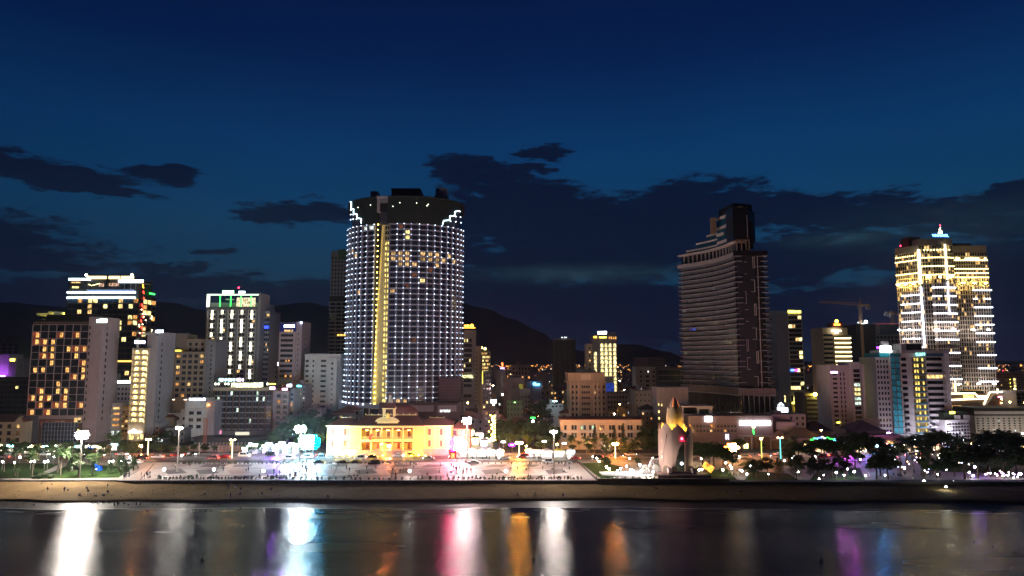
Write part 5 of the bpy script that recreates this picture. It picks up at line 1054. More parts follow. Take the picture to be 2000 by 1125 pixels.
# annex buildings at its foot (mall)
b = Bld('mall_upper', 'white framed low block at the left foot of the curved hotel', 1332, 1392, 793, 330, 12, WHITE, pyr=810); b.part('window_band', (b.u(1335), b.u(1361), -.2, .1, b.z(808), b.z(796)), DG); b.part('window_band', (b.u(1366), b.u(1384), -.2, .1, b.z(808), b.z(799)), DG); b.part('cornice', (-.2, b.W + .2, -.5, 0, b.H - .6, b.H), WHITE); b.done()
b = Bld('shopping_mall', 'low dark shopping block with a long white glowing sign band above its doors', 1345, 1510, 812, 322, 16, wall('mall_wall', (.17, .14, .15)), 'building', pyr=840)
b.part('upper_band', (0, b.W, -.4, 0, b.H - 3.5, b.H), wall('mall_band', (.22, .19, .2))); b.part('long_sign', (b.u(1444), b.u(1504), -1.2, -.9, b.z(830.5), b.z(821.5)), em('mall_sign', (1, .96, .92), 9))
b.part('sign_divider', (b.u(1473), b.u(1475.5), -1.35, -.8, b.z(831), b.z(821)), em('mall_blue', (.5, .5, 1), 5))
for px in (1446, 1463, 1484, 1500): b.part('column', (b.u(px), b.u(px) + .5, -2.5, -2, 0, b.z(850)), PALE)
b.part('canopy', (b.u(1442), b.u(1506), -3, 0, b.z(852), b.z(850)), GREY)
b.part('lit_door', (b.u(1450), b.u(1460), -.3, -.02, b.z(884), b.z(866)), lit('door_yellow', (1, 1, .45), 2.2)); b.part('white_globe_sign', (b.u(1377), b.u(1390), -1, -.4, b.z(823), b.z(813)), em('mall_box', (1, .93, .85), 12)); b.grid('f', 0, b.u(1440), b.z(846), b.z(828), 2, 14, .6, .5, .06, fr=False)
for px in (1417, 1421): b.part('light_fin', (b.u(px), b.u(px) + .3, -.4, -.1, b.z(858), b.z(848)), em('fin_lilac', (.8, .7, 1), 5))
b.done()
# neon figures by the mall
o = empty('neon_palm_sign', (P(1473, 860, 300).x, 300, GZ), 'small green and orange neon palm on a post under the long white sign', 'sign'); zq = lambda py: P(1473, py, 300).z - GZ
MB().box(-.12, .12, -.1, .1, 0, zq(848)).build('post', BLACK, o); mb = MB(); mb.tube([(0, 0, zq(848)), (-.3, 0, zq(840)), (0, 0, zq(834))], .3, 5).build('green_tube', S_GRN, o); MB().ball((0, 0, zq(833)), .8, 6, 4).build('top_lamp', em('neon_amber', (1, .6, .25), 9), o)
# white lit domed pavilion sign in front of pale blue hotel
b = Bld('pale_blue_hotel', 'tall pale blue grey hotel with dark slit windows behind the curved hotel', 1500, 1541, 607, 470, 20, wall('pale_blue', (.50, .57, .68)), 'hotel', pyr=700)
z1, z0 = b.z(618), b.z(785)
for r in range(17):
    for px, w_ in ((1506, 2.6), (1521, .8), (1529, 1.5)): b.window('f', b.u(px), z1 - (r + .5) * (z1 - z0) / 17, w_, .9, L_WHI if rnd.random() < .03 else DG, False)
for i in range(3): b.part('pier', (b.u(1514 + i * 7), b.u(1514.6 + i * 7), -.3, 0, 0, b.H), wall('pale_blue', (.50, .57, .68)))
b.done()
b = Bld('yellow_sign_hotel', 'hotel front with dark window bands and a bright yellow roof sign', 1541, 1570, 612, 430, 18, WHITE, 'hotel', pyr=700)
z1, z0 = b.z(616), b.z(762); onr = {(0, 3): 1, (2, 0): 1, (2, 1): 1, (5, 2): 1, (5, 3): 1, (8, 3): 1, (9, 3): 1, (12, 2): 1, (15, 3): 1, (16, 0): 1, (16, 1): 1, (16, 2): 1}
b.grid('f', .6, b.W - .6, z0, z1, 17, 4, .97, .72, on=onr, lits=(L_WARM, L_YEL)); b.slabs('f', 0, b.W, z0, z1, 17, .25, .2); b.sign(1555, 609, 25, 6, S_YEL, 'roof_sign', .4)
b.part('neon_bar', (b.u(1543), b.u(1550), -.5, -.3, b.z(725), b.z(721)), S_BLU); b.part('neon_bar', (b.u(1551), b.u(1558), -.5, -.3, b.z(725), b.z(721)), em('neon_mag', (1, .05, .4), 5))
b.grid('f', .3, b.W - .3, b.z(786), b.z(772), 1, 6, .75, .9, .9, lits=(L_YEL,)); b.sign(1548, 787, 11, 4, S_YEL, 'wall_sign', .6); b.part('base_block', (-.5, b.W + .5, -3, 0, 0, b.z(790)), TANW); MB().ball((b.u(1549), -3.6, b.z(797)), 1.5, 8, 6, sz=1.1).build('yellow_emblem', S_YEL, b.root); b.grid('f', b.u(1528), b.u(1540), b.z(786), b.z(772), 1, 3, .6, .9, .8, lits=(L_YEL,)); b.done()
b = Bld('white_lit_dome', 'little white glowing domed kiosk on the roofs below the pale blue hotel', 1518, 1539, 797, 380, 6, WHITE, 'kiosk', pyr=805, foot=GZ); LW_ = em('dome_lit', (.8, .88, 1), 4); b.part('lit_band', (0, b.W, -.3, -.05, b.z(807), b.z(796)), LW_)
for i in range(5): a = (i - 2) / 2 * b.W * .3; MB().tube([(b.W / 2 + a, 2, b.H), (b.W / 2 + a * .9, 2, b.H + 1.6), (b.W / 2, 2, b.H + 3)], .1, 4).build('dome_rib', LW_, b.root)
MB().cyl((b.W / 2, 2, b.H + 3), .15, .05, 3.5, 5).build('spire', WHITE, b.root); b.done()
b = Bld('grey_low_annex', 'grey flat building with dark square openings below the domed kiosk', 1508, 1574, 809, 330, 12, PALE, pyr=830); b.grid('f', b.u(1540), b.W, b.z(834), b.z(811), 2, 3, .4, .5, 0); b.part('terrace', (0, b.u(1545), -5, 0, 0, b.z(822)), PALE); b.part('roof_unit', (b.u(1515), b.u(1530), 2, 6, b.H, b.H + 1.5), GREY); b.done()
b = Bld('brown_balcony_block', 'small brown block with pale balcony bands and one yellow flare lamp on top', 1573, 1611, 768, 375, 14, BROWN, pyr=800); b.slabs('f', b.u(1576), b.u(1606), b.z(822), b.z(778), 5, 1.0, .8, PALE); b.part('pier', (b.u(1606), b.W, -.4, 0, 0, b.H), CREAM); b.part('cornice', (0, b.W, -.6, 0, b.H - 1.5, b.H), CREAM)
MB().ball((b.u(1592), -1, b.z(770)), .9, 8, 6).build('roof_flare_lamp', em('flare_yel', (1, .85, .1), 60), b.root); b.done()
b = Bld('striped_amber_hotel', 'slim hotel with glowing cream balcony stripes, red sign and yellow heart on top', 1609, 1658, 640, 455, 18, CREAM, 'hotel', pyr=700)
z0, z1 = b.z(800), b.z(648)
b.part('lower_right', (b.u(1629), b.u(1661), -1.5, 0, 0, b.z(655)), CREAM)
for i in range(17):
    z = z1 - i * (z1 - z0) / 17; b.part('window_band', (b.u(1610), b.u(1628), -.25, -.02, z - 3, z - 1.5), DG)
    b.part('window_band', (b.u(1630), b.u(1660), -1.75, -1.52, z - 4.2, z - 2.4), wall('olive_dark', (.09, .07, .02)))  # dark olive bands across the right-hand front
    if i in (1, 2, 3, 4, 5, 6): b.part('light_strip', (b.u(1629), b.u(1661), -2.4, -2.0, b.z(655 + i * 8.8 - 3.2) - .25, b.z(655 + i * 8.8 - 3.2) + .25), S_WRM)
b.part('balcony_lamp', (b.u(1630), b.u(1636), -2.4, -2, b.z(713.5), b.z(712)), S_WRM)
b.part('sign_house', (b.u(1628), b.u(1650), 0, 8, b.H, b.z(630)), ROOFR); e = b.sign(1637.5, 634, 12, 4.5, em('sign_red_or', (1, .25, .03), 8), 'roof_sign', .4); MB().ball((b.u(1637), -.4, b.z(627.5)), 1.1, 8, 6).build('heart_emblem', em('emb_yel', (1, .95, .1), 8), b.root); b.part('shoulder_light', (b.u(1624), b.u(1642), -2.6, -2, b.z(647.5), b.z(645)), em('shoulder', (1, .9, .65), 8)); b.part('shoulder_light', (b.u(1630), b.u(1636), -2.6, -2, b.z(652), b.z(647.5)), em('shoulder2', (1, .8, .5), 4)); b.done()
b = Bld('white_twin_block', 'white apartment block with louvred corner bay and mint lit stair windows', 1623, 1684, 713, 352, 16, WHITE, 'building', pyr=770)
b.part('tall_bay', (b.u(1661), b.u(1680), -1.5, 12, 0, b.z(707)), WHITE)
for r in range(13):
    z = b.z(722 + r * 9.0); b.part('louvre', (b.u(1681), b.W + .8, -1.8, 6, z, z + .5), WHITE) ; b.window('f', b.u(1672), z - .6, 3.2, 1.7, lit('lit_mint', (.75, 1, .8), 1.4) if r in (3, 6, 7) else (L_YEL if r in (4, 5) else DG), off=1.55)
    if r: b.window('f', b.u(1632), z, 2.2, 1.0, DG); b.window('f', b.u(1643), z, .6, 1.5, DG); b.window('f', b.u(1650), z, .6, 1.5, DG)
b.part('corner_wall', (b.W - .5, b.W + .8, -1.6, 6, 0, b.z(712)), WHITE); b.sign(1629, 727, 13, 5, em('sign_magenta', (.9, .35, 1), 7), 'wall_sign', 1.2); b.sign(1634, 825, 6, 3, S_YEL, 'wall_sign', .4); b.done()
b = Bld('dark_site_tower', 'black unlit construction tower under the crane', 1675, 1712, 633, 560, 22, wall('site_dark', (.018, .02, .025)), 'tower', pyr=700); b.slabs('f', 0, b.W, 4, b.H, 26, .2, .2, DARKW)
for px, py in ((1680, 630), (1687, 632), (1691, 632)): MB().ball((b.u(px), 0, b.z(py)), .4, 6, 4).build('site_lamp', em('site_lamp', (.9, 1, .95), 6), b.root)
MB().ball((b.u(1695), 0, b.z(628)), .8, 8, 5).build('site_floodlight', em('site_flood', (.8, .9, 1), 420), b.root); b.done()
b = Bld('grey_glass_site_tower', 'grey glazed tower nearing completion left of the lit twin tower', 1712, 1762, 634, 560, 22, wall('site_grey', (.14, .17, .20)), 'tower', pyr=680); b.part('glass_top', (b.u(1720), b.W, -.4, .1, b.z(652), b.H - .6), BG_); b.grid('f', 0, b.W, b.z(750), b.z(655), 12, 7, .5, .6, 0); b.slabs('f', 0, b.W, b.z(750), b.z(655), 12, .3, .3, PALE)
b.part('red_rail', (0, b.W, -.3, 0, b.H + .6, b.H + .9), em('dim_red_rail', (.8, .12, .12), .5)); b.part('top_frame', (b.u(1714), b.u(1720), -.3, 0, b.z(650), b.H), GREY); b.done()
# cranes
def crane(name, label, px, pyb, pyj, pyt, Y, jib, cj, tilt, rz=0):
    p = P(px, pyj, Y); o = empty(name, (p.x, Y, GZ), label, 'crane', 'tower cranes over the building sites'); zj = p.z - GZ; zb = 0
    m = wall('crane_steel', (.62, .38, .2)); h0 = P(px, pyb, Y).z - GZ
    MB().box(-1, 1, -1, 1, 0, h0).build('base_mast', m, o); k = lattice(o, zj - h0, 2.0, m, 9, 'mast'); k.location = (0, 0, h0)
    zt_ = P(px, pyt, Y).z - GZ; MB().tube([(0, 0, zj), (0, 0, zt_)], [.8, .25], 4).build('tower_head', m, o); MB().box(-1.6, 1.6, -1.6, 1.6, zj - 1.2, zj + .6).build('slewing_ring', m, o); MB().box(-2.6, -1.4, -2.2, -.6, zj - 3, zj - .6).build('cab', PALE, o)
    e = put('jib', None, o, (0, 0, zj)); e.rotation_euler = (0, tilt, rz); mb = MB()
    for y in (-.6, .6): mb.tube([(0, y, 0), (-jib, y, 0)], .26, 4)
    mb.tube([(0, 0, 1.6), (-jib * .96, 0, 1.1)], .26, 4); n2 = 22
    for i in range(n2): a, c = -jib * i / n2, -jib * (i + .5) / n2; mb.tube([(a, -.6, 0), (c, 0, 1.2), (-jib * (i + 1) / n2, .6, 0)], .09, 3, cap=False)
    mb.build('jib_truss', m, e); mb = MB(); mb.tube([(0, -.5, 0), (cj, -.5, 0)], .2, 4); mb.tube([(0, .5, 0), (cj, .5, 0)], .2, 4); mb.box(0, cj, -.5, .5, .2, 1.2); mb.build('counter_jib', m, e); MB().box(cj - 3, cj, -1, 1, -3.2, .2).build('counterweight', PALE, e)
    MB().tube([(0, 0, zt_ - zj), (-jib * .7, 0, 1.2)], .07, 3).build('pendant_line', m, e); MB().tube([(0, 0, zt_ - zj), (cj, 0, 1)], .07, 3).build('pendant_line', m, e)
    return o
crane('tower_crane', 'tall tower crane with its long arm to the left over the black tower', 1680, 634, 596, 582, 560, 34, 8, .07, -.0)
crane('tower_crane', 'smaller crane with a raised arm half hidden behind the lit twin tower', 1742, 634, 613, 606, 570, -12, -3, .28)
# ---------------- twin tower with light bands
GOLDW = wall('warm_render', (.60, .53, .50)); Y0 = 486
o = empty('lit_twin_tower', (P(1850, 700, Y0).x, Y0, GZ), 'tall residential tower with golden lit top storeys and rows of white light bars', 'tower')
X0 = o.location.x
YBAR = em('bar_gold', (1, .78, .3), 7); WBAR = em('bar_white', (.92, .92, 1), 7)
def wing(pxa, Ya, pxb, Yb, pyt, pyb, nf, nc, seed, gold, bars, bow=0.0):
    a = P(pxa, 600, Ya); c = P(pxb, 600, Yb); zt_ = P((pxa + pxb) / 2, pyt, (Ya + Yb) / 2).z - GZ
    w_ = math.hypot(c.x - a.x, c.y - a.y); rz = math.atan2(c.y - a.y, c.x - a.x)
    e = put('wing', None, o, (a.x - X0, a.y - Y0, 0), rz); ch = 8.45 / F * (Ya + Yb) / 2; ztop = zt_ - 4.6
    f = (lambda t: -bow * math.sin(PI * t))
    mb = MB(); n = 10; poly = [(w_ * i / n, f(i / n)) for i in range(n + 1)]; mb.prism(poly + [(w_, 22), (0, 22)], 0, zt_ - 4.6 + .2); mb.prism([(p[0], p[1] - .3) for p in poly] + [(w_, 22), (0, 22)], zt_ - 4.4, zt_); mb.build('wing_wall', GOLDW, e)
    r = random.Random(seed); pn = MB(); sb = MB(); pr = MB(); cw = w_ / nc
    def bx(mb, x0, x1, d0, d1, z0_, z1_, mi=0):
        k = max(1, int((x1 - x0) / 3)) if bow else 1
        for q in range(k):
            xa, xb = x0 + (x1 - x0) * q / k, x0 + (x1 - x0) * (q + 1) / k; ya, yb = f(xa / w_), f(xb / w_)
            mb.prism([(xa, ya - d1), (xb, yb - d1), (xb, yb - d0), (xa, ya - d0)], z0_, z1_, mi)
    for i in range(nf):
        z = ztop - (i + 1) * ch
        if z < 2: break
        bx(sb, -.3, w_ + .3, 0, .8, z - .14, z + .14)
        for c_ in range(nc):
            if (c_ * 7 + 3) % nc == 1: continue
            m_ = 0; q = r.random(); m_ = 1 if q < (.07 if i > 12 else .2) else 0
            x = (c_ + .5) * cw; y = f(x / w_); pn.face([(x - cw * .36, f((x - cw * .36) / w_) - .06, z + .3), (x + cw * .36, f((x + cw * .36) / w_) - .06, z + .3), (x + cw * .36, f((x + cw * .36) / w_) - .06, z + ch * .84), (x - cw * .36, f((x - cw * .36) / w_) - .06, z + ch * .84)], m_)
        for s_ in gold:
            if s_ == i:
                q = MB(); bx(q, 0, w_, .85, 1.05, z - .25, z + .28); q.build('gold_light_bar', YBAR, e)
    k = pn.build('small_window_panes', [DG, L_WARM], e); k['kind'] = 'stuff'; k = sb.build('balcony_slabs', GOLDW, e); k['kind'] = 'stuff'
    for c_ in range(nc + 1): x = c_ * cw; bx(pr, x - .18, x + .18, 0, .5, 0, ztop)
    k = pr.build('piers', GOLDW, e); k['kind'] = 'stuff'
    for (i, f0, f1) in bars:
        z = ztop - (i + 1) * ch; q = MB(); bx(q, w_ * f0, w_ * f1, .9, 1.15, z - .28, z + .28); q.build('white_light_bar', WBAR, e)
    return e, w_, ztop, ch
e1, w1, zt1, ch = wing(1755, 500, 1801, 484, 482, 812, 38, 11, 1, (1, 4, 6), [(9, .2, 1), (11, .15, 1), (13, .15, 1), (15, .15, 1), (17, .15, 1), (19, .15, .9), (21, .15, 1), (29, .4, 1)])
e2, w2, zt2, ch = wing(1801, 484, 1868, 483, 467, 812, 41, 15, 2, (2, 4, 5.5, 6), [(9, .25, 1), (11, .25, .5), (11, .6, 1), (13, .25, 1), (15, .25, 1), (17, .25, 1), (19, .25, 1), (21, .25, 1), (24, .25, 1), (27, .25, 1), (30, .25, 1)], bow=3)
e3, w3, zt3, ch = wing(1868, 492, 1934, 492, 480, 812, 38, 14, 3, (1, 3, 4, 5), [(8, .5, 1.05), (10, .5, .62), (10, .8, 1), (12, .5, 1.05), (14, .5, 1.05), (16, .5, 1.05), (18, .5, 1.05), (20, .5, 1.05), (23, .5, 1.05), (26, .5, 1.05), (29, .5, 1.05)])
GV = em('gold_vertical', (1, .85, .45), 9); WV = em('white_vertical', (.85, .86, 1), 7)
def vbar(e, x, y, z0_, z1_, m, w_=.7): MB().box(x - w_ / 2, x + w_ / 2, y - .3, y, z0_, z1_).build('light_column', m, e)
vbar(e2, -.6, -1, zt1 - ch * 7.5, zt1 + 1, GV, 1.6); vbar(e2, -.6, -1, zt1 - ch * 22, zt1 - ch * 8.2, WV, 1.1)
vbar(e2, w2 * .70, -3.6, zt2 - ch * 8, zt2, GV, .8); vbar(e2, w2 * .70, -3.6, zt2 - ch * 16, zt2 - ch * 8.5, WV, .5); vbar(e2, w2 * .72, -3.6, 8, zt2 - ch * 31, GV, .5)
vbar(e3, w3 + .6, -.6, 8, 20, GV, .9); 
for k in range(9): 
    MB().ball((w2 * (.1 + .09 * k), -4 + abs(k - 5) * .2, zt2 - ch * 1.2), .5, 6, 4).build('gold_lamp', YBAR, e2)
    MB().ball((w1 * (.05 + .1 * k), -.9, zt1 - ch * .9), .45, 6, 4).build('gold_lamp', YBAR, e1)
for k in (1, 2, 5, 6, 7, 8, 9, 10, 13): MB().ball((w3 * k / 14, -.9, zt3 - ch * 1.6), .8, 6, 4).build('gold_lamp', YBAR, e3)
# gold up-lighters under the eaves that wash the top storeys
for e, w_, z_ in ((e1, w1, zt1), (e2, w2, zt2), (e3, w3, zt3)):
    for k in range(3): MB().box(-.8, .8, -3.6, -3.0, -.2, .2).build('gold_floodlight', em('flood_gold', (1, .66, .16), 260), e, (w_ * (k + .5) / 3, 0, z_ - ch * 7.4))
for e, w_ in ((e1, w1), (e2, w2), (e3, w3)):
    for z_, f_ in ((24, .3), (24, .75), (62, .25), (62, .7)): MB().box(-.9, .9, -7.4, -7.0, -.2, .2).build('warm_floodlight', em('flood_twin', (1, .84, .66), 230), e, (w_ * f_, 0, z_))
MB().box(P(1777, 466, 490).x - X0, P(1800, 466, 490).x - X0, 6, 16, zt2, P(1790, 463, 492).z - GZ).build('plant_room', DARKW, o)
MB().box(P(1872, 466, 490).x - X0, P(1910, 466, 490).x - X0, 12, 18, zt3, P(1890, 476, 500).z - GZ).build('plant_room', DARKW, o)
sx = P(1833, 461, Y0); sg = put('roof_sign', None, o, (sx.x - X0, -2, sx.z - GZ)); MB().box(-5.3, 5.3, .1, .5, -1.4, 1.4).build('backing_board', wall('blue_panel', (.02, .03, .25)), sg); text('VINPEARL', 1.9, em('vp_blue', (.12, .42, 1), 9), sg, (0, -.1, -.1))
mb = MB(); mb.face([(-1.5, 0, 1.6), (1.8, 0, 1.6), (1.4, 0, 3.4), (.3, 0, 4.4), (.9, 0, 6.2), (-.6, 0, 4.6), (-.2, 0, 3.4)]); mb.face([(-1.5, .2, 1.6), (-.2, .2, 3.4), (-.6, .2, 4.6), (.9, .2, 6.2), (.3, .2, 4.4), (1.4, .2, 3.4), (1.8, .2, 1.6)]); mb.build('bird_emblem', em('emblem_gold', (1, .9, .5), 9), sg); MB().ball((.4, 0, 7.4), .45, 6, 4).build('aviation_light', em('avi_red', (1, .02, .05), 25), sg)
MB().ball((P(1753, 482, 500).x - X0, 10, P(1753, 482, 500).z - GZ), .5, 6, 4).build('aviation_light', em('avi_red', (1, .02, .05), 25), o)
# podium with light lines
b = Bld('lit_podium', 'long podium mall outlined with warm light lines at the foot of the lit twin tower', 1846, 1956, 769, 448, 30, wall('podium_warm', (.30, .19, .13)), 'building', pyr=790)
WL = em('line_warm', (1, .88, .55), 7); zz = b.z
def ln(pts): MB().tube([(b.u(px), -1.2, zz(py)) for px, py in pts], .42, 5).build('light_line', WL, b.root)
b.part('left_hall', (0, b.u(1925), -1, 0, 0, zz(768)), wall('podium_warm', (.30, .19, .13)))
ln([(1850, 768.5), (1903, 768), (1908, 774), (1926, 774)]); ln([(1850, 781), (1925, 778)]); ln([(1919, 790), (1932, 766), (1957, 765)])
for i in range(13): b.part('pale_fin', (b.u(1925 + i * 2.3), b.u(1925.5 + i * 2.3), -1.6, -1, zz(796), zz(768 + max(0, (6 - i)) * 3)), PALE)
b.sign(1890, 774.5, 19, 5, S_YEL, 'wall_sign', 1.5); b.sign(1950, 775, 8, 3.5, em('sign_mag2', (1, .2, .35), 6), 'wall_sign', 2); b.part('amber_rooms', (b.u(1895), b.u(1922), 2, 6, b.H, zz(762)), lit('podium_amber', (1, .5, .1), .8)); b.part('shop_lights', (b.u(1857), b.u(1875), -1.3, -1, zz(796), zz(792)), lit('podium_amber2', (1, .6, .2), 2)); 
for i in range(10): MB().ball((b.u(1878 + i * 4.5), 0, b.H + 1), 1.2, 6, 4).build('roof_shrub', foliage('leaf_dark', (.012, .03, .008), (.03, .07, .015)), b.root)
b.done()
b = Bld('dusk_far_block', 'dim reddish far block with a column of lit windows at the right edge', 1946, 2000, 727, 600, 18, PINKW); b.grid('f', 0, b.W, 4, b.H - 1, 11, 12, .4, .5, .05)
for i in range(7): b.part('lit_stair', (b.u(1981), b.u(1985), -.3, -.05, b.z(743 + i * 6.2), b.z(739 + i * 6.2)), L_YEL); MB().ball((b.u(1974), -.4, b.z(741 + i * 7)), .3, 6, 4).build('lamp', S_YEL, b.root)
b.part('red_light', (b.u(1961), b.u(1962), -.3, 0, b.z(724), b.z(723)), em('avi_red', (1, .02, .05), 25)); b.done()
b = Bld('glass_right_block', 'grey glass block at the far right edge', 1986, 2060, 764, 470, 18, GREY); b.grid('f', 0, b.W, 6, b.H - 1, 5, 8, .85, .8, 0, dark=BG_); b.done()
# ---------------- long white hotel with mansard
b = Bld('mansard_hotel', 'long white five storey hotel with dark mansard roof and dormer groups at the right edge', 1905, 2110, 812, 385, 20, WHITE, 'hotel', pyr=830)
z0, z1 = 1, b.z(815); b.grid('f', 0, b.W, z0, z1, 6, 20, .35, .5, .05, lits=(L_YEL, L_WHI)); b.slabs('f', 0, b.W, z0, z1, 6, .2, .25); [b.part('facade_floodlight', (b.W * f_, b.W * f_ + 1, -11, -10.6, 1, 1.5), em('fac_warm', (1, .82, .62), 190)) for f_ in (.1, .3, .5)]; b.part('mansard', (0, b.W, .4, 19, b.H, b.z(797)), ROOFD); b.part('attic_wall', (0, b.W, -.1, .4, b.z(809), b.z(803)), WHITE); b.done()
b = Bld('mansard_hotel_wing', 'curved-end wing of the white mansard hotel with a yellow lamp at its roof', 1848, 1905, 822, 352, 40, WHITE, 'hotel', rz=.30, pyr=840)
z0, z1 = 1, b.z(825); b.grid('f', 0, b.W, z0, z1, 5, 8, .5, .5, .04, lits=(L_YEL, L_WHI)); balconies(b, 'f', 0, b.W, z0, z1, 5, 5, .3, 1.0, rail=METAL, solid=False); mb = MB(); mb.prism([(-.5, -.5), (b.W + .5, -.5), (b.W + .5, 30), (-.5, 30)], b.H, b.H + .4); mb.build('cornice', WHITE, b.root)
b.part('mansard', (0, b.W, .6, 30, b.H + .4, b.z(806)), wall('mansard_green', (.03, .05, .03)))
for g in (.42, .82):
    for k in range(3): b.part('dormer', (b.W * g + k * 1.3, b.W * g + k * 1.3 + .8, -.1, .6, b.H + .5, b.H + 2.6), WHITE)
b.sign(1862, 806, 13, 5, S_YEL, 'yellow_sign', .8); b.done()
# ---------------- teal hotel in front
b = Bld('teal_glass_hotel', 'big white and teal glass hotel with stacked curved balconies and lit corridor column', 1742, 1855, 684, 358, 20, WHITE, 'hotel', pyr=760)
z0, z1 = 3, b.z(697); nf = 13; ch = (z1 - z0) / nf
for i in range(nf):
    for k in range(2): put('window', win_mesh(b.u(1759) / 2 - .1, ch * .9, TEAL), b.root, (b.u(1746.5 + k * 9), -.03, z1 - (i + .5) * ch))
    z = z1 - (i + 1) * ch; b.part('teal_spandrel', (-.1, b.u(1761), -.35, -.1, z - .15, z + .15), wall('teal_panel', (.02, .22, .28), .3))
    # left small balconies
    b.part('balcony', (b.u(1763), b.u(1774), -1.8, 0, z - .12, z + .9), WHITE); b.window('f', b.u(1768), z + ch * .6, 2.6, 1.6, DG)
    # lit corridor
    b.part('corridor_recess', (b.u(1784), b.u(1809), -.12, -.02, z + .3, z + ch - .25), wall('corridor_tan', (.25, .2, .08)))
    for px in (1788, 1793, 1803): 
        if rnd.random() < .85: b.part('corridor_light', (b.u(px), b.u(px + 3), -.22, -.12, z + .7, z + ch * .78), lit('corridor_lit', (1, .72, .15), 1.6))
    b.part('teal_rail', (b.u(1784), b.u(1809), -.9, -.7, z - .1, z + .75), wall('teal_panel2', (.04, .18, .25), .3)); b.part('corridor_slab', (b.u(1784), b.u(1809), -.9, -.02, z - .25, z - .1), WHITE)
    # big curved balconies right
    mb = MB(); x0, x1 = b.u(1811), b.u(1845); pts = [(x0 + (x1 - x0) * q / 8, -.3 - 2.2 * math.sin(PI * (.15 + .7 * q / 8))) for q in range(9)]; mb.prism(pts + [(x1, 0), (x0, 0)], z - .15, z + 1.05); mb.build('curved_balcony', WHITE, b.root)
    b.part('window_band', (b.u(1812), b.u(1842), -.2, -.02, z + 1.0, z + ch - .3), L_WARM if i == 3 else DG)
    put('balcony', MB().box(0, 1.6, -.6, 5, -.1, .9).mesh('balcony', [WHITE]), b.root, (b.W, 4, z))
b.part('right_floodlight', (b.W * .75, b.W * .75 + 1.4, -9, -8.6, 6, 6.6), em('fac_fl2', (.9, .82, 1), 260)); b.part('end_pier', (b.u(1846), b.W, -1.0, 0, 0, b.z(690)), WHITE); b.part('teal_band', (-.2, b.u(1762), -.5, 0, b.z(697), b.z(690)), wall('teal_panel', (.02, .22, .28), .3)); b.part('teal_band', (b.u(1800), b.W + .3, -.6, 0, b.z(696), b.z(690)), wall('teal_panel2', (.04, .18, .25), .3))
b.part('roof_slab', (b.u(1762), b.W + .4, -1.2, 20, b.z(690), b.z(684)), PALE); b.part('roof_core', (b.u(1765), b.u(1775), 0, 8, b.H, b.z(672)), PALE); b.part('roof_shade', (b.u(1775), b.u(1815), 4, 14, b.H, b.z(671)), DARKW)
b.part('cyan_lit_band', (b.u(1790), b.u(1808), -1.5, -1.2, b.z(695), b.z(689)), lit('cyan_band', (.35, 1, .85), 2.2))
b.part('left_block', (b.u(1715), -.1, 1, 18, 0, b.z(698)), WHITE)
for r in range(16):
    for k in range(4): b.window('f', b.u(1719 + k * 6), b.z(706) - r * 2.75, .8, 1.5, DG, off=-.95)
b.part('left_teal_roof', (b.u(1722), 0, .6, 16, b.z(698), b.z(690)), wall('teal_panel', (.02, .22, .28), .3))
b.part('glow_sign', (b.u(1722), b.u(1744), -.8, -.3, b.z(688), b.z(676)), em('glow_sign', (.9, 1, .95), 10)); b.part('sign_cap', (b.u(1731), b.u(1741), 0, 3, b.z(676), b.z(666)), PALE); [b.part('facade_floodlight', (b.W * f_, b.W * f_ + 1.2, -13, -12.6, 1, 1.6), em('fac_fl', (.85, .80, 1), 330)) for f_ in (.1, .5, .9)]; b.part('violet_spot', (b.u(1716), b.u(1720), -.6, -.3, b.z(681), b.z(677)), S_PUR); b.done()
b = Bld('louvre_low_house', 'low house with pale horizontal louvres and tiled roofs left of the teal hotel', 1685, 1718, 818, 350, 12, PINKW, 'house'); b.slabs('f', 0, b.W, b.z(838), b.z(820), 7, .2, .3, WHITE); b.done()
b = Bld('terracotta_roof_house', 'pinkish house with a gabled red roof between the white block and teal hotel', 1686, 1716, 792, 385, 12, PINKW, 'house'); hip(b, 4, ROOFR); b.grid('f', 0, b.W, b.z(815), b.z(795), 2, 5, .3, .5, .1); b.done()
b = Bld('purple_pavilion', 'low pavilion with mauve roof edge and amber windows in front of the teal hotel', 1692, 1757, 852, 322, 10, wall('mauve', (.30, .18, .30)), 'building'); b.part('amber_front', (b.u(1696), b.u(1748), -.3, -.02, b.z(868), b.z(861)), lit('pav_amber', (1, .55, .2), 1.5, .2, sc=.8)); b.part('roof_deck', (-1, b.W + 1, -1.2, 10, b.H, b.H + .5), wall('mauve', (.30, .18, .30))); b.part('mauve_lamp', (b.W * .4, b.W * .5, -6, -5.7, b.H + 2, b.H + 2.3), em('mauve_flood', (.9, .3, 1), 50))
o2 = hip(b, 4.5, ROOFD, H=b.H + 2.5, x=-6, W=b.W * .9, D=14); b.part('upper_room', (-4, b.W * .7, 3, 12, b.H, b.H + 2.5), DARKW); b.done()
# hip roofed halls
for (nm, lb, a, c, pt, Y, h, m) in (('tiled_hall', 'low hall with a broad grey hipped roof and lit eaves edge', 1540, 1602, 856, 318, 4.2, wall('grey_tile', (.13, .11, .09))), ('tiled_hall', 'dark tiled hall roof behind the broad grey roof', 1575, 1622, 842, 334, 4.5, ROOFD), ('gable_hall', 'small pinkish gabled hall left of the broad grey roof', 1508, 1542, 858, 320, 4.0, wall('pink_tile', (.26, .17, .13)))):
    b = Bld(nm, lb, a, c, pt, Y, 10, TANW, 'building'); hip(b, h, m, 1.0); b.part('eaves_board', (-1, b.W + 1, -1.1, -1.0, b.H - .4, b.H), PALE); b.done()
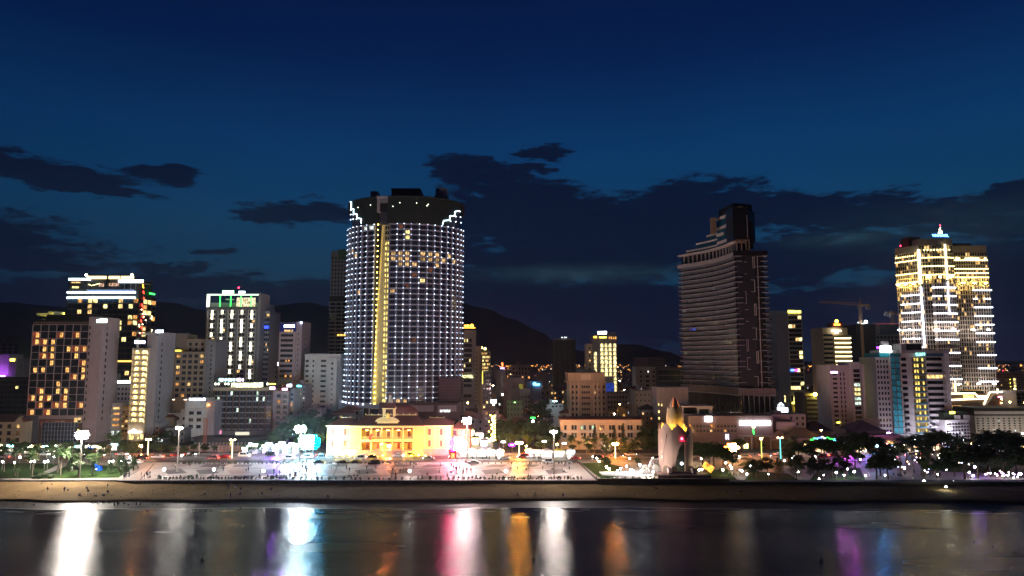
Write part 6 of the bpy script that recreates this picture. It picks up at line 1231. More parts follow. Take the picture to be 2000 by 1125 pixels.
# ================================================================== THE YELLOW PALACE
YP = 299.0
pal = empty('floodlit_palace', (P(640, 870, YP).x, YP, GZ), 'long two storey colonial palace floodlit yellow with red tiled roofs', 'building')
PX0 = 640; us = lambda px: P(px, 850, YP).x - pal.location.x; zp = lambda py, Y=YP: P(760, py, Y).z - GZ
PW = wall('palace_yellow', (.60, .47, .15), .8, .08, .12); PT = wall('palace_trim', (.72, .58, .25), .8, .06, .1); SHUT = wall('shutter_brown', (.20, .07, .05)); TILE = wall('palace_tile', (.11, .042, .034), .7, .3, .1, 1.2); PINKP = wall('palace_plinth', (.34, .22, .2))
E = zp(831); BZ = zp(876)   # eaves, top of plinth
def pb(nm, a, c, y0, y1, z0, z1, m, k=None): o = MB().box(a, c, y0, y1, z0, z1).build(nm, m, pal); return o
A0, A1, B0, B1, C1, D1 = us(639), us(684), us(706), us(808), us(828), us(880)
pb('wall', A0, A1, 0, 18, 0, E, PW); pb('wall', A1, B0, -1.2, 18, 0, E, PW); pb('wall', B1, C1, -1.2, 18, 0, E, PW); pb('wall', C1, D1, 0, 18, 0, E, PW)
for a, c, y in ((A0, A1, 0), (A1, B0, -1.2), (B1, C1, -1.2), (C1, D1, 0)):
    pb('plinth', a - .1, c + .1, y - .3, y, 0, BZ, PINKP); pb('cornice', a - .2, c + .2, y - .5, y, E - .6, E, PT); pb('string_course', a, c, y - .16, y, zp(852.5), zp(851), PT)
for a in (A0, A1 - .6, us(661), C1 + .1, us(848), D1 - .6): pb('pilaster', a, a + .6, -.14, 0, BZ, E - .6, PT)
def shutter(px, py, y=0, w=1.25, h=2.75):
    u, z = us(px), zp(py); e = put('window', MB().box(-w / 2, w / 2, -.08, 0, -h / 2, h / 2).mesh('window', [DG]), pal, (u, y, z))
    for s_ in (-1, 1): MB().box(s_ * w * .25 - w * .22, s_ * w * .25 + w * .22, -.16, -.08, -h / 2 + .1, h / 2 - .1).build('shutter', SHUT, e)
    mb = MB(); mb.box(-w / 2 - .2, -w / 2, -.2, 0, -h / 2 - .15, h / 2 + .3).box(w / 2, w / 2 + .2, -.2, 0, -h / 2 - .15, h / 2 + .3).box(-w / 2, w / 2, -.2, 0, h / 2, h / 2 + .3).box(-w / 2, w / 2, -.3, 0, -h / 2 - .15, -h / 2); mb.build('surround', PT, e)
for px in (650, 674, 839, 862):
    shutter(px, 843.5); shutter(px, 866)
for px in (693, 701, 818): shutter(px, 843.5, -1.2, .9, 2.2) if False else None
# loggia: five bays, two storeys
pb('loggia_back_wall', B0, B1, 2.6, 18, 0, E, PW); F1 = zp(857)
pb('loggia_floor', B0, B1, -1.5, 2.6, zp(860), zp(857), PT); pb('loggia_floor', B0, B1, -1.5, 2.6, 0, zp(878.5), PINKP); pb('architrave', B0, B1, -1.4, -.5, zp(835), E, PT); pb('cornice', B0 - .3, B1 + .3, -2.0, -1.4, E - .7, E, PT)
pb('ceiling', B0, B1, -.5, 2.6, zp(835), E - .1, PT); 
pb('lintel_beam', B0, B1, -1.35, -.6, zp(862), zp(860), PT)
W5 = (B1 - B0) / 5
for i in range(6):
    x = B0 + W5 * i
    MB().cyl((x, -1.0, zp(878)), .42, .34, zp(862) - zp(878), 12).build('column', PT, pal); MB().cyl((x, -1.0, F1), .38, .3, zp(835) - F1, 12).build('column', PT, pal)
    pb('column_base', x - .5, x + .5, -1.5, -.5, zp(880), zp(878), PT)
    if i < 5:
        pb('balustrade', x + .5, x + W5 - .5, -1.3, -1.1, F1 + .85, F1 + 1.0, PT)
        me = MB().box(-.06, .06, -1.26, -1.14, F1, F1 + .85).mesh('baluster', [PT])
        for k in range(9): put('baluster', me, pal, (x + .7 + k * (W5 - 1.4) / 8, 0, 0))
        for z0_, z1_ in ((F1, F1 + 3), (zp(878), zp(878) + 2.9)):
            xm = x + W5 / 2; dr = pb('door', xm - .7, xm + .7, 2.45, 2.6, z0_ + .05, z1_, SHUT); MB().box(xm - 1.0, xm - .7, 2.3, 2.6, z0_, z1_ + .3).build('door_frame', PT, dr); MB().box(xm + .7, xm + 1.0, 2.3, 2.6, z0_, z1_ + .3).build('door_frame', PT, dr)
        pb('transom_panel', x + .4, x + W5 - .4, -.9, -.7, zp(866.5) + .3, zp(862), SHUT); pb('transom_panel', x + .4, x + W5 - .4, -.9, -.7, zp(839.5), zp(835), SHUT)
        for s_ in (.62, W5 - .62):
            for k in range(3): pb('quoin', x + s_ - .16, x + s_ + .16, -1.12, -.85, zp(877) + k * .9, zp(877) + k * .9 + .35, wall('quoin_dark', (.04, .04, .03)))
for i in range(5):
    for z_ in (F1 + 3.6, zp(862) - .35): MB().box(-.5, .5, -.12, .12, 0, .1).build('loggia_lamp', em('loggia_lamp', (1, .5, .05), 120), pal, (B0 + W5 * (i + .5), .6, z_ - .1))
for i in range(5): pb('step', B0 + 3 - i * .5, B1 - 3 + i * .5, -1.5 - (i + 1) * .4, -1.5 - i * .4, 0, zp(878.5) * (5 - i) / 6, PINKP)
# roofs with ridge finials
def mroof(a, c, y0, y1, z0, rz_, ins, nm='roof'):
    ym = y0 + (y1 - y0) * .5; mb = MB(); mb.face([(a, y0, z0), (c, y0, z0), (c - ins, ym, rz_), (a + ins, ym, rz_)]); mb.face([(c, y0, z0), (c, y1, z0), (c - ins, ym, rz_)]); mb.face([(a, y1, z0), (a, y0, z0), (a + ins, ym, rz_)]); mb.face([(c, y1, z0), (a, y1, z0), (a + ins, ym, rz_), (c - ins, ym, rz_)])
    r = mb.build(nm, TILE, pal)
    MB().tube([(a + ins, ym, rz_ + .1), (c - ins, ym, rz_ + .1)], .14, 5).build('ridge_cap', PT, r); n = int((c - a - 2 * ins) / 2.5)
    for i in range(n + 1): MB().box(-.16, .16, -.16, .16, 0, .6).build('ridge_finial', PT, r, (a + ins + (c - a - 2 * ins) * i / max(1, n), ym, rz_ + .1))
    k = int((c - a) / .9)
    for i in range(1, k): # tile courses as proud battens
        pass
    return r
mroof(A0 - .8, A1 + 3, -.9, 18.5, E, zp(816, YP + 9), 4.5); mroof(C1 - 3, D1 + .8, -.9, 18.5, E, zp(816, YP + 9), 4.5); mroof(A1 - .3, C1 + .3, -2.1, 18.5, E + .02, zp(810.5, YP + 9), 5.0)
for a, c, y in ((A0 - .8, A1, -.95), (A1 - .3, C1 + .3, -2.15), (C1, D1 + .8, -.95)): pb('gutter', a, c, y - .15, y, E - .18, E + .08, PT)
# pediment, emblem, belvedere, dome roof
YL = em('trim_glow_yellow', (1, .75, .1), 2.5)
xc = us(758); mb = MB(); pts = [(xc + 4.9 * math.cos(PI * i / 12), zp(822) + 1.9 * math.sin(PI * i / 12)) for i in range(13)]
mb.face([(p[0], -2.2, p[1]) for p in pts]); mb.box(xc - 4.4, xc + 4.4, -2.2, -.8, zp(826), zp(822)); mb.build('pediment', PT, pal); MB().tube([(p[0], -2.3, p[1]) for p in pts], .14, 5).build('pediment_moulding', PT, pal); pb('pediment_cornice', xc - 5.2, xc + 5.2, -2.6, -2.2, zp(822.5), zp(821), PT)
MB().ball((xc, -1.9, zp(812)), 1.0, 10, 7, sz=1.3).build('emblem', wall('gilt', (.8, .6, .15), .4), pal); pb('emblem_base', xc - 1.4, xc + 1.4, -2.1, -1.4, zp(818), zp(815.5), PT)
for s_ in (-1, 1): pb('belvedere_post', xc + s_ * 2.2 - .3, xc + s_ * 2.2 + .3, 0, .6, zp(814), zp(799), PT); pb('belvedere_post', xc + s_ * 2.2 - .3, xc + s_ * 2.2 + .3, 3, 3.6, zp(814), zp(799), PT)
pb('belvedere_beam', xc - 2.8, xc + 2.8, -.3, 4, zp(799), zp(797), PT); mb = MB(); q = [(xc - 3, -.5), (xc + 3, -.5), (xc + 3, 4.2), (xc - 3, 4.2)]; t = [(xc - 1.6, 1, ), (xc + 1.6, 1), (xc + 1.6, 2.6), (xc - 1.6, 2.6)]
for i in range(4): j = (i + 1) % 4; mb.face([(*q[i], zp(797)), (*q[j], zp(797)), (*t[j], zp(788)), (*t[i], zp(788))])
mb.face([(*p, zp(788)) for p in t]); mb.build('belvedere_roof', TILE, pal)
mb = MB(); R_ = 8.6; n = 20
for i in range(n):
    a0, a1 = PI * 2 * i / n, PI * 2 * (i + 1) / n
    for k in range(4):
        e0, e1 = k / 4 * PI / 2, (k + 1) / 4 * PI / 2; f = lambda a, e: (xc + 3 + R_ * math.cos(e) * math.cos(a), 14 + R_ * .6 * math.cos(e) * math.sin(a), zp(811, YP + 14) + 5.0 * math.sin(e)); mb.face([f(a0, e0), f(a1, e0), f(a1, e1), f(a0, e1)])
mb.build('dome_roof', TILE, pal)
# flag on the balcony, uplights, topiary in front
fl = empty('red_flag', (pal.location.x + us(727), YP - 2.2, GZ + zp(856)), 'small red flag hanging on the palace balcony', 'flag'); mb = MB(); mb.face([(-1.3, 0, 0), (-.2, .1, -.9), (.6, 0, 1.6), (.2, -.1, 2.4)]); mb.face([(-1.3, .05, 0), (.2, -.05, 2.4), (.6, .05, 1.6), (-.2, .15, -.9)]); mb.build('cloth', wall('flag_red', (.7, .03, .02), .7, .05, 0), fl); MB().tube([(-.3, .1, -1.2), (.7, .1, 2.6)], .04, 5).build('pole', METAL, fl)
UP = em('uplight_amber', (1, .62, .01), 1400); UP2 = em('uplight_warmwhite', (1, .70, .06), 6500); HOUSE = wall('lamp_housing', (.03, .03, .03))
def uplight(x, y, m=UP, w=.5):
    o = empty('ground_uplight', (x, y, GZ), 'small amber ground floodlight at the foot of the palace front', 'floodlight', 'amber uplights before the palace'); mb = MB(); mb.box(-w / 2, w / 2, -.25, .25, .15, .2); mb.build('lamp_face', m, o, (0, .05, .32)); MB().box(-w / 2 - .05, w / 2 + .05, -.3, .3, 0, .44).build('housing', HOUSE, o); return o
for px in (662, 676, 688, 708, 730, 752, 772, 792, 806, 820, 834): uplight(pal.location.x + us(px), YP - (4.2 if px not in (688, 820) else 3.2), UP2 if px == 688 else UP)
b0 = Bld('pink_annex', 'pink two storey annex with arched shutters right of the palace, red hip roof', 882, 918, 837, 312, 12, wall('annex_pink', (.45, .30, .22)), 'building', pyr=860); hip(b0, 3.5, TILE, 1.0)
for px in (888, 904): 
    for py in (846, 866): b0.window('f', b0.u(px), b0.z(py), 1.6, 2.4, DG)
b0.done()

# ================================================================== THE LOTUS TOWER
LX = G(1318, 930).x; LY = 252.0
lot = empty('lotus_tower', (P(1320, 900, LY).x, LY, GZ), 'lotus-shaped concrete tower with pointed petals, flame tip and arched opening, lit amber inside', 'monument')
LPC = 1320
pet = wall('petal_concrete', (.52, .35, .30), .7, .08, .15); peti = wall('petal_inner', (.62, .50, .34), .7, .06, .1)
zl = lambda py: P(LPC, py, LY).z - GZ; sl_ = LY / F
def petal(phi, width, z0, ztip, zsh, r0, r1, th=.45, arch=None, m=pet, lean=0.0, nm='petal', n=14, rows=16):
    """a curved shell panel: arc of angle width round the axis, top edge running up to a point"""
    mb = MB(); g = []; gi = []
    for i in range(n + 1):
        t = -1 + 2 * i / n; ztop = ztip - (ztip - zsh) * abs(t) ** 1.15
        zb = z0
        if arch:
            aw, ah = arch
            if abs(t) < aw: zb = z0 + ah * math.sqrt(max(0, 1 - (abs(t) / aw) ** 2.2))
        c_, ci = [], []
        for k in range(rows + 1):
            z = zb + (ztop - zb) * k / rows; q = (z - z0) / (ztip - z0); a = phi + width * t
            r = r0 + (r1 - r0) * q + lean * math.sin(PI * q)
            c_.append((r * math.sin(a), -r * math.cos(a), z)); ci.append(((r - th) * math.sin(a), -(r - th) * math.cos(a), z))
        g.append(c_); gi.append(ci)
    for i in range(n):
        for k in range(rows):
            mb.face([g[i][k], g[i + 1][k], g[i + 1][k + 1], g[i][k + 1]]); mb.face([gi[i][k], gi[i][k + 1], gi[i + 1][k + 1], gi[i + 1][k]], 1)
        mb.face([g[i][-1], g[i + 1][-1], gi[i + 1][-1], gi[i][-1]]); mb.face([g[i][0], gi[i][0], gi[i + 1][0], g[i + 1][0]])
    for i, s_ in ((0, 1), (n, -1)):
        for k in range(rows): f = [g[i][k], g[i][k + 1], gi[i][k + 1], gi[i][k]]; mb.face(f if s_ > 0 else f[::-1])
    return mb.build(nm, [m, peti], lot)
R0 = 31 * sl_
zA = zl(921); zs1 = zl(841)
# eight lower petals, the front one pierced by an arch
for k, (ph, wd, arch, tip, sh) in enumerate([(-.05, .56, None, 826, 843), (-.84, .46, None, 824, 840), (.80, .46, None, 828, 846), (-1.6, .44, None, 826, 842), (1.6, .44, None, 828, 846), (2.4, .44, None, 826, 842), (-2.4, .44, None, 826, 842), (3.14, .42, None, 826, 842)]):
    if k == 0:
        # front petal with tall slanted opening right of centre
        mb = MB(); n = 22; rows = 22; gg = {}
        for i in range(n + 1):
            t = -1 + 2 * i / n; ztop = zl(tip) - (zl(tip) - zl(sh)) * abs(t) ** 1.15
            for j in range(rows + 1):
                z = zA + (ztop - zA) * j / rows; q = (z - zA) / (zl(tip) - zA); a = ph + wd * t; r = R0 * (.95 + .07 * math.sin(PI * q)); gg[i, j] = ((r * math.sin(a), -r * math.cos(a), z), ((r - .45) * math.sin(a), -(r - .45) * math.cos(a), z))
        def hole(i, j):
            x, z = gg[i, j][0][0], gg[i, j][0][2]; zt_ = zl(861); 
            if z > zt_: return False
            q = (zt_ - z) / (zt_ - zA); cxh = 1.35 - .15 * q; hw = 2.9 * math.sqrt(min(1, q * 1.25)) * (.85 + .15 * q); return abs(x - cxh) < hw
        for i in range(n):
            for j in range(rows):
                if any(hole(a, c) for a, c in ((i, j), (i + 1, j + 1))) : continue
                A_, B_, C_, D_ = gg[i, j], gg[i + 1, j], gg[i + 1, j + 1], gg[i, j + 1]
                mb.face([A_[0], B_[0], C_[0], D_[0]]); mb.face([A_[1], D_[1], C_[1], B_[1]], 1); mb.face([D_[0], C_[0], C_[1], D_[1]]); mb.face([A_[0], D_[0], D_[1], A_[1]]); mb.face([C_[0], B_[0], B_[1], C_[1]]); mb.face([B_[0], A_[0], A_[1], B_[1]])
        mb.build('petal', [pet, peti], lot)
    else:
        petal(ph, wd, zA, zl(tip), zl(sh), R0 * .97, R0 * .99, lean=R0 * .06)
# sweeping rib lines on the lower petals: raised edges curving down to the feet
for (pts) in ([(1298, 845), (1296, 860), (1293, 880), (1292, 900)], [(1342, 843), (1335, 855), (1331, 870), (1330, 890), (1331, 912)], [(1326, 862), (1318, 870), (1314, 884), (1312, 900)]):
    w_ = []
    for px, py in pts: x = (px - LPC) * sl_; r = R0 * 1.045; x = max(-r * .98, min(r * .98, x)); w_.append((x, -math.sqrt(max(.1, r * r - x * x)), zl(py)))
    MB().tube(w_, [.28, .22, .2, .18, .15][:len(w_)], 5).build('petal_edge', pet, lot)
# low arches at the foot
for px in (1297, 1310, 1341):
    x = (px - LPC) * sl_; y = -math.sqrt(max(.1, (R0 * 1.02) ** 2 - x * x)); mb = MB(); pts = [(1.15 * math.cos(PI * i / 8), 2.6 + .9 * math.sin(PI * i / 8)) for i in range(9)]; mb.face([(p[0], 0, p[1]) for p in pts] + [(-1.15, 0, 0), (1.15, 0, 0)]); mb.build('foot_arch', TANW, lot, (x, y - .12, 0), x * .05)
# inner drum of tall petals
for k, ph in enumerate((-.62, .42, -1.7, 1.5, 2.5, -2.7)): petal(ph, .5, zl(842), zl(793 - (k % 2)), zl(799), R0 * .47, R0 * .42, th=.25, lean=.4, nm='inner_petal', m=peti)
petal(-.1, .2, zl(842), zl(812), zl(815), R0 * .38, R0 * .36, th=.2, nm='inner_core', m=wall('core_red', (.22, .08, .05)))
# flame tip: four curved blades closing to a point
fm = wall('flame_blade', (.35, .25, .22), .5, .1, .1)
for k in range(5):
    mb = MB(); n = 12; ph = k * 2 * PI / 5 - .55
    for i in range(n):
        q0, q1 = i / n, (i + 1) / n; r = lambda q: (1.55 + 1.3 * math.sin(PI * min(1, q * 1.15)) ** 1 - 2.0 * q * q) * .9 if q < .98 else .02
        r = lambda q: max(.02, 2.5 * (1 - q) ** 1.05 * (.6 + 1.5 * q)); z = lambda q: zl(803) + (zl(773) - zl(803)) * q
        for j in range(4):
            a0, a1 = ph + 1.15 * j / 4, ph + 1.15 * (j + 1) / 4; mb.face([(r(q0) * math.sin(a0), -r(q0) * math.cos(a0), z(q0)), (r(q0) * math.sin(a1), -r(q0) * math.cos(a1), z(q0)), (r(q1) * math.sin(a1), -r(q1) * math.cos(a1), z(q1)), (r(q1) * math.sin(a0), -r(q1) * math.cos(a0), z(q1))])
    mb.build('flame_blade', fm, lot)
# lights inside the flower
for k in range(8):
    a = k * PI / 4 + .2; MB().box(-.5, .5, -.2, .2, 0, .12).build('amber_uplight', em('lotus_amber', (1, .55, .07), 420), lot, (R0 * .78 * math.sin(a), -R0 * .78 * math.cos(a), zl(846)))
MB().ball((0, -.3, zl(801)), .55, 8, 6).build('flame_lamp', em('flame_lamp', (1, .30, .04), 200), lot)
MB().box(-2.6, 3.2, -1.5, -1.2, 1, zl(858)).build('opening_dark_panel', wall('opening_dark', (.03, .04, .035)), lot); MB().cyl((0, 0, zl(804)), 2.2, 2.2, .3, 12).build('upper_floor', TANW, lot); MB().cyl((0, 0, zl(847)), R0 * .9, R0 * .9, .3, 20).build('upper_floor', TANW, lot)  # dark greenish panel standing in for the dark inside of the opening
MB().ball((.9, -R0 * 1.04, zl(853)), .42, 8, 6).build('red_lamp', em('lotus_red', (1, .08, .15), 12), lot); MB().box(.2, 1.9, -R0 * 1.06, -R0 * 1.0, zl(858), zl(856.5)).build('red_bar', em('lotus_red2', (.9, .02, .1), 2), lot)
MB().ball((1.1, -R0 * .7, zl(902)), .5, 8, 6).build('white_lamp', em('lotus_white', (.85, .92, 1), 10), lot)
for i in range(7): MB().box(-.12, .12, -.12, .12, -.5, .5).build('edge_lamp', em('edge_lamp', (1, .95, .7), 3), lot, (-R0 * .93 + (i % 2) * .25, -R0 * .40, zl(860 + i * 5))); MB().box(-.08, .08, -.1, .1, -.35, .35).build('edge_lamp', em('edge_lamp', (1, .95, .7), 3), lot, (R0 * 1.0, -R0 * .1, zl(862 + i * 6)))
# podium with ramps in front
MB().prism([(-9, -11.5), (9.5, -11.5), (6.5, -6.5), (-6.5, -6.5)], 0, 1.3).build('podium', PINKP, lot); MB().cyl((0, 0, 0), R0 * 1.25, R0 * 1.2, 1.0, 28).build('base_ring', PINKP, lot)
for i in range(4): MB().box(-3 + .0, 3.6, -R0 * 1.1 - 1.2 - i * .4, -R0 * 1.1 - .8 - i * .4, 1.0, 1.9 - i * .22).build('step', PINKP, lot)
for s_ in (-1, 1): MB().box(s_ * 4.2 - .6, s_ * 4.2 + .6, -R0 * 1.25 - 2.2, -R0 * 1.1, 1.0, 3.2).build('stair_cheek', PINKW, lot)
for (px, c, s_, lb) in ((1268, (1, .86, .76), 560, 'pale ground floodlight at the left of the lotus tower podium'), (1368, (1, .30, .14), 130, 'reddish ground floodlight at the right of the lotus tower podium')):
    v = G(px, 935); o = empty('ground_floodlight', v, lb, 'floodlight'); MB().box(-.4, .4, -.3, .3, .6, 1.1).build('lamp_face', em('gfl_%d' % px, c, s_), o); MB().box(-.45, .45, -.35, -.3, .5, 1.15).build('housing', BLACK, o); MB().box(-.1, .1, -.1, .1, 0, .6).build('stand', BLACK, o)
# white scroll sculptures
scr = wall('scroll_white', (.68, .64, .62), .6, .05, .1)
def scroll(x, y, h, s_, lab, turns=1.4, rz=0):
    o = empty('scroll_sculpture', (x, y, GZ), lab, 'sculpture', 'white curled sculptures beside the lotus tower', rz); pts = []; rs = []
    for i in range(9): q = i / 8; pts.append((-.6 * s_ * (1 - q), 0, q * h * .62)); rs.append(.75 - .2 * q)
    c = (0.0, h * .62)
    for i in range(1, 22): q = i / 21; a = q * turns * 2 * PI; r = 1.15 * (1 - q * .72); pts.append((s_ * (1.15 - r * math.cos(a)) , 0, c[1] + r * math.sin(a))); rs.append(.52 * (1 - q * .55))
    MB().tube(pts, rs, 8).build('curl', scr, o, smooth=True); MB().cyl((-.4 * s_, 0, 0), 1.1, .9, .5, 10).build('base', scr, o); return o
sp = lambda px, py: G(px, py)
for (px, py, h, s_, lb) in ((1272, 921, 5.6, 1, 'tallest white curl sculpture left of the lotus tower'), (1283, 918, 5.0, 1, 'white curl sculpture touching the lotus tower side'), (1266, 925, 3.0, -1, 'small low white curl sculpture at the outer left end'), (1278, 925, 2.6, 1, 'small white curl in front of the tall one'), (1287, 925, 3.4, -1, 'white curl beside the stair of the lotus tower'), (1352, 921, 3.6, 1, 'dim pinkish curl sculpture right of the lotus tower'), (1347, 925, 2.8, -1, 'low dim curl right of the lotus tower stair')): v = sp(px, py); scroll(v.x, v.y, h, s_, lb)
# tilted glowing yellow panel
v = G(1384, 925); o = empty('glowing_kite_panel', v, 'tilted diamond-shaped glowing orange panel right of the lotus tower', 'lantern'); mb = MB(); mb.face([(-2.3, 0, 2.4), (.8, 0, .2), (2.3, 0, 2.2), (-1.0, .3, 4.2)]); mb.face([(-2.3, .25, 2.4), (-1.0, .55, 4.2), (2.3, .25, 2.2), (.8, .25, .2)]); mb.build('panel', lit('kite', (1, .45, .06), 2.6, .2, True, sc=.9), o); MB().tube([(.8, .1, 0), (.5, .2, 2.4)], .08, 5).build('post', BLACK, o)
o = empty('stage_sheet', G(1225, 927), 'low pale sloping stage deck left of the lotus tower', 'stage'); mb = MB(); mb.prism([(-9, -3), (9, -3), (8, 5), (-9.5, 4)], 0, .5); mb.build('deck', WHITE, o)
# ================================================================== LAMPS
POLE = wall('pole_steel', (.35, .32, .26), .5, .05, .1)
def mast(px, pyt, pyb, label, col, st, r=.35, n=8, spread=1.7, pole_glow=None, name='floodlight_mast', z0=GZ):
    v = G(px, pyb, z0); h = P(px, pyt, v.y).z - z0; o = empty(name, v, label, 'light mast', 'tall floodlight masts round the square')
    MB().cyl((0, 0, 0), .28, .16, h, 8).build('pole', pole_glow or POLE, o); MB().cyl((0, 0, h - .2), spread * .75, spread * .75, .15, 14).build('crown_ring', POLE, o); MB().cyl((0, 0, 0), .5, .4, .5, 8).build('foot', POLE, o)
    m = em('mast_' + label[:14].replace(' ', '_') + str(px), col, st)
    me = MB().box(-.3, .3, -.2, .2, -.26, .26).mesh('flood_head', [m])
    for i in range(n): a = 2 * PI * i / n * (3 if n > 10 else 1); t_ = (i * 3 // n) if n > 10 else 0; put('flood_head', me, o, (spread * (.75, 1, .7)[t_] * math.cos(a), spread * (.75, 1, .7)[t_] * math.sin(a), h + (1 - t_ if n > 10 else 0)), a)
    return o
def pw(P_, n=8):  # watts-like power to emission strength of n heads (area each about 2.9 m2)
    return P_ / (PI * 2.0 * n)
mast(155, 850, 934, 'blazing white floodlight cluster above the palms at the left', (1, .90, .80), pw(140000, 24), n=24, spread=1.9)
mast(346, 836, 921, 'slim gold-lit mast with a flat white lamp ring on the left of the square', (1, .95, .84), pw(16000), spread=1.1)
mast(585, 838, 902, 'blazing bluish white floodlight cluster left of the palace', (.80, .93, 1), pw(95000, 16), n=16, spread=2.0)
mast(912, 822, 898, 'mast with white floodlights at the right corner of the palace', (1, .70, .72), pw(80000, 16), n=16, spread=1.7)
mast(1082, 843, 926, 'slim white mast with star bright lamp ring near the right end of the square', (1, .88, .80), pw(60000), spread=1.1)
# racks of floodlight heads; cyan and rose edge heads added to paint glare halos
def light_wall(px, py, pyb, cols, rows, main, st, edge, est, eside, label):
    v = G(px, pyb); z = P(px, py, v.y).z - GZ; o = empty('light_rack', v, label, 'light rack', None); sx = 1.25
    mm = em('rack_%d' % px, main, st); me_ = em('rack_halo_%d' % px, edge, est); a = MB().box(-.5, .5, -.25, .1, -.45, .45).mesh('flood_head', [mm]); b_ = MB().box(-.5, .5, -.25, .1, -.45, .45).mesh('flood_head', [me_]); r = random.Random(px)
    for c in range(-1, cols + 1):
        for q in range(rows):
            u = c - (cols - 1) / 2; w_ = q - (rows - 1) / 2
            if (u / (cols / 2 + .7)) ** 2 + (w_ / (rows / 2 + .15)) ** 2 > 1.05: continue
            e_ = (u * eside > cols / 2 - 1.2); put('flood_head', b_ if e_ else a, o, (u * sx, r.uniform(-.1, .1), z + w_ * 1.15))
    for q in range(rows + 1): MB().box(-cols * sx / 2, cols * sx / 2, .15, .25, z + (q - rows / 2) * 1.15 - .05, z + (q - rows / 2) * 1.15 + .05).build('rack_rail', METAL, o)
    for s_ in (-1, 1): MB().box(s_ * cols * .3 - .1, s_ * cols * .3 + .1, .15, .35, 0, z + rows * .55).build('rack_post', METAL, o)
    return o
light_wall(603, 864, 897, 5, 5, (.45, .9, 1), 170, (0, .42, .85), 190, 1, 'wide rack of white floodlights with added cyan halo heads left of the palace')
light_wall(893, 868, 896, 4, 5, (1, .60, .58), 170, (1, .002, .20), 260, -1, 'wide rack of white floodlights with added rose halo heads right of the palace')
light_wall(1430, 874, 898, 3, 3, (1, .55, .2), 80, (1, .25, .02), 60, -1, 'rack of orange white floodlights behind the round tree right of the lotus tower')
for (px, c, s_, lb) in ((541, (.22, .05, 1), 3000, 'added violet water-tinting floodlight on a short pole left of the cyan rack'), (1650, (.65, .05, .9), 2600, 'added magenta water-tinting floodlight behind the dark trees before the purple pavilion'), (1712, (.04, .3, 1), 2600, 'added blue water-tinting floodlight on a pole before the teal hotel'), (275, (1, .18, .04), 1800, 'added red orange water-tinting lamp on a short pole behind the left conifers'), (760, (1, .22, .07), 1500, 'added orange red water-tinting lamp on a short pole before the palace yard')):  # added lamps that tint the light streaks on the water
    v = G(px, 889); o = empty('added_tint_floodlight', v, lb, 'floodlight'); MB().box(-.6, .6, -.5, -.3, 3.4, 4.3).build('lamp_face', em('col_fl_%d' % px, c, s_), o); MB().box(-.65, .65, -.3, .1, 3.35, 4.35).build('housing', BLACK, o); MB().cyl((0, 0, 0), .08, .08, 3.4, 6).build('pole', METAL, o)
# sodium street lamps with lit posts
_am = em('sodium_head', (1, .42, .08), 420); _wp = em('lit_post_warm', (1, .82, .5), 3.0)
def slamp(px, pyt, pyb, label, head=_am, post=_wp, arms=2, r=.42, grp='street lamps along the road', z0=GZ, pr=.18):
    v = G(px, pyb, z0); h = P(px, pyt, v.y).z - z0; o = empty('street_lamp', v, label, 'street lamp', grp); MB().cyl((0, 0, 0), pr * 1.3, pr, h, 8).build('post', post, o)
    for k in range(arms):
        s_ = (-1, 1)[k] if arms == 2 else 0; MB().ball((s_ * .8, 0, h + .2), r, 8, 5, sz=.6).build('lamp_head', head, o)
        if arms == 2: MB().tube([(0, 0, h - .3), (s_ * .8, 0, h + .2)], .06, 5).build('arm', POLE, o)
    return o
slamp(288, 859, 895, 'orange street lamp with glowing post behind the left conifers')
slamp(453, 860, 895, 'orange street lamp with glowing post in front of the scaffold frame')
slamp(1014, 866, 893, 'bright orange street lamp before the white market stalls', em('sodium_b', (1, .40, .05), 1200), r=.8)
slamp(1028, 872, 893, 'smaller orange globe lamp beside the violet sign', em('sodium_c', (1, .55, .15), 160), POLE, 1)
slamp(1088, 869, 893, 'orange star lamp right of the white mast', em('sodium_c', (1, .55, .15), 160), POLE, 1)
slamp(1202, 868, 895, 'orange street lamp with white post before the long cream building', em('sodium_d', (1, .32, .04), 900), r=.65)
slamp(1488, 858, 897, 'curved yellow-green lit lamp post by the shopping block', em('sodium_e', (1, .28, .03), 1000), em('post_lime', (.85, 1, .2), 1.6), 1, r=.6)
slamp(1525, 856, 896, 'double lamp on a cyan glowing post in the middle of the road', em('lamp_amberw', (1, .62, .3), 60), em('post_cyan', (.15, .85, .8), 2.2))
slamp(1415, 829, 872, 'double lamp on a pale lilac lit post before the shopping block', em('lamp_amberw', (1, .62, .3), 60), em('post_lilac', (.75, .75, 1), 2))
slamp(1606, 841, 880, 'single orange lamp above the dark tiled hall', em('sodium_f', (1, .45, .12), 120), POLE, 1)
slamp(962, 822, 880, 'tall post wrapped in hanging orange light strings', em('sodium_g', (1, .6, .1), 60), POLE, 1)
for px in (-60, 60, 170, 640, 745, 860, 1150, 1340, 1650, 1780, 1900, 2010):
    slamp(px, 868 if px > 500 else 872, 888, 'warm street lamp on the far kerb', em('sodium_h', (1, .42, .13), 650), POLE, 1)
slamp(389, 866, 889, 'thin curved unlit steel lamp post behind the road', POLE, POLE, 1, .2)
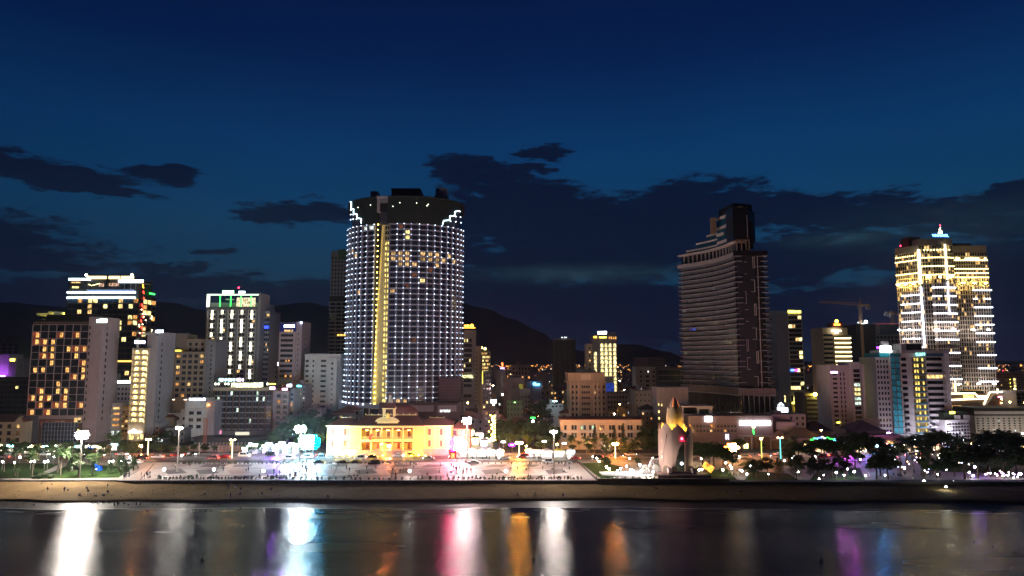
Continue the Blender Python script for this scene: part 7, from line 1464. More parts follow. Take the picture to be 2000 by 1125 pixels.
# short plaza lanterns and park globes
_gl = {}
def globe(px, py, pyb, col, st, r=.28, label='white globe lamp on a short post in the tree park', grp='globe lamps in the park', nm='globe_lamp'):
    v = G(px, pyb); h = P(px, py, v.y).z - GZ; k = (col, st, r); o = empty(nm, v, label, 'lamp', grp); m = em('globe_%s_%s' % (str(col), st), col, st)
    if k not in _gl: _gl[k] = MB().ball((0, 0, 0), r, 8, 5).mesh('globe', [m])
    put('globe', _gl[k], o, (0, 0, h)); MB().cyl((0, 0, 0), .07, .05, max(.2, h - r), 6).build('post', POLE, o); return o
WG = (.93, .97, 1)
for px in (514, 608, 800, 897, 988): globe(px, 920, 932, (1, .97, .88), 150, .42, 'white lantern on a short post near the sea wall edge of the square', 'lanterns on the square')
for px in (320, 417): globe(px, 917, 930, (1, .97, .88), 120, .42, 'white lantern on the bright left part of the square', 'lanterns on the square')
for (px, py) in ((1212, 915), (1224, 911), (1250, 908), (1206, 920), (1236, 919), (1253, 920)): globe(px, py, py + 12, (.95, .95, 1), 110 if px != 1250 else 420, .34, 'white lamp in the cluster left of the scroll sculptures', 'lamp cluster left of the lotus tower')
for (px, py) in ((1185, 912), (1190, 916), (1166, 895), (1170, 901), (1230, 895), (1232, 917), (1370, 896), (1316, 917), (1366, 918), (1371, 917), (1412, 918), (1429, 914), (1276, 922)): globe(px, py, py + 10, (1, .85, .5), 90, .33, 'yellow globe lamp near the lotus tower and lawn', 'yellow globe lamps')
for (px, py) in ((1418, 904), (1426, 909), (1446, 918), (1450, 920), (1459, 926), (1494, 909), (1501, 926), (1605, 910), (1609, 928), (1634, 923), (1649, 928), (1669, 921), (1691, 929), (1656, 916), (1697, 912), (1466, 910), (1533, 900), (1832, 927), (1767, 914), (1862, 938), (1901, 929), (1894, 923), (1980, 933), (1970, 928), (1560, 922), (1600, 935), (1729, 928), (1590, 900), (1681, 897)):
    globe(px, py, min(936, py + 12), WG, rnd.choice((25, 55, 90)), rnd.choice((.18, .24, .32)))
for (px, py) in ((4, 902), (28, 903), (59, 901), (66, 901), (86, 902), (92, 901), (148, 903), (154, 904), (181, 903), (213, 902), (220, 901), (235, 901), (252, 893), (38, 893), (104, 892)): globe(px, py, py + 16, (.93, 1, .88), 70, .33, 'white park lamp among the palms at the left', 'park lamps among the palms')
for (px, py, r) in ((1805, 944, .7), (1848, 955, .5)):
    v = G(px, py + 3, GZ - 1.2); o = empty('beach_floodlight', v, 'bright lone floodlight on the dark beach' if r > .6 else 'small star bright lamp low on the dark sand', 'floodlight'); MB().ball((0, 0, 1.2), r * .5, 8, 5).build('lamp_head', em('beach_fl', (.95, 1, .85), 220), o); MB().cyl((0, 0, 0), .06, .06, 1, 5).build('stand', BLACK, o)
# cafe string lights at the right edge and string of coloured lights in the tree
for k in range(22):
    px = 1925 + rnd.uniform(0, 85); py = rnd.uniform(930, 941); v = G(px, 937); o = empty('table_lamp', (v.x, v.y + 1.5 + rnd.uniform(0, 3), GZ), 'tiny bright table lamp in the beach cafe at the right edge', 'lamp', 'table lamps of the beach cafe'); MB().ball((0, 0, 1.1 + (937 - py) * .12), .24, 6, 4).build('bulb', em('cafe_' + ('w', 'p', 'm')[k % 9 // 4], ((1, .98, .9), (.7, .5, 1), (1, .2, .8))[k % 9 // 4], 14), o); MB().cyl((0, 0, 0), .05, .05, 1.0, 5).build('stand', BLACK, o)
# cafe violet wash, blue lit tent, christmas shapes
v = G(1905, 930); o = empty('violet_stage_lamp', v, 'violet lamp washing the cafe ground under the wide tree', 'lamp'); MB().ball((0, 0, 3.2), .35, 8, 5).build('lamp_head', em('violet_lamp', (.35, .15, 1), 260), o); MB().cyl((0, 0, 0), .06, .06, 3, 5).build('stand', BLACK, o)
v = G(190, 919); o = empty('blue_inflatable', v, 'blue lit inflatable slide under the left palms', 'inflatable'); bl = lit('inflate_blue', (.03, .2, 1), 1.4, .2, True); mb = MB(); mb.box(-1.6, 1.4, -.9, .9, 0, .9).tube([(-1.5, 0, 2.6), (-.6, 0, 1.6), (1.3, 0, .9)], [.5, .6, .7], 8); mb.tube([(-1.5, -.8, 0), (-1.5, -.8, 3)], .3, 6); mb.tube([(-1.5, .8, 0), (-1.5, .8, 3)], .3, 6); mb.build('shell', bl, o); MB().box(-.4, .4, -1.0, -.92, .5, .8).build('white_patch', S_WHI, o)
v = G(168, 893); o = empty('white_cone_tree', v, 'white glowing cone beside a blue lit bush near the left road', 'decoration'); MB().cyl((0, 0, 0), .9, .05, 4.2, 10).build('cone', em('cone_white', (.9, .97, 1), 9), o)
v = G(176, 893); o = empty('blue_light_bush', v, 'bush covered with blue fairy lights', 'decoration'); MB().ball((0, 0, 2), 2.2, 10, 6).build('foliage', foliage('leaf_dark', (.012, .03, .008), (.03, .07, .015)), o)
for k in range(14): a, e_ = rnd.uniform(0, 6.28), rnd.uniform(0, 1.4); MB().ball((2.3 * math.cos(a) * math.cos(e_), -abs(2.3 * math.sin(a) * math.cos(e_)), 2 + 2.3 * math.sin(e_)), .16, 5, 4).build('fairy_light', S_BLU, o)
# ================================================================== MARKET ALONG THE SIDE STREET
def stall(px, pyb, w, h, label, col, st, roofc=None, dep=4):
    v = G(px, pyb); o = empty('market_stall', v, label, 'market stall', 'lit market stalls right of the palace'); w = w * v.y / F; cl = wall('canopy_white', (.7, .7, .7), .6, .05, .1)
    mb = MB(); c = (0, dep / 2, h + 1.3); k = [(-w / 2 - .3, -.4, h), (w / 2 + .3, -.4, h), (w / 2 + .3, dep, h), (-w / 2 - .3, dep, h)]
    for i in range(4): mb.face([k[i], k[(i + 1) % 4], c])
    mb.build('canopy', roofc or cl, o)
    for x in (-w / 2, w / 2):
        for y in (0, dep - .3): MB().box(x - .05, x + .05, y - .05, y + .05, 0, h).build('post', METAL, o)
    MB().box(-w / 2 + .2, w / 2 - .2, .2, 1.0, 0, .95).build('counter', WHITE, o); MB().box(-w / 2 + .3, w / 2 - .3, .8, 1.0, h - .5, h - .25).build('tube_light', em('stall_%s%d' % (str(col), st), col, st), o)
    MB().box(-w / 2 + .1, w / 2 - .1, dep - .3, dep - .2, 0, h - .3).build('back_sheet', cl, o); MB().box(-w / 2, w / 2, -.5, -.4, h - .1, h + .35 + .3 * (px % 3)).build('fascia', em('fascia_%s' % str(col), col, 2.2), o); return o
for i, (px, w) in enumerate(((905, 16), (922, 16), (940, 17), (958, 17), (976, 16))): stall(px, 896.5 - (i % 2), w, 2.9, 'white lit stall in the glaring market front, %s' % ('nearest the palace', 'second from the palace', 'in the middle', 'before the light string post', 'at its right end')[i], (1, .95, .82), 70)
stall(1036, 896, 18, 3.0, 'white box stall left of the thatched one', (.95, .95, 1), 60); stall(1049, 896, 15, 2.8, 'stall with a dark thatched pyramid roof', (1, .9, .7), 40, wall('thatch', (.10, .07, .04)))
stall(1068, 897, 22, 3.1, 'wide white stall left of the yellow fascia', (1, .96, .9), 60); stall(1092, 897, 22, 3.1, 'wide white stall under a yellow fascia', (1, .97, .8), 60, wall('canopy_yellow', (.6, .5, .05))); stall(1115, 897, 16, 2.9, 'small lit stall at the right end of the market', (.8, .95, 1), 45)
for i, (px, py, w, Y) in enumerate(((912, 872, 12, 322), (928, 862, 14, 335), (945, 868, 14, 330), (936, 852, 16, 352), (955, 858, 12, 345), (920, 846, 12, 362), (948, 842, 12, 380))):
    v = P(px, 884, Y); o = empty('lit_shopfront', (v.x, Y, GZ), 'glaring narrow shopfront in the market street, ' + ('left row nearest', 'left row second', 'right row nearest', 'centre rear', 'right row rear', 'far left rear', 'farthest at the street end')[i], 'shop', 'glaring shops in the market street'); w_ = w / F * Y; h = P(px, py - 8, Y).z - GZ
    MB().box(-w_ / 2, w_ / 2, 0, 8, 0, h).build('wall', (PINKW, CREAM, WHITE)[i % 3], o); MB().box(-w_ / 2 + .2, w_ / 2 - .2, -.5, -.1, h * .55, h * .8).build('lit_sign', em('shop_sign%d' % (i % 4), ((1, .9, .7), (1, .7, .3), (.9, .7, 1), (1, 1, .8))[i % 4], 22), o); MB().box(-w_ / 2 + .3, w_ / 2 - .3, -.06, -.01, .2, h * .5).build('shop_window', lit('shop_front_l', (1, .88, .6), 6, .3, True), o)
o = empty('light_string', (P(962, 822, 300).x, 300.5, GZ), 'cascade of orange light strings hanging from a tall post in the market', 'decoration'); so = em('string_orange', (1, .62, .1), 34)
for k in range(40): q = k / 39; v = P(964 + 3 * math.sin(k * 1.7) - (6 if k % 5 == 0 else 0), 811 + 50 * q, 300); MB().ball((v.x - o.location.x, rnd.uniform(-.5, .5), v.z - GZ), .26, 6, 4).build('bulb', so, o)
o = empty('violet_neon_ring', (P(1000, 869, 300).x, 300, GZ), 'violet oval neon ring sign above the market', 'sign'); z = P(1000, 869, 300).z - GZ; MB().tube([(1.4 * math.cos(a * PI / 8), 0, z + .6 * math.sin(a * PI / 8)) for a in range(17)], .16, 5).build('tube', em('neon_violet', (.3, .03, 1), 7), o); MB().box(-.7, .7, -.1, .1, z - .12, z + .12).build('bar', em('neon_lav', (.8, .7, 1), 6), o); MB().cyl((0, 0, 0), .08, .08, z - .6, 5).build('post', BLACK, o)
o = empty('red_inflatable_gate', G(884, 896), 'red inflatable booth at the right corner of the palace yard', 'booth'); rd = wall('inflate_red', (.5, .04, .03), .5, .05, 0); MB().box(-1.5, 1.5, 0, 2.4, 0, 3.0).build('body', rd, o); MB().box(-1.7, 1.7, -.2, 2.6, 3.0, 3.4).build('roof', rd, o); MB().box(-.8, .8, -.03, 0, .2, 2.2).build('opening', L_WARM, o)
o = empty('round_sign_lamp', (P(964, 784, 380).x, 380, GZ), 'white glowing rounded sign over the dark street behind the market', 'sign'); z = P(964, 784, 380).z - GZ; MB().box(-1.6, 1.6, -.3, 0, z - .9, z + .9).build('face', em('sign_mint2', (.75, 1, .85), 9), o); MB().cyl((0, .1, 0), .12, .1, z, 6).build('post', METAL, o)
o = empty('green_cross_sign', (P(1041, 816, 330).x, 330, GZ), 'green lit sign above a white lamp in the dark trees', 'sign'); z = P(1041, 816, 330).z - GZ; MB().box(-1.1, 1.1, -.2, 0, z - .35, z + .35).build('green_face', S_GRN, o); MB().ball((0, -.3, z - 1.7), .7, 8, 5).build('white_lamp', em('white_lamp3', (1, 1, .95), 14), o); MB().cyl((0, .1, 0), .1, .08, z, 6).build('post', METAL, o)
for (px, py, s_) in ((983, 863, 'small white lit sign'), (1063, 862, 'white lit sign panel'), (1102, 866, 'wide white lit sign panel'), (1290, 851, 'bright white lamp by the green trees left of the lotus tower')):
    o = empty('lit_panel_sign', (P(px, py, 306).x, 306, GZ), s_ + (' in the dark trees over the market' if px < 1200 else ''), 'sign'); z = P(px, py, 306).z - GZ; MB().box(-.9, .9, -.2, 0, z - .3, z + .3).build('face', em('panel_w', (1, 1, .95), 14), o); MB().cyl((0, .1, 0), .08, .06, z, 6).build('post', METAL, o)
# shops glowing along the right hand road
r2 = random.Random(4)
for i in range(26):
    px = 1560 + i * 18 + r2.uniform(-5, 5); Y = r2.uniform(306, 316); v = P(px, 880, Y); o = empty('roadside_stall', (v.x, Y, GZ), 'small lit roadside kiosk behind the dark trees, ' + where(px, ((1570, 'below the broad grey roof'), (1620, 'below the tiled halls'), (1670, 'left of the purple pavilion'), (1720, 'by the purple pavilion'), (1770, 'below the teal hotel left edge'), (1820, 'below the teal hotel balconies'), (1870, 'below the mansard wing'), (1920, 'behind the wide tree'), (1975, 'near the right edge'))), 'kiosk', 'roadside kiosks behind the dark trees'); w_ = r2.uniform(2.5, 4.5); h = r2.uniform(2.6, 4)
    MB().box(-w_ / 2, w_ / 2, 0, 4, 0, h).build('wall', (PINKW, CREAM, GREY)[i % 3], o); cset = ((1, .8, .45), (1, .6, .25), (.9, .85, 1), (1, .35, .3), (.35, .5, 1), (1, .95, .75))[i % 6]; MB().box(-w_ / 2 + .2, w_ / 2 - .2, -.3, -.05, h - .9, h - .2).build('lit_sign', em('kiosk_sign%d' % (i % 6), cset, 12), o); MB().box(-w_ / 2 + .3, w_ / 2 - .3, -.05, -.01, .3, h - 1.1).build('shop_window', lit('kiosk_win%d' % (i % 3), ((1, .75, .4), (1, .9, .7), (1, .55, .25))[i % 3], 3, .5, True), o)
for i in range(12):
    px = -20 + i * 22 + r2.uniform(-5, 5); Y = r2.uniform(306, 314); v = P(px, 880, Y); o = empty('roadside_stall', (v.x, Y, GZ), 'small lit roadside kiosk between the palms, ' + where(px, ((0, 'at the picture edge'), (45, 'below the villa hotel'), (90, 'below the grid hotel'), (135, 'left of the blazing mast'), (180, 'right of the blazing mast'), (225, 'below the yellow house'))), 'kiosk', 'roadside kiosks behind the palms'); w_ = r2.uniform(2.5, 5); h = 3.2
    MB().box(-w_ / 2, w_ / 2, 0, 4, 0, h).build('wall', (PINKW, CREAM, GREY)[i % 3], o); cset = ((.9, 1, .8), (1, .85, .3), (.4, .95, 1))[i % 3]; MB().box(-w_ / 2 + .2, w_ / 2 - .2, -.3, -.05, h - .9, h - .1).build('lit_sign', em('kiosk_l%d' % (i % 3), cset, 16), o); MB().box(-w_ / 2 + .3, w_ / 2 - .3, -.05, -.01, .3, h - 1.1).build('shop_window', lit('kiosk_win1', (1, .9, .7), 3, .5, True), o)
for i in range(16):
    px = 478 + i * 6.5; Y = 303 + (i % 3) * 4; v = P(px, 880, Y); o = empty('roadside_stall', (v.x, Y, GZ), 'glaring small %s-lit stall left of the palace, %s' % (('cream', 'cyan', 'white')[i % 3], where(px, ((485, 'at the cluster start'), (510, 'below the ledge hotel'), (540, 'below the spire house'), (570, 'beside the light rack')))), 'kiosk', 'bright stalls left of the palace'); w_ = 2.2; h = 2.8 + (i % 4) * .5
    MB().box(-w_ / 2, w_ / 2, 0, 3, 0, h).build('wall', WHITE, o); MB().box(-w_ / 2, w_ / 2, -.3, -.05, h - .8, h).build('lit_sign', em('kiosk_g%d' % (i % 3), ((1, 1, .85), (.6, .95, 1), (.95, .9, 1))[i % 3], 26), o)
# ================================================================== PLANTS
LEAF_D = foliage('leaf_dark', (.012, .03, .008), (.03, .07, .015)); LEAF_P = foliage('leaf_palm', (.02, .05, .012), (.06, .11, .03)); LEAF_M = foliage('leaf_mid', (.02, .045, .012), (.055, .09, .022)); BARK = wall('bark', (.10, .075, .055), .9, .2, .1, 2.0); BARKP = wall('palm_bark', (.16, .13, .10), .9, .2, .1, 3.0)
def palm_proto(seed, h):
    r = random.Random(seed); lean = r.uniform(-.9, .9); mb = MB(); pts = [(lean * (q / 8) ** 2, .3 * math.sin(q * .4), h * q / 8) for q in range(9)]; mb.tube(pts, [.26 - .014 * q for q in range(9)], 7); t = mb.mesh('trunk', [BARKP]); top = Vector(pts[-1]); mb = MB()
    for f in range(26):
        a = f * 2.4 + r.uniform(-.2, .2); el_ = r.uniform(-.4, 1.2); L = r.uniform(3.4, 4.6); d = Vector((math.cos(a), math.sin(a), 0)); prev = top.copy(); n = 9; ds = 1.0
        for k in range(n):
            q = (k + 1) / n; ang = el_ - 2.0 * q * q * (.6 + .4 * r.random()); step = (d * math.cos(ang) + Vector((0, 0, math.sin(ang)))) * L / n; nx_ = prev + step; sidev = d.cross(Vector((0, 0, 1))).normalized(); wd = .95 * math.sin(PI * (.12 + .86 * q)) + .1
            for s_ in (-1, 1):
                for j in range(2): p0 = prev + step * (j * .5); p1 = p0 + step * .5; tip = p0 + sidev * s_ * wd + step * .6 + Vector((0, 0, -wd * .45)); mb.face([p0, p1, tip])
            prev = nx_
    return t, mb.mesh('crown', [LEAF_P])
def broad_proto(seed, h, rx, rz_, n=2600, leaf=.34, mat=LEAF_D, clusters=26, flat=1.0):
    r = random.Random(seed); mb = MB(); th = h - rz_ * 1.1; mb.tube([(0, 0, 0), (.15, .1, th * .6), (0, 0, th + rz_ * .4)], [.34, .26, .16], 7); cs = []
    for i in range(clusters):
        a = r.uniform(0, 6.28); q = math.sqrt(r.random()); z = r.uniform(-.75, .95); k = math.sqrt(max(.05, 1 - z * z * .8)); cs.append((Vector((math.cos(a) * q * rx * k, math.sin(a) * q * rx * k, h - rz_ + z * rz_ * flat)), r.uniform(.22, .42) * rx))
        if i < 9: mb.tube([(0, 0, th * r.uniform(.6, 1)), tuple(cs[-1][0] * .55 + Vector((0, 0, (h - rz_) * .35))), tuple(cs[-1][0])], [.15, .09, .04], 5)
    t = mb.mesh('trunk', [BARK]); mb = MB()
    for i in range(n):
        c, cr_ = cs[r.randrange(clusters)]; v = Vector((r.gauss(0, 1), r.gauss(0, 1), r.gauss(0, 1))).normalized() * cr_ * (r.random() ** .4); v.z *= .7; p = c + v; u = Vector((r.gauss(0, 1), r.gauss(0, 1), r.gauss(0, .5))).normalized(); w_ = u.orthogonal().normalized(); l = leaf * r.uniform(.6, 1.4)
        mb.face([p - u * l, p - w_ * l * .5, p + u * l, p + w_ * l * .5])
    return t, mb.mesh('crown', [mat])
def cone_proto(seed, h, r0, mat=LEAF_D, n=900, tiers=0):
    r = random.Random(seed); mb = MB(); mb.tube([(0, 0, 0), (0, 0, h * .9)], [.14, .04], 6); t = mb.mesh('trunk', [BARK]); mb = MB()
    for i in range(n):
        q = r.random() ** .8; z = h * (.10 + .9 * q); rr = r0 * (1 - q) ** .85 * (r.random() ** .35); 
        if tiers: rr *= .55 + .6 * abs(math.sin(q * tiers * PI))
        a = r.uniform(0, 6.28); p = Vector((rr * math.cos(a), rr * math.sin(a), z)); u = Vector((math.cos(a), math.sin(a), r.uniform(-.5, .4))).normalized(); w_ = Vector((-math.sin(a), math.cos(a), r.uniform(-.5, .5))).normalized(); l = .24 * r.uniform(.6, 1.5)
        mb.face([p - u * l, p - w_ * l * .5, p + u * l, p + w_ * l * .5])
    return t, mb.mesh('crown', [mat])
PALMS = [palm_proto(s, h) for s, h in ((1, 9.5), (2, 8.0), (3, 11.0), (4, 7.0))]
BROAD = [broad_proto(11, 9, 4.2, 2.8), broad_proto(12, 11, 5.2, 3.4, 3400), broad_proto(13, 7.5, 3.2, 2.4, 2000, mat=LEAF_M), broad_proto(14, 10, 6.0, 2.4, 3600, flat=.8), broad_proto(15, 8.5, 4.6, 3.2, 3000, .3, LEAF_M)]
CONE = [cone_proto(21, 9, 2.4, n=1400, tiers=7), cone_proto(22, 3.4, 1.1, n=500), cone_proto(23, 12, 2.0, n=1600, tiers=9)]
def plant(kind, proto, px, pyb, label, grp, sc=1.0, Y=None, cat='tree', top=None):
    v = G(px, pyb) if Y is None else Vector((P(px, 880, Y).x, Y, GZ)); t, c = proto
    if top is not None: sc = (P(px, top, v.y).z - GZ) / max(x.co.z for x in (c.vertices[0], c.vertices[len(c.vertices) // 2])) if False else (P(px, top, v.y).z - GZ) / HT[c.name]
    o = empty(kind, v, label, cat, grp, rnd.uniform(0, 6.28)); o.scale = (sc,) * 3; put('trunk', t, o); put('crown', c, o); return o
HT = {}
for t, c in PALMS + BROAD + CONE: HT[c.name] = max(v.co.z for v in c.vertices)
GL_ = 'palm trees in the left garden'
for (px, pyb, top) in ((8, 922, 868), (30, 930, 872), (62, 922, 868), (62, 933, 880), (-25, 930, 862), (112, 922, 866), (118, 930, 872), (90, 905, 875), (20, 905, 858), (132, 912, 878), (216, 903, 846), (226, 900, 842), (-60, 915, 860), (34, 934, 908), (128, 905, 880), (236, 897, 868)):
    plant('palm_tree', rnd.choice(PALMS), px, pyb, 'palm tree in the left garden, ' + where(px, ((-40, 'cut by the picture edge'), (12, 'near the villa hotel'), (62, 'before the grid hotel podium'), (115, 'left of the blazing mast'), (222, 'tall, before the yellow house'))), GL_, top=top)
for (px, pyb, top, k) in ((45, 898, 862, 2), (75, 897, 866, 0), (100, 893, 860, 2), (168, 898, 868, 0), (183, 921, 884, 2), (145, 921, 885, 2), (138, 897, 860, 4), (200, 895, 865, 4), (152, 932, 900, 2), (0, 895, 870, 4), (258, 893, 862, 4), (315, 886, 866, 4), (335, 886, 868, 4), (360, 886, 869, 4), (378, 886, 866, 2), (300, 886, 864, 0), (402, 886, 866, 0), (478, 886, 866, 4), (498, 886, 861, 4), (514, 886, 860, 0), (276, 886, 860, 4), (245, 888, 858, 0), (418, 886, 870, 2), (340, 875, 850, 1), (305, 872, 846, 1), (325, 868, 840, 0)):
    plant('broadleaf_tree', BROAD[k], px, pyb, ('round leafy tree across the left road, ' + where(px, ((250, 'below the arched hotel'), (310, 'left of the hoarding'), (360, 'before the hoarding'), (405, 'by the rusty mast'), (490, 'by the glaring stalls'), (515, 'nearest the glaring stalls')))) if px > 240 else 'leafy tree among the left palms, ' + where(px, ((0, 'at the picture edge'), (60, 'below the villa hotel'), (100, 'below the grid hotel'), (145, 'under the blazing mast'), (185, 'beside the blue slide'))), 'leafy trees left of the palace', top=top)
for (px, pyb, top) in ((232, 921, 888), (261, 919, 889), (135, 921, 895), (244, 928, 898), (215, 925, 897), (240, 912, 889), (180, 930, 902)): plant('cone_shaped_shrub', CONE[1], px, pyb, 'pointed clipped conifer, ' + where(px, ((135, 'under the blazing mast'), (180, 'before the blue slide'), (215, 'left of the square corner'), (232, 'behind the square corner'), (240, 'rearmost at the square corner'), (244, 'frontmost at the square corner'), (261, 'by the parked white van'))), 'clipped conifers at the square', top=top, cat='shrub')
for (px, top, k, Y) in ((560, 822, 1, 330), (578, 808, 1, 335), (610, 812, 1, 332), (630, 820, 0, 325), (545, 835, 4, 320), (592, 838, 4, 318), (622, 845, 2, 312), (604, 798, 1, 350), (640, 806, 1, 345), (658, 812, 0, 335), (530, 850, 2, 318)): plant('broadleaf_tree', BROAD[k], px, 0, ('tall' if top < 812 else 'middle sized' if top < 825 else 'low') + ' dark leafy tree ' + ('close to the palace' if px > 600 else 'behind the cyan light rack' if px > 570 else 'near the spire house'), 'leafy trees left of the palace', Y=Y, top=top)
for (px, top, k, Y) in ((985, 818, 1, 330), (1005, 822, 1, 325), (1022, 816, 0, 335), (1045, 824, 3, 322), (1065, 818, 1, 332), (1085, 830, 0, 320), (1000, 845, 4, 312), (1030, 848, 2, 310), (1060, 850, 4, 310), (1080, 850, 2, 312), (975, 838, 3, 315), (1058, 782, 1, 400), (1068, 778, 1, 410), (1050, 786, 0, 395), (1076, 784, 1, 405), (1262, 830, 1, 315), (1275, 828, 0, 318), (1268, 850, 4, 305), (1290, 838, 1, 312), (1255, 850, 4, 303), (898, 815, 0, 335), (1185, 862, 4, 300), (1150, 865, 2, 300), (1220, 868, 4, 298), (1235, 864, 2, 300), (1118, 868, 2, 300)):
    plant('broadleaf_tree', BROAD[k], px, 0, ('tall ' if top < 822 else 'lower ') + 'dark leafy tree ' + (('behind the left market stalls' if px < 1015 else 'behind the middle market stalls' if px < 1055 else 'behind the right market stalls') if px < 1100 and Y < 350 else 'between the city blocks' if Y > 390 else 'before the long cream building' if px < 1240 else 'at the left side of the lotus tower' if px > 1240 else 'beside the palace annex'), 'leafy trees behind the market and lotus tower', Y=Y, top=top)
for (px, top, Y) in ((1118, 850, 303), (1146, 852, 303), (1132, 860, 300), (1178, 848, 303), (1160, 855, 301), (1200, 856, 300), (1222, 852, 302), (1238, 856, 302)): plant('palm_tree', rnd.choice(PALMS), px, 0, 'palm before the cream building, ' + where(px, ((1118, 'at its left end'), (1132, 'second from the left end'), (1146, 'left of the slender conifer'), (1160, 'at the slender conifer'), (1178, 'at the portico'), (1200, 'right of the portico'), (1222, 'near its right end'), (1238, 'at its right end'))), 'palms before the cream building', Y=Y, top=top)
for (px, top, Y) in ((1162, 828, 308), (1201, 830, 308), (1218, 826, 309)): plant('slender_conifer', CONE[2], px, 0, 'slender dark conifer before the long cream building', 'slender conifers before the cream building', Y=Y, top=top)
for (px, pyb, top, k) in ((1183, 915, 892, 2), (1245, 912, 893, 2), (1190, 907, 896, 4)): plant('park_bush_tree', BROAD[k], px, pyb, 'small round tree on the lawn left of the lotus tower', 'small trees on the lawn', top=top)
# right hand dark park
for (px, pyb, top, k) in ((1372, 912, 862, 1), (1395, 914, 866, 3), (1412, 910, 872, 1), (1385, 905, 866, 0), (1430, 918, 880, 0), (1560, 905, 862, 3), (1585, 906, 858, 1), (1610, 905, 855, 3), (1632, 903, 852, 1), (1655, 904, 846, 3), (1680, 903, 840, 1), (1705, 904, 850, 3), (1670, 914, 862, 1), (1640, 918, 880, 0), (1560, 930, 892, 0), (1598, 934, 895, 0), (1500, 930, 893, 0), (1482, 931, 900, 2), (1470, 932, 896, 4), (1625, 934, 896, 0), (1652, 935, 900, 2), (1720, 930, 876, 1), (1735, 936, 885, 0), (1712, 936, 890, 2), (1745, 912, 866, 3), (1885, 936, 868, 3), (1910, 934, 872, 3), (1935, 930, 880, 1), (1960, 928, 876, 3), (1985, 926, 878, 1), (1865, 930, 890, 0), (1830, 933, 892, 0), (1805, 932, 894, 2), (2010, 930, 872, 1), (1850, 914, 880, 1), (1925, 908, 846, 1), (1945, 905, 838, 1), (1965, 905, 842, 0), (1990, 905, 850, 1), (1540, 908, 872, 0)):
    plant('broadleaf_tree', BROAD[k], px, pyb, 'dark leafy tree in the right park, ' + where(px, ((1390, 'rounded, right of the lotus tower'), (1480, 'by the park path'), (1580, 'before the broad grey roof'), (1660, 'tall, before the tiled halls'), (1720, 'before the purple pavilion'), (1840, 'under the palms'), (1900, 'wide-spreading over the cafe'), (1975, 'at the right edge'))), 'dark leafy trees in the right park', top=top)
for (px, pyb, top) in ((1520, 936, 893), (1556, 936, 888), (1590, 934, 886), (1526, 930, 896), (1583, 930, 892), (1545, 925, 890)): plant('tiered_conifer', CONE[0], px, pyb, 'tiered dark conifer against the orange lit road', 'conifers in the right park', top=top)
for (px, pyb, top) in ((1770, 905, 850), (1785, 925, 858), (1795, 908, 846), (1815, 912, 842), (1822, 925, 856), (1838, 905, 840), (1852, 914, 842), (1870, 908, 848), (1760, 920, 862), (1800, 930, 868), (1905, 908, 858), (1945, 915, 856), (1965, 910, 838), (1978, 905, 845), (1995, 910, 850), (1830, 900, 836), (1780, 898, 848), (1885, 905, 856), (1925, 915, 866), (1552, 895, 850)): plant('palm_tree', rnd.choice(PALMS), px, pyb, 'palm in the right park, ' + where(px, ((1552, 'single, by the broad grey roof'), (1770, 'before the teal hotel left part'), (1815, 'before the teal hotel balconies'), (1860, 'before the mansard hotel wing'), (1920, 'behind the wide tree'), (1975, 'near the right edge'))), 'palms in the right park', top=top)
for i in range(14): px = 1395 + i * 47; plant('broadleaf_tree', BROAD[(i * 3) % 5], px, 0, 'dark street tree across the road, ' + where(px, ((1400, 'before the dark shopping block'), (1480, 'below the long white sign'), (1580, 'before the broad grey roof'), (1680, 'left of the purple pavilion'), (1780, 'before the teal hotel'), (1880, 'before the mansard wing'), (1990, 'at the right edge'))), 'street trees across the right road', Y=306 + (i % 3) * 5, top=862 - (i * 7) % 14)
# coloured fairy lights over a tree crown
o = empty('fairy_light_canopy', G(1610, 908), 'green and blue fairy lights over a dark tree crown', 'decoration')
for k in range(40): px = 1583 + k * 1.25; v = P(px, 860 - 6 * math.sin(PI * (k + 4) / 48) + rnd.uniform(-1.5, 2.5), 262); MB().ball((v.x - o.location.x, v.y - o.location.y, v.z - GZ), .17, 5, 4).build('fairy_light', (S_GRN, S_CYA, S_BLU, S_WHI, S_GRN)[(k // 6) % 5], o)
# many small dim lights of the right-hand cafes
for k in range(64):
    px = rnd.uniform(1700, 2000); py = rnd.uniform(874, 925); Y = G(px, min(930, py + 12)).y; v = P(px, py, Y); o = empty('hanging_bulb', (v.x, v.y, GZ), 'small bulb on a pole among the dark trees of the right park', 'lamp', 'bulbs among the right park trees'); z = v.z - GZ
    c = rnd.choice(((1, .8, .5), (1, .95, .9), (1, .55, .25), (.6, .7, 1), (1, .5, .6))); k_ = (c, 'bulb'); 
    if k_ not in _gl: _gl[k_] = MB().ball((0, 0, 0), .2, 5, 4).mesh('bulb', [em('bulb_' + str(c), c, 14)])
    put('bulb', _gl[k_], o, (0, 0, z)); MB().cyl((0, 0, 0), .03, .03, max(.2, z), 4).build('pole', BLACK, o)
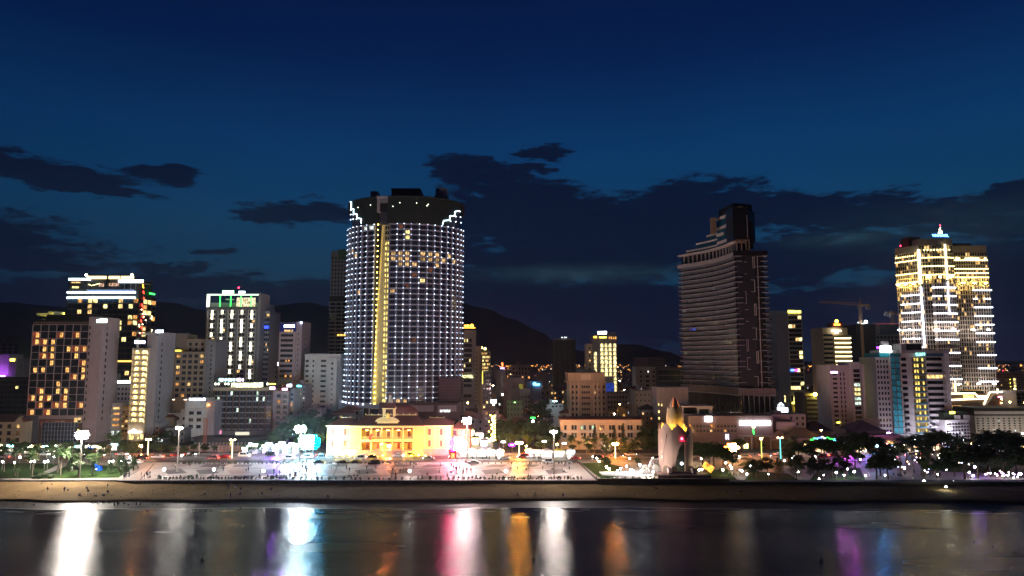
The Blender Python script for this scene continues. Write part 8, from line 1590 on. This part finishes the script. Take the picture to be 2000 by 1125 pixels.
# shrubs along the sea wall, hedges
HB = [broad_proto(31, 1.3, .7, .6, 160, .16, LEAF_D, 6), cone_proto(32, 1.5, .45, LEAF_D, 120)]
for t, c in HB: HT[c.name] = 1.3
def shrubs(x0, x1, py, step, lab, grp, sc=(.6, 1.2)):
    px = x0
    while px < x1:
        v = G(px, py); k = 1 if rnd.random() < .35 else 0; o = empty('low_shrub', v, lab, 'shrub', grp, rnd.uniform(0, 6)); s_ = rnd.uniform(*sc); o.scale = (s_,) * 3; put('crown', HB[k][1], o); px += step * rnd.uniform(.6, 1.5)
shrubs(310, 560, 936.5, 5.5, 'low dark shrub in the row on the sea wall left of centre', 'shrubs on the sea wall', (.7, 1.3)); shrubs(560, 915, 937.5, 11, 'sparse low shrub on the sea wall in front of the palace', 'shrubs on the sea wall'); shrubs(915, 1140, 937, 6, 'low shrub in the row on the sea wall right of centre', 'shrubs on the sea wall')
shrubs(345, 565, 907, 6, 'low shrub in the hedge row behind the left part of the square', 'shrubs behind the square'); shrubs(640, 890, 889, 7, 'low shrub in front of the palace yard', 'shrubs before the palace yard', (.5, .9)); shrubs(905, 1060, 906, 9, 'low shrub on the rear planter of the square', 'shrubs behind the square', (.4, .7)); shrubs(1165, 1340, 938.5, 7, 'low shrub on the raised terrace wall before the lotus tower', 'shrubs on the terrace wall')
for px in (693, 705, 726, 748, 770, 790, 808): plant('topiary', CONE[1], px, 884.5, 'little clipped tree standing before the palace uplights', 'clipped trees before the palace', cat='shrub', top=876)
v = G(85, 938, GZ - .6); o = empty('dark_bush', v, 'wide low dark bush on the edge of the bright sand', 'bush'); 
for k, (x, s_) in enumerate(((-3, 1.0), (-.5, 1.3), (2.5, 1.1))): put('crown', BROAD[2][1], o, (x, 0, -1.6), k, .42 * s_)
# ================================================================== PEOPLE
def skin_person(name, joints, edges, rad, mats):
    me = bpy.data.meshes.new(name); me.from_pydata(joints, edges, []); o = bpy.data.objects.new('tmp', me); COL.objects.link(o); sk = o.modifiers.new('s', 'SKIN'); sv = me.skin_vertices[0].data
    for i, r in enumerate(rad): sv[i].radius = (r, r); sv[i].use_root = (i == 0)
    sk.use_smooth_shade = True; m2 = bpy.data.meshes.new_from_object(o.evaluated_get(bpy.context.evaluated_depsgraph_get())); bpy.data.objects.remove(o); m2.name = name
    for m in mats: m2.materials.append(m)
    hz_ = max(v.co.z for v in m2.vertices)
    for p in m2.polygons:
        z = p.center.z / hz_; p.material_index = 0 if z > .84 else (1 if z > .5 else 2)
        if z > .93: p.material_index = 3
    return m2
SK = wall('skin', (.35, .2, .13), .6, .05, 0); HAIR = wall('hair', (.012, .01, .01), .6, .05, 0); CLO = [wall('cloth_%d' % i, c, .85, .08, 0) for i, c in enumerate(((.03, .03, .04), (.10, .03, .03), (.03, .04, .10), (.35, .34, .33), (.05, .05, .06)))]
def pose(k):
    if k == 0: J = [(0, 0, .92), (0, 0, 1.18), (0, 0, 1.42), (0, 0, 1.53), (0, .01, 1.66), (-.2, 0, 1.38), (-.26, .02, 1.1), (-.25, -.06, .85), (.2, 0, 1.38), (.26, .02, 1.1), (.25, -.06, .85), (-.1, 0, .88), (-.11, -.01, .48), (-.12, .02, .06), (-.12, -.14, .03), (.1, 0, .88), (.11, -.01, .48), (.12, .02, .06), (.12, -.14, .03)]
    if k == 1: J = [(0, 0, .90), (0, -.02, 1.16), (0, -.04, 1.40), (0, -.05, 1.51), (0, -.06, 1.64), (-.2, -.02, 1.36), (-.26, .12, 1.12), (-.25, .2, .9), (.2, -.05, 1.36), (.26, -.14, 1.12), (.25, -.3, .95), (-.1, 0, .86), (-.11, -.18, .5), (-.12, -.3, .08), (-.12, -.45, .06), (.1, 0, .86), (.11, .1, .48), (.12, .35, .12), (.12, .25, .03)]
    if k == 2: J = [(0, 0, .16), (0, .04, .42), (0, .02, .66), (0, 0, .77), (0, -.02, .90), (-.2, 0, .62), (-.28, -.12, .42), (-.2, -.34, .36), (.2, 0, .62), (.28, -.12, .42), (.2, -.34, .36), (-.1, -.02, .14), (-.16, -.42, .42), (-.16, -.62, .06), (-.16, -.75, .03), (.1, -.02, .14), (.16, -.42, .42), (.16, -.62, .06), (.16, -.75, .03)]
    return J
ED = [(0, 1), (1, 2), (2, 3), (3, 4), (2, 5), (5, 6), (6, 7), (2, 8), (8, 9), (9, 10), (0, 11), (11, 12), (12, 13), (13, 14), (0, 15), (15, 16), (16, 17), (17, 18)]
RD = [.14, .13, .15, .05, .105, .06, .045, .035, .06, .045, .035, .09, .06, .045, .035, .09, .06, .045, .035]
PP = {}
for k in range(3):
    for c in range(4): PP[k, c] = skin_person('body', pose(k), ED, RD, [SK, CLO[c], CLO[(c + 2) % 5], HAIR])
def person(v, k, c, rz, label, grp, s_=1.0):
    o = empty('person', v, label, 'person', grp, rz); o.scale = (s_,) * 3; put('body', PP[k, c], o); return o
rp = random.Random(5); PN = ('standing', 'walking', 'sitting'); CN = ('dark clothes', 'a dark red top', 'a navy top', 'a pale shirt')
def crowd(n, x0, x1, y0, y1, lab, grp, z=GZ, ks=(0, 1, 1, 0, 2)):
    for i in range(n):
        k = rp.choice(ks); c = rp.randrange(4); v = G(rp.uniform(x0, x1), rp.uniform(y0, y1), z); v.z = z; person(v, k, c, rp.uniform(0, 6.28), 'person %s in %s %s' % (PN[k], CN[c], lab), grp, rp.uniform(.9, 1.06))
crowd(22, 565, 600, 905, 935, 'before the cyan lit part of the square', 'people on the square'); crowd(26, 600, 880, 908, 934, 'on the square before the palace', 'people on the square'); crowd(16, 880, 920, 904, 930, 'near the rose lit end of the square', 'people on the square'); crowd(14, 920, 1120, 908, 934, 'on the bright right part of the square', 'people on the square'); crowd(12, 330, 560, 908, 934, 'on the left part of the square', 'people on the square'); crowd(14, 235, 300, 928, 936, 'at the left end of the square', 'people on the square')
crowd(26, 905, 1125, 896.5, 899, 'in front of the market stalls', 'people at the market', ks=(0, 1)); crowd(14, 1350, 1450, 915, 933, 'on the path right of the lotus tower', 'people in the park'); crowd(18, 1740, 1840, 925, 937, 'by the cafe under the right palms', 'people in the park')
def sandz(y, x): s0 = shore(x); d = y - s0; return max(0.3, min(2.2, (.35 + (d - 4) * .12) if d < 6.5 else 1.25 + (d - 7) * .045))
for i in range(26):
    px = rp.choice((rp.uniform(20, 260), rp.uniform(120, 250), rp.uniform(300, 560))); py = rp.uniform(944, 972); v = G(px, py, 1.5); v.z = sandz(v.y, v.x); k = rp.choice((0, 2, 2, 1)); c = rp.randrange(4); person(v, k, c, rp.uniform(0, 6.28), 'person %s in %s on the bright left sand' % (PN[k], CN[c]), 'people on the beach')
for i in range(10): px = 178 + i * 11 + rp.uniform(-4, 4); v = G(px, 988 + rp.uniform(-2, 2), .05); v.z = -.25; c = rp.randrange(4); person(v, rp.choice((0, 1)), c, rp.uniform(0, 6.28), 'person in %s wading at the water edge at the left' % CN[c], 'people at the water edge')
for (px, py) in ((1010, 967), (1046, 966), (1100, 968), (1276, 957), (1283, 957), (1422, 962), (1445, 962), (470, 966), (640, 970), (1760, 960)): v = G(px, py, 1.5); v.z = sandz(v.y, v.x); c = rp.randrange(4); person(v, 2, c, rp.uniform(0, 6.28), 'person sitting in %s on the dark middle sand' % CN[c], 'people on the dark beach')
for (px, py) in ((376, 999), (384, 999), (402, 999), (413, 998), (470, 993), (546, 998), (748, 1000), (757, 1000), (863, 999), (886, 1000), (288, 999)): v = G(px, py, 0); v.z = -1.15; person(v, 0, rp.randrange(4), 0, 'swimmer with head and shoulders above the lit water', 'swimmers near the shore')
# ================================================================== buoys on a line
BUO = wall('buoy_dark', (.03, .03, .03), .6)
for (px, py, s_) in ((395, 1093, 1.5), (1042, 1094, 1.3), (1603, 1096, 1.3), (1774, 1026, .6), (1805, 1034, .6), (1839, 1042, .5), (1866, 1050, .5), (1902, 1059, .55), (1939, 1069, .55), (1980, 1080, .7), (1743, 1017, .4)):
    v = G(px, py, 0); o = empty('buoy', v, ('larger dark buoy floating left of the pale reflection' if px < 500 else 'larger dark buoy near the middle of the water' if px < 1100 else 'larger dark buoy at the lower right' if px < 1700 else 'small dark buoy of the row crossing the right-hand water'), 'buoy', 'dark buoys' if px > 1700 else None)
    MB().ball((0, 0, .12 * s_), .32 * s_, 8, 6).build('float', BUO, o); MB().cyl((0, 0, .3 * s_), .14 * s_, .05 * s_, .55 * s_, 6).build('top_mark', BUO, o)
# ================================================================== VEHICLES
CARC = [wall('car_white', (.6, .6, .6), .25, .03, 0), wall('car_black', (.015, .015, .018), .2, .03, 0), wall('car_silver', (.3, .3, .32), .25, .03, 0), wall('car_red', (.3, .02, .02), .25, .03, 0)]; TYRE = wall('tyre', (.015, .015, .015), .8, .05, 0); RIM = wall('rim', (.4, .4, .4), .3, .03, 0)
HL = em('headlight', (1, .90, .75), 170); TLt = em('taillight', (1, .05, .02), 60)
def car_proto(kind):
    L, W, H = (4.4, 1.8, 1.45) if kind == 'sedan' else (4.7, 1.9, 1.95)
    pr = [(-L / 2, .45), (-L / 2 + .05, .85), (-L * .30, .95), (-L * .16, H), (L * .16, H), (L * .33, .92), (L / 2 - .1, .82), (L / 2, .45), (L / 2 - .05, .28), (-L / 2 + .05, .28)] if kind == 'sedan' else [(-L / 2, .5), (-L / 2 + .04, 1.0), (-L * .32, 1.1), (-L * .2, H), (L * .42, H), (L / 2 - .05, 1.1), (L / 2, .6), (L / 2 - .05, .3), (-L / 2 + .05, .3)]
    return L, W, H, pr
def make_car(kind, ci, label, grp, v, rz, lights=True):
    L, W, H, pr = car_proto(kind); o = empty('car' if kind == 'sedan' else 'van', v, label, 'car' if kind == 'sedan' else 'van', grp, rz); mb = MB(); n = len(pr)
    def ins(z): return 0 if z < .96 else (z - .96) / (H - .96) * .22
    a = [(x, -W / 2 + ins(z), z) for x, z in pr]; c = [(x, W / 2 - ins(z), z) for x, z in pr]; mb.face(a); mb.face(c[::-1])
    for i in range(n): j = (i + 1) % n; mb.face([a[j], a[i], c[i], c[j]])
    mb.build('body', CARC[ci], o)
    g0, g1 = (-L * .27, L * .27) if kind == 'sedan' else (-L * .27, L * .38)
    for s_ in (-1, 1): mb = MB(); y = s_ * (W / 2 - .10); zt_ = H - .12; mb.box(g0 + .25, -.05, y - .07, y + .07, .98, zt_).box(.05, g1 - .25, y - .07, y + .07, .98, zt_); mb.build('side_window', DG, o)
    mb = MB(); x0, z0_ = pr[2]; x1, z1_ = pr[3]; mb.face([(x0 + .03, -W / 2 + .2, z0_ + .06), (x0 + .03, W / 2 - .2, z0_ + .06), (x1 - .03, W / 2 - .32, z1_ - .03), (x1 - .03, -W / 2 + .32, z1_ - .03)]); 
    for k in range(4): mb.v[-4 + k] = (mb.v[-4 + k][0] - .05, mb.v[-4 + k][1], mb.v[-4 + k][2] + .03)
    mb.build('windscreen', DG, o)
    for x in (-L * .31, L * .31):
        for s_ in (-1, 1):
            w_ = MB().cyl((x, s_ * (W / 2 - .12) - .11, .33), .33, .33, .22, 12, ax=(0, 1, 0)).build('wheel', TYRE, o); MB().cyl((x, s_ * (W / 2 + .0) - .02, .33), .19, .19, .04, 8, ax=(0, 1, 0)).build('rim', RIM, w_)
    for s_ in (-1, 1):
        MB().box(-L / 2 - .03, -L / 2 + .05, s_ * .62 - .17, s_ * .62 + .17, .6, .78).build('headlight', HL if lights else RIM, o); MB().box(L / 2 - .05, L / 2 + .03, s_ * .66 - .14, s_ * .66 + .14, .62, .8).build('taillight', TLt if lights else CARC[3], o)
    return o
rv = random.Random(9); ln_ = [Yr0 + (Yr1 - Yr0) * q for q in (.13, .38, .62, .86)]
protos = {}
def car_at(kind, ci, label, grp, v, rz, lights=True):
    k = (kind, ci, lights)
    if k in protos: o = copy_tree(protos[k]); o.location = v; o.rotation_euler = (0, 0, rz); o['label'] = label; o['group'] = grp; return o
    o = make_car(kind, ci, label, grp, v, rz, lights); protos[k] = o; return o
CNm = ('white', 'black', 'silver', 'dark red')
for i in range(58):
    px = -20 + i * 36 + rv.uniform(-10, 10); l = i % 4; y = ln_[l]; x = P(px, 895, y).x; kind = 'van' if rv.random() < .3 else 'sedan'; ci = rv.randrange(4)
    car_at(kind, ci, '%s %s on the seaside road %s' % (CNm[ci], 'van' if kind == 'van' else 'car', where(px, ((60, 'behind the left palms'), (330, 'past the left end of the square'), (560, 'left of the palace'), (760, 'in front of the palace'), (990, 'in front of the market'), (1230, 'left of the lotus tower'), (1500, 'by the shopping block'), (1750, 'behind the right park trees')))), 'cars driving on the seaside road', Vector((x, y, GZ + .01)), 0 if l < 2 else PI)
for px, py, kind, ci, lb in ((623, 905.5, 'sedan', 1, 'black car parked behind the square left of the palace'), (670, 905.5, 'sedan', 1, 'black car parked behind the square before the palace corner'), (694, 905.5, 'sedan', 1, 'small black car parked next to the motorbikes'), (731, 908, 'van', 1, 'big black van parked on the square before the palace'), (925, 906, 'sedan', 2, 'silver car parked at the rose lit rear of the square'), (1070, 905, 'van', 0, 'white van parked by the right end of the square'), (250, 906, 'van', 0, 'white van parked at the left end of the square'), (268, 905, 'sedan', 0, 'white car parked beside the van at the left')): car_at(kind, ci, lb, 'cars parked behind the square', G(px, py), 0.0, False)
# motorbikes
def moto_proto():
    o = empty('motorbike', (0, 0, -50), 'dark motorbike parked in the row behind the square', 'motorbike', 'motorbikes parked behind the square')
    for x in (-.62, .62): MB().cyl((x, -.05, .3), .3, .3, .1, 12, ax=(0, 1, 0)).build('wheel', TYRE, o)
    mb = MB(); mb.tube([(-.62, 0, .3), (-.5, 0, .85), (-.42, 0, 1.05)], .05, 5); mb.tube([(.62, 0, .3), (0, 0, .4), (-.45, 0, .7)], .12, 6); mb.build('frame', CARC[1], o); MB().box(-.1, .7, -.14, .14, .68, .82).build('seat', TYRE, o); MB().tube([(-.42, -.32, 1.05), (-.42, .32, 1.05)], .03, 5).build('handlebar', RIM, o); return o
mp0 = moto_proto(); first = True
for i in range(34):
    px = 640 + i * 7.3 if i < 24 else 1085 + (i - 24) * 5; v = G(px + rv.uniform(-2, 2), 906 + rv.uniform(-.5, .5)); o = mp0 if first else copy_tree(mp0); first = False; o.location = v; o.rotation_euler = (0, 0, rv.uniform(1.1, 1.9)); o['label'] = 'dark motorbike parked in the row behind the square, ' + ('before the palace' if i < 24 else 'by the right end of the square')
# ================================================================== LOW CITY
HN = ('pinkish', 'pale grey', 'dark grey', 'white', 'tan', 'cream', 'brown')
HM = [PINKW, PALE, GREY, WHITE, TANW, CREAM, BROWN]
def house(px, Y, w, d, h, k, lab, grp):
    x = P(px, 760, Y).x; o = empty('city_house', (x, Y, GZ), lab, 'house', grp); m = HM[k % len(HM)]; MB().box(-w / 2, w / 2, 0, d, 0, h).build('wall', m, o); r = random.Random(k * 31 + int(px)); mb = MB(); nf = max(1, int(h / 3.2)); nc = max(2, int(w / 3)); lm = r.choice((L_WARM, L_AMB, L_WHI))
    for i in range(nf):
        for c in range(nc):
            if r.random() < .85: u = -w / 2 + w * (c + .5) / nc; z = (i + .5) * h / nf; mb.box(u - .55, u + .55, -.06, 0, z - .7, z + .8, 1 if r.random() < .22 else 0, 'k')
    o2 = mb.build('small_window_panes', [DG, lm], o); o2['kind'] = 'stuff'
    q = r.random()
    if q < .4: i = min(w, d) * .5; hh_ = 2.2; mb = MB(); p = [(-w / 2 - .4, -.4, h), (w / 2 + .4, -.4, h), (w / 2 + .4, d + .4, h), (-w / 2 - .4, d + .4, h)]; rr = [(-w / 2 + i * .8, d / 2, h + hh_), (w / 2 - i * .8, d / 2, h + hh_)]; mb.face([p[0], p[1], rr[1], rr[0]]); mb.face([p[1], p[2], rr[1]]); mb.face([p[2], p[3], rr[0], rr[1]]); mb.face([p[3], p[0], rr[0]]); mb.build('roof', ROOFR if r.random() < .7 else ROOFD, o)
    else:
        MB().box(-w / 2 - .1, w / 2 + .1, -.12, .15, h - .2, h + .9).build('parapet', m, o); MB().box(w * .1, w * .4, d * .4, d * .8, h, h + 2.5).build('stair_house', m, o); MB().cyl((-w * .25, d * .4, h), .7, .7, 1.6, 8).build('water_tank', METAL, o)
    return o
rh = random.Random(77); taken = []
bands = [(885, 1110, 372, 640, 46, 'between the great and netted towers'), (1180, 1335, 380, 760, 34, 'in the low city behind the lotus tower'), (1565, 1720, 400, 760, 22, 'between the hotels right of the curved one'), (570, 690, 355, 420, 10, 'at the left foot of the great tower'), (1940, 2010, 480, 760, 10, 'at the right edge below the skyline'), (-40, 60, 430, 620, 6, 'at the far left edge'), (285, 425, 362, 368, 4, 'behind the left street trees')]
for (x0, x1, y0, y1, n, lab) in bands:
    for i in range(n):
        Y = y0 + (y1 - y0) * ((i + rh.random()) / n) ** 1.1; px = rh.uniform(x0, x1); w = rh.uniform(7, 15); h = rh.uniform(7, 15) if Y < 500 else rh.uniform(8, 20); kk = rh.randrange(7)
        house(px, Y, w, rh.uniform(8, 12), h, kk, '%s %s city house %s' % ('small' if h < 10 else 'mid-height' if h < 13 else 'taller', HN[kk], lab), 'small houses ' + lab)
# street lights glowing between the houses
for i in range(125):
    px = rh.choice((rh.uniform(890, 1110), rh.uniform(1180, 1335), rh.uniform(1570, 1720), rh.uniform(1945, 2005), rh.uniform(560, 660))); Y = rh.uniform(380, 800); v = P(px, 760, Y); c = rh.choice(((1, .55, .2), (1, .6, .25), (1, .9, .75), (1, .5, .15))); o = empty('alley_lamp', (v.x, Y, GZ), 'small street lamp glowing between the houses of the low city', 'street lamp', 'alley lamps in the low city'); h = rh.uniform(8, 17); MB().cyl((0, 0, 0), .1, .07, h, 5).build('post', POLE, o); k_ = (c, 'alley')
    if k_ not in _gl: _gl[k_] = MB().ball((0, 0, 0), .4, 6, 4).mesh('lamp_head', [em('alley_' + str(c), c, 130)])
    put('lamp_head', _gl[k_], o, (0, 0, h))
# the far city: thousands of houses and lights towards the hills, one mass
mb = MB(); r = random.Random(3)
for i in range(4200):
    Y = 800 + 2500 * r.random() ** 1.3; x = r.uniform(-1.0, 1.0) * Y * .85; w = r.uniform(7, 18); h = r.uniform(5, 14) if r.random() < .93 else r.uniform(15, 26); mb.box(x, x + w, Y, Y + w, GZ - 1, GZ + h, r.randrange(3), 'bk')
o = mb.build('distant_city', [PINKW, GREY, PALE]); o['kind'] = 'stuff'
mb = MB()
for i in range(2600):
    Y = 800 + 2600 * r.random(); x = r.uniform(-1.0, 1.0) * Y * .85; s_ = r.uniform(.25, .6) * Y / 1600 * 1.15; z = GZ + r.uniform(9, 17); mb.ball((x, Y, z), s_, 5, 3, 0 if r.random() < .7 else (1 if r.random() < .6 else 2))
o = mb.build('distant_street_lights', [em('far_orange', (1, .38, .08), 10, False), em('far_white', (1, .85, .6), 8, False), em('far_red', (1, .15, .05), 6, False)]); o['kind'] = 'stuff'
# sea air: one even thin haze round the whole place
hzm = bpy.data.materials.new('haze'); hzm.use_nodes = True; n = NT(hzm.node_tree); hzm.node_tree.nodes.clear()
pv = n.n('ShaderNodeVolumePrincipled', ins={'Color': (.8, .85, 1, 1), 'Density': 0.00005, 'Anisotropy': 0.82}); ov = hzm.node_tree.nodes.new('ShaderNodeOutputMaterial'); hzm.node_tree.links.new(pv.outputs[0], ov.inputs['Volume'])
o = MB().box(-6000, 6000, -3000, 9500, -2, 440).build('haze', hzm); o['kind'] = 'stuff'
# end
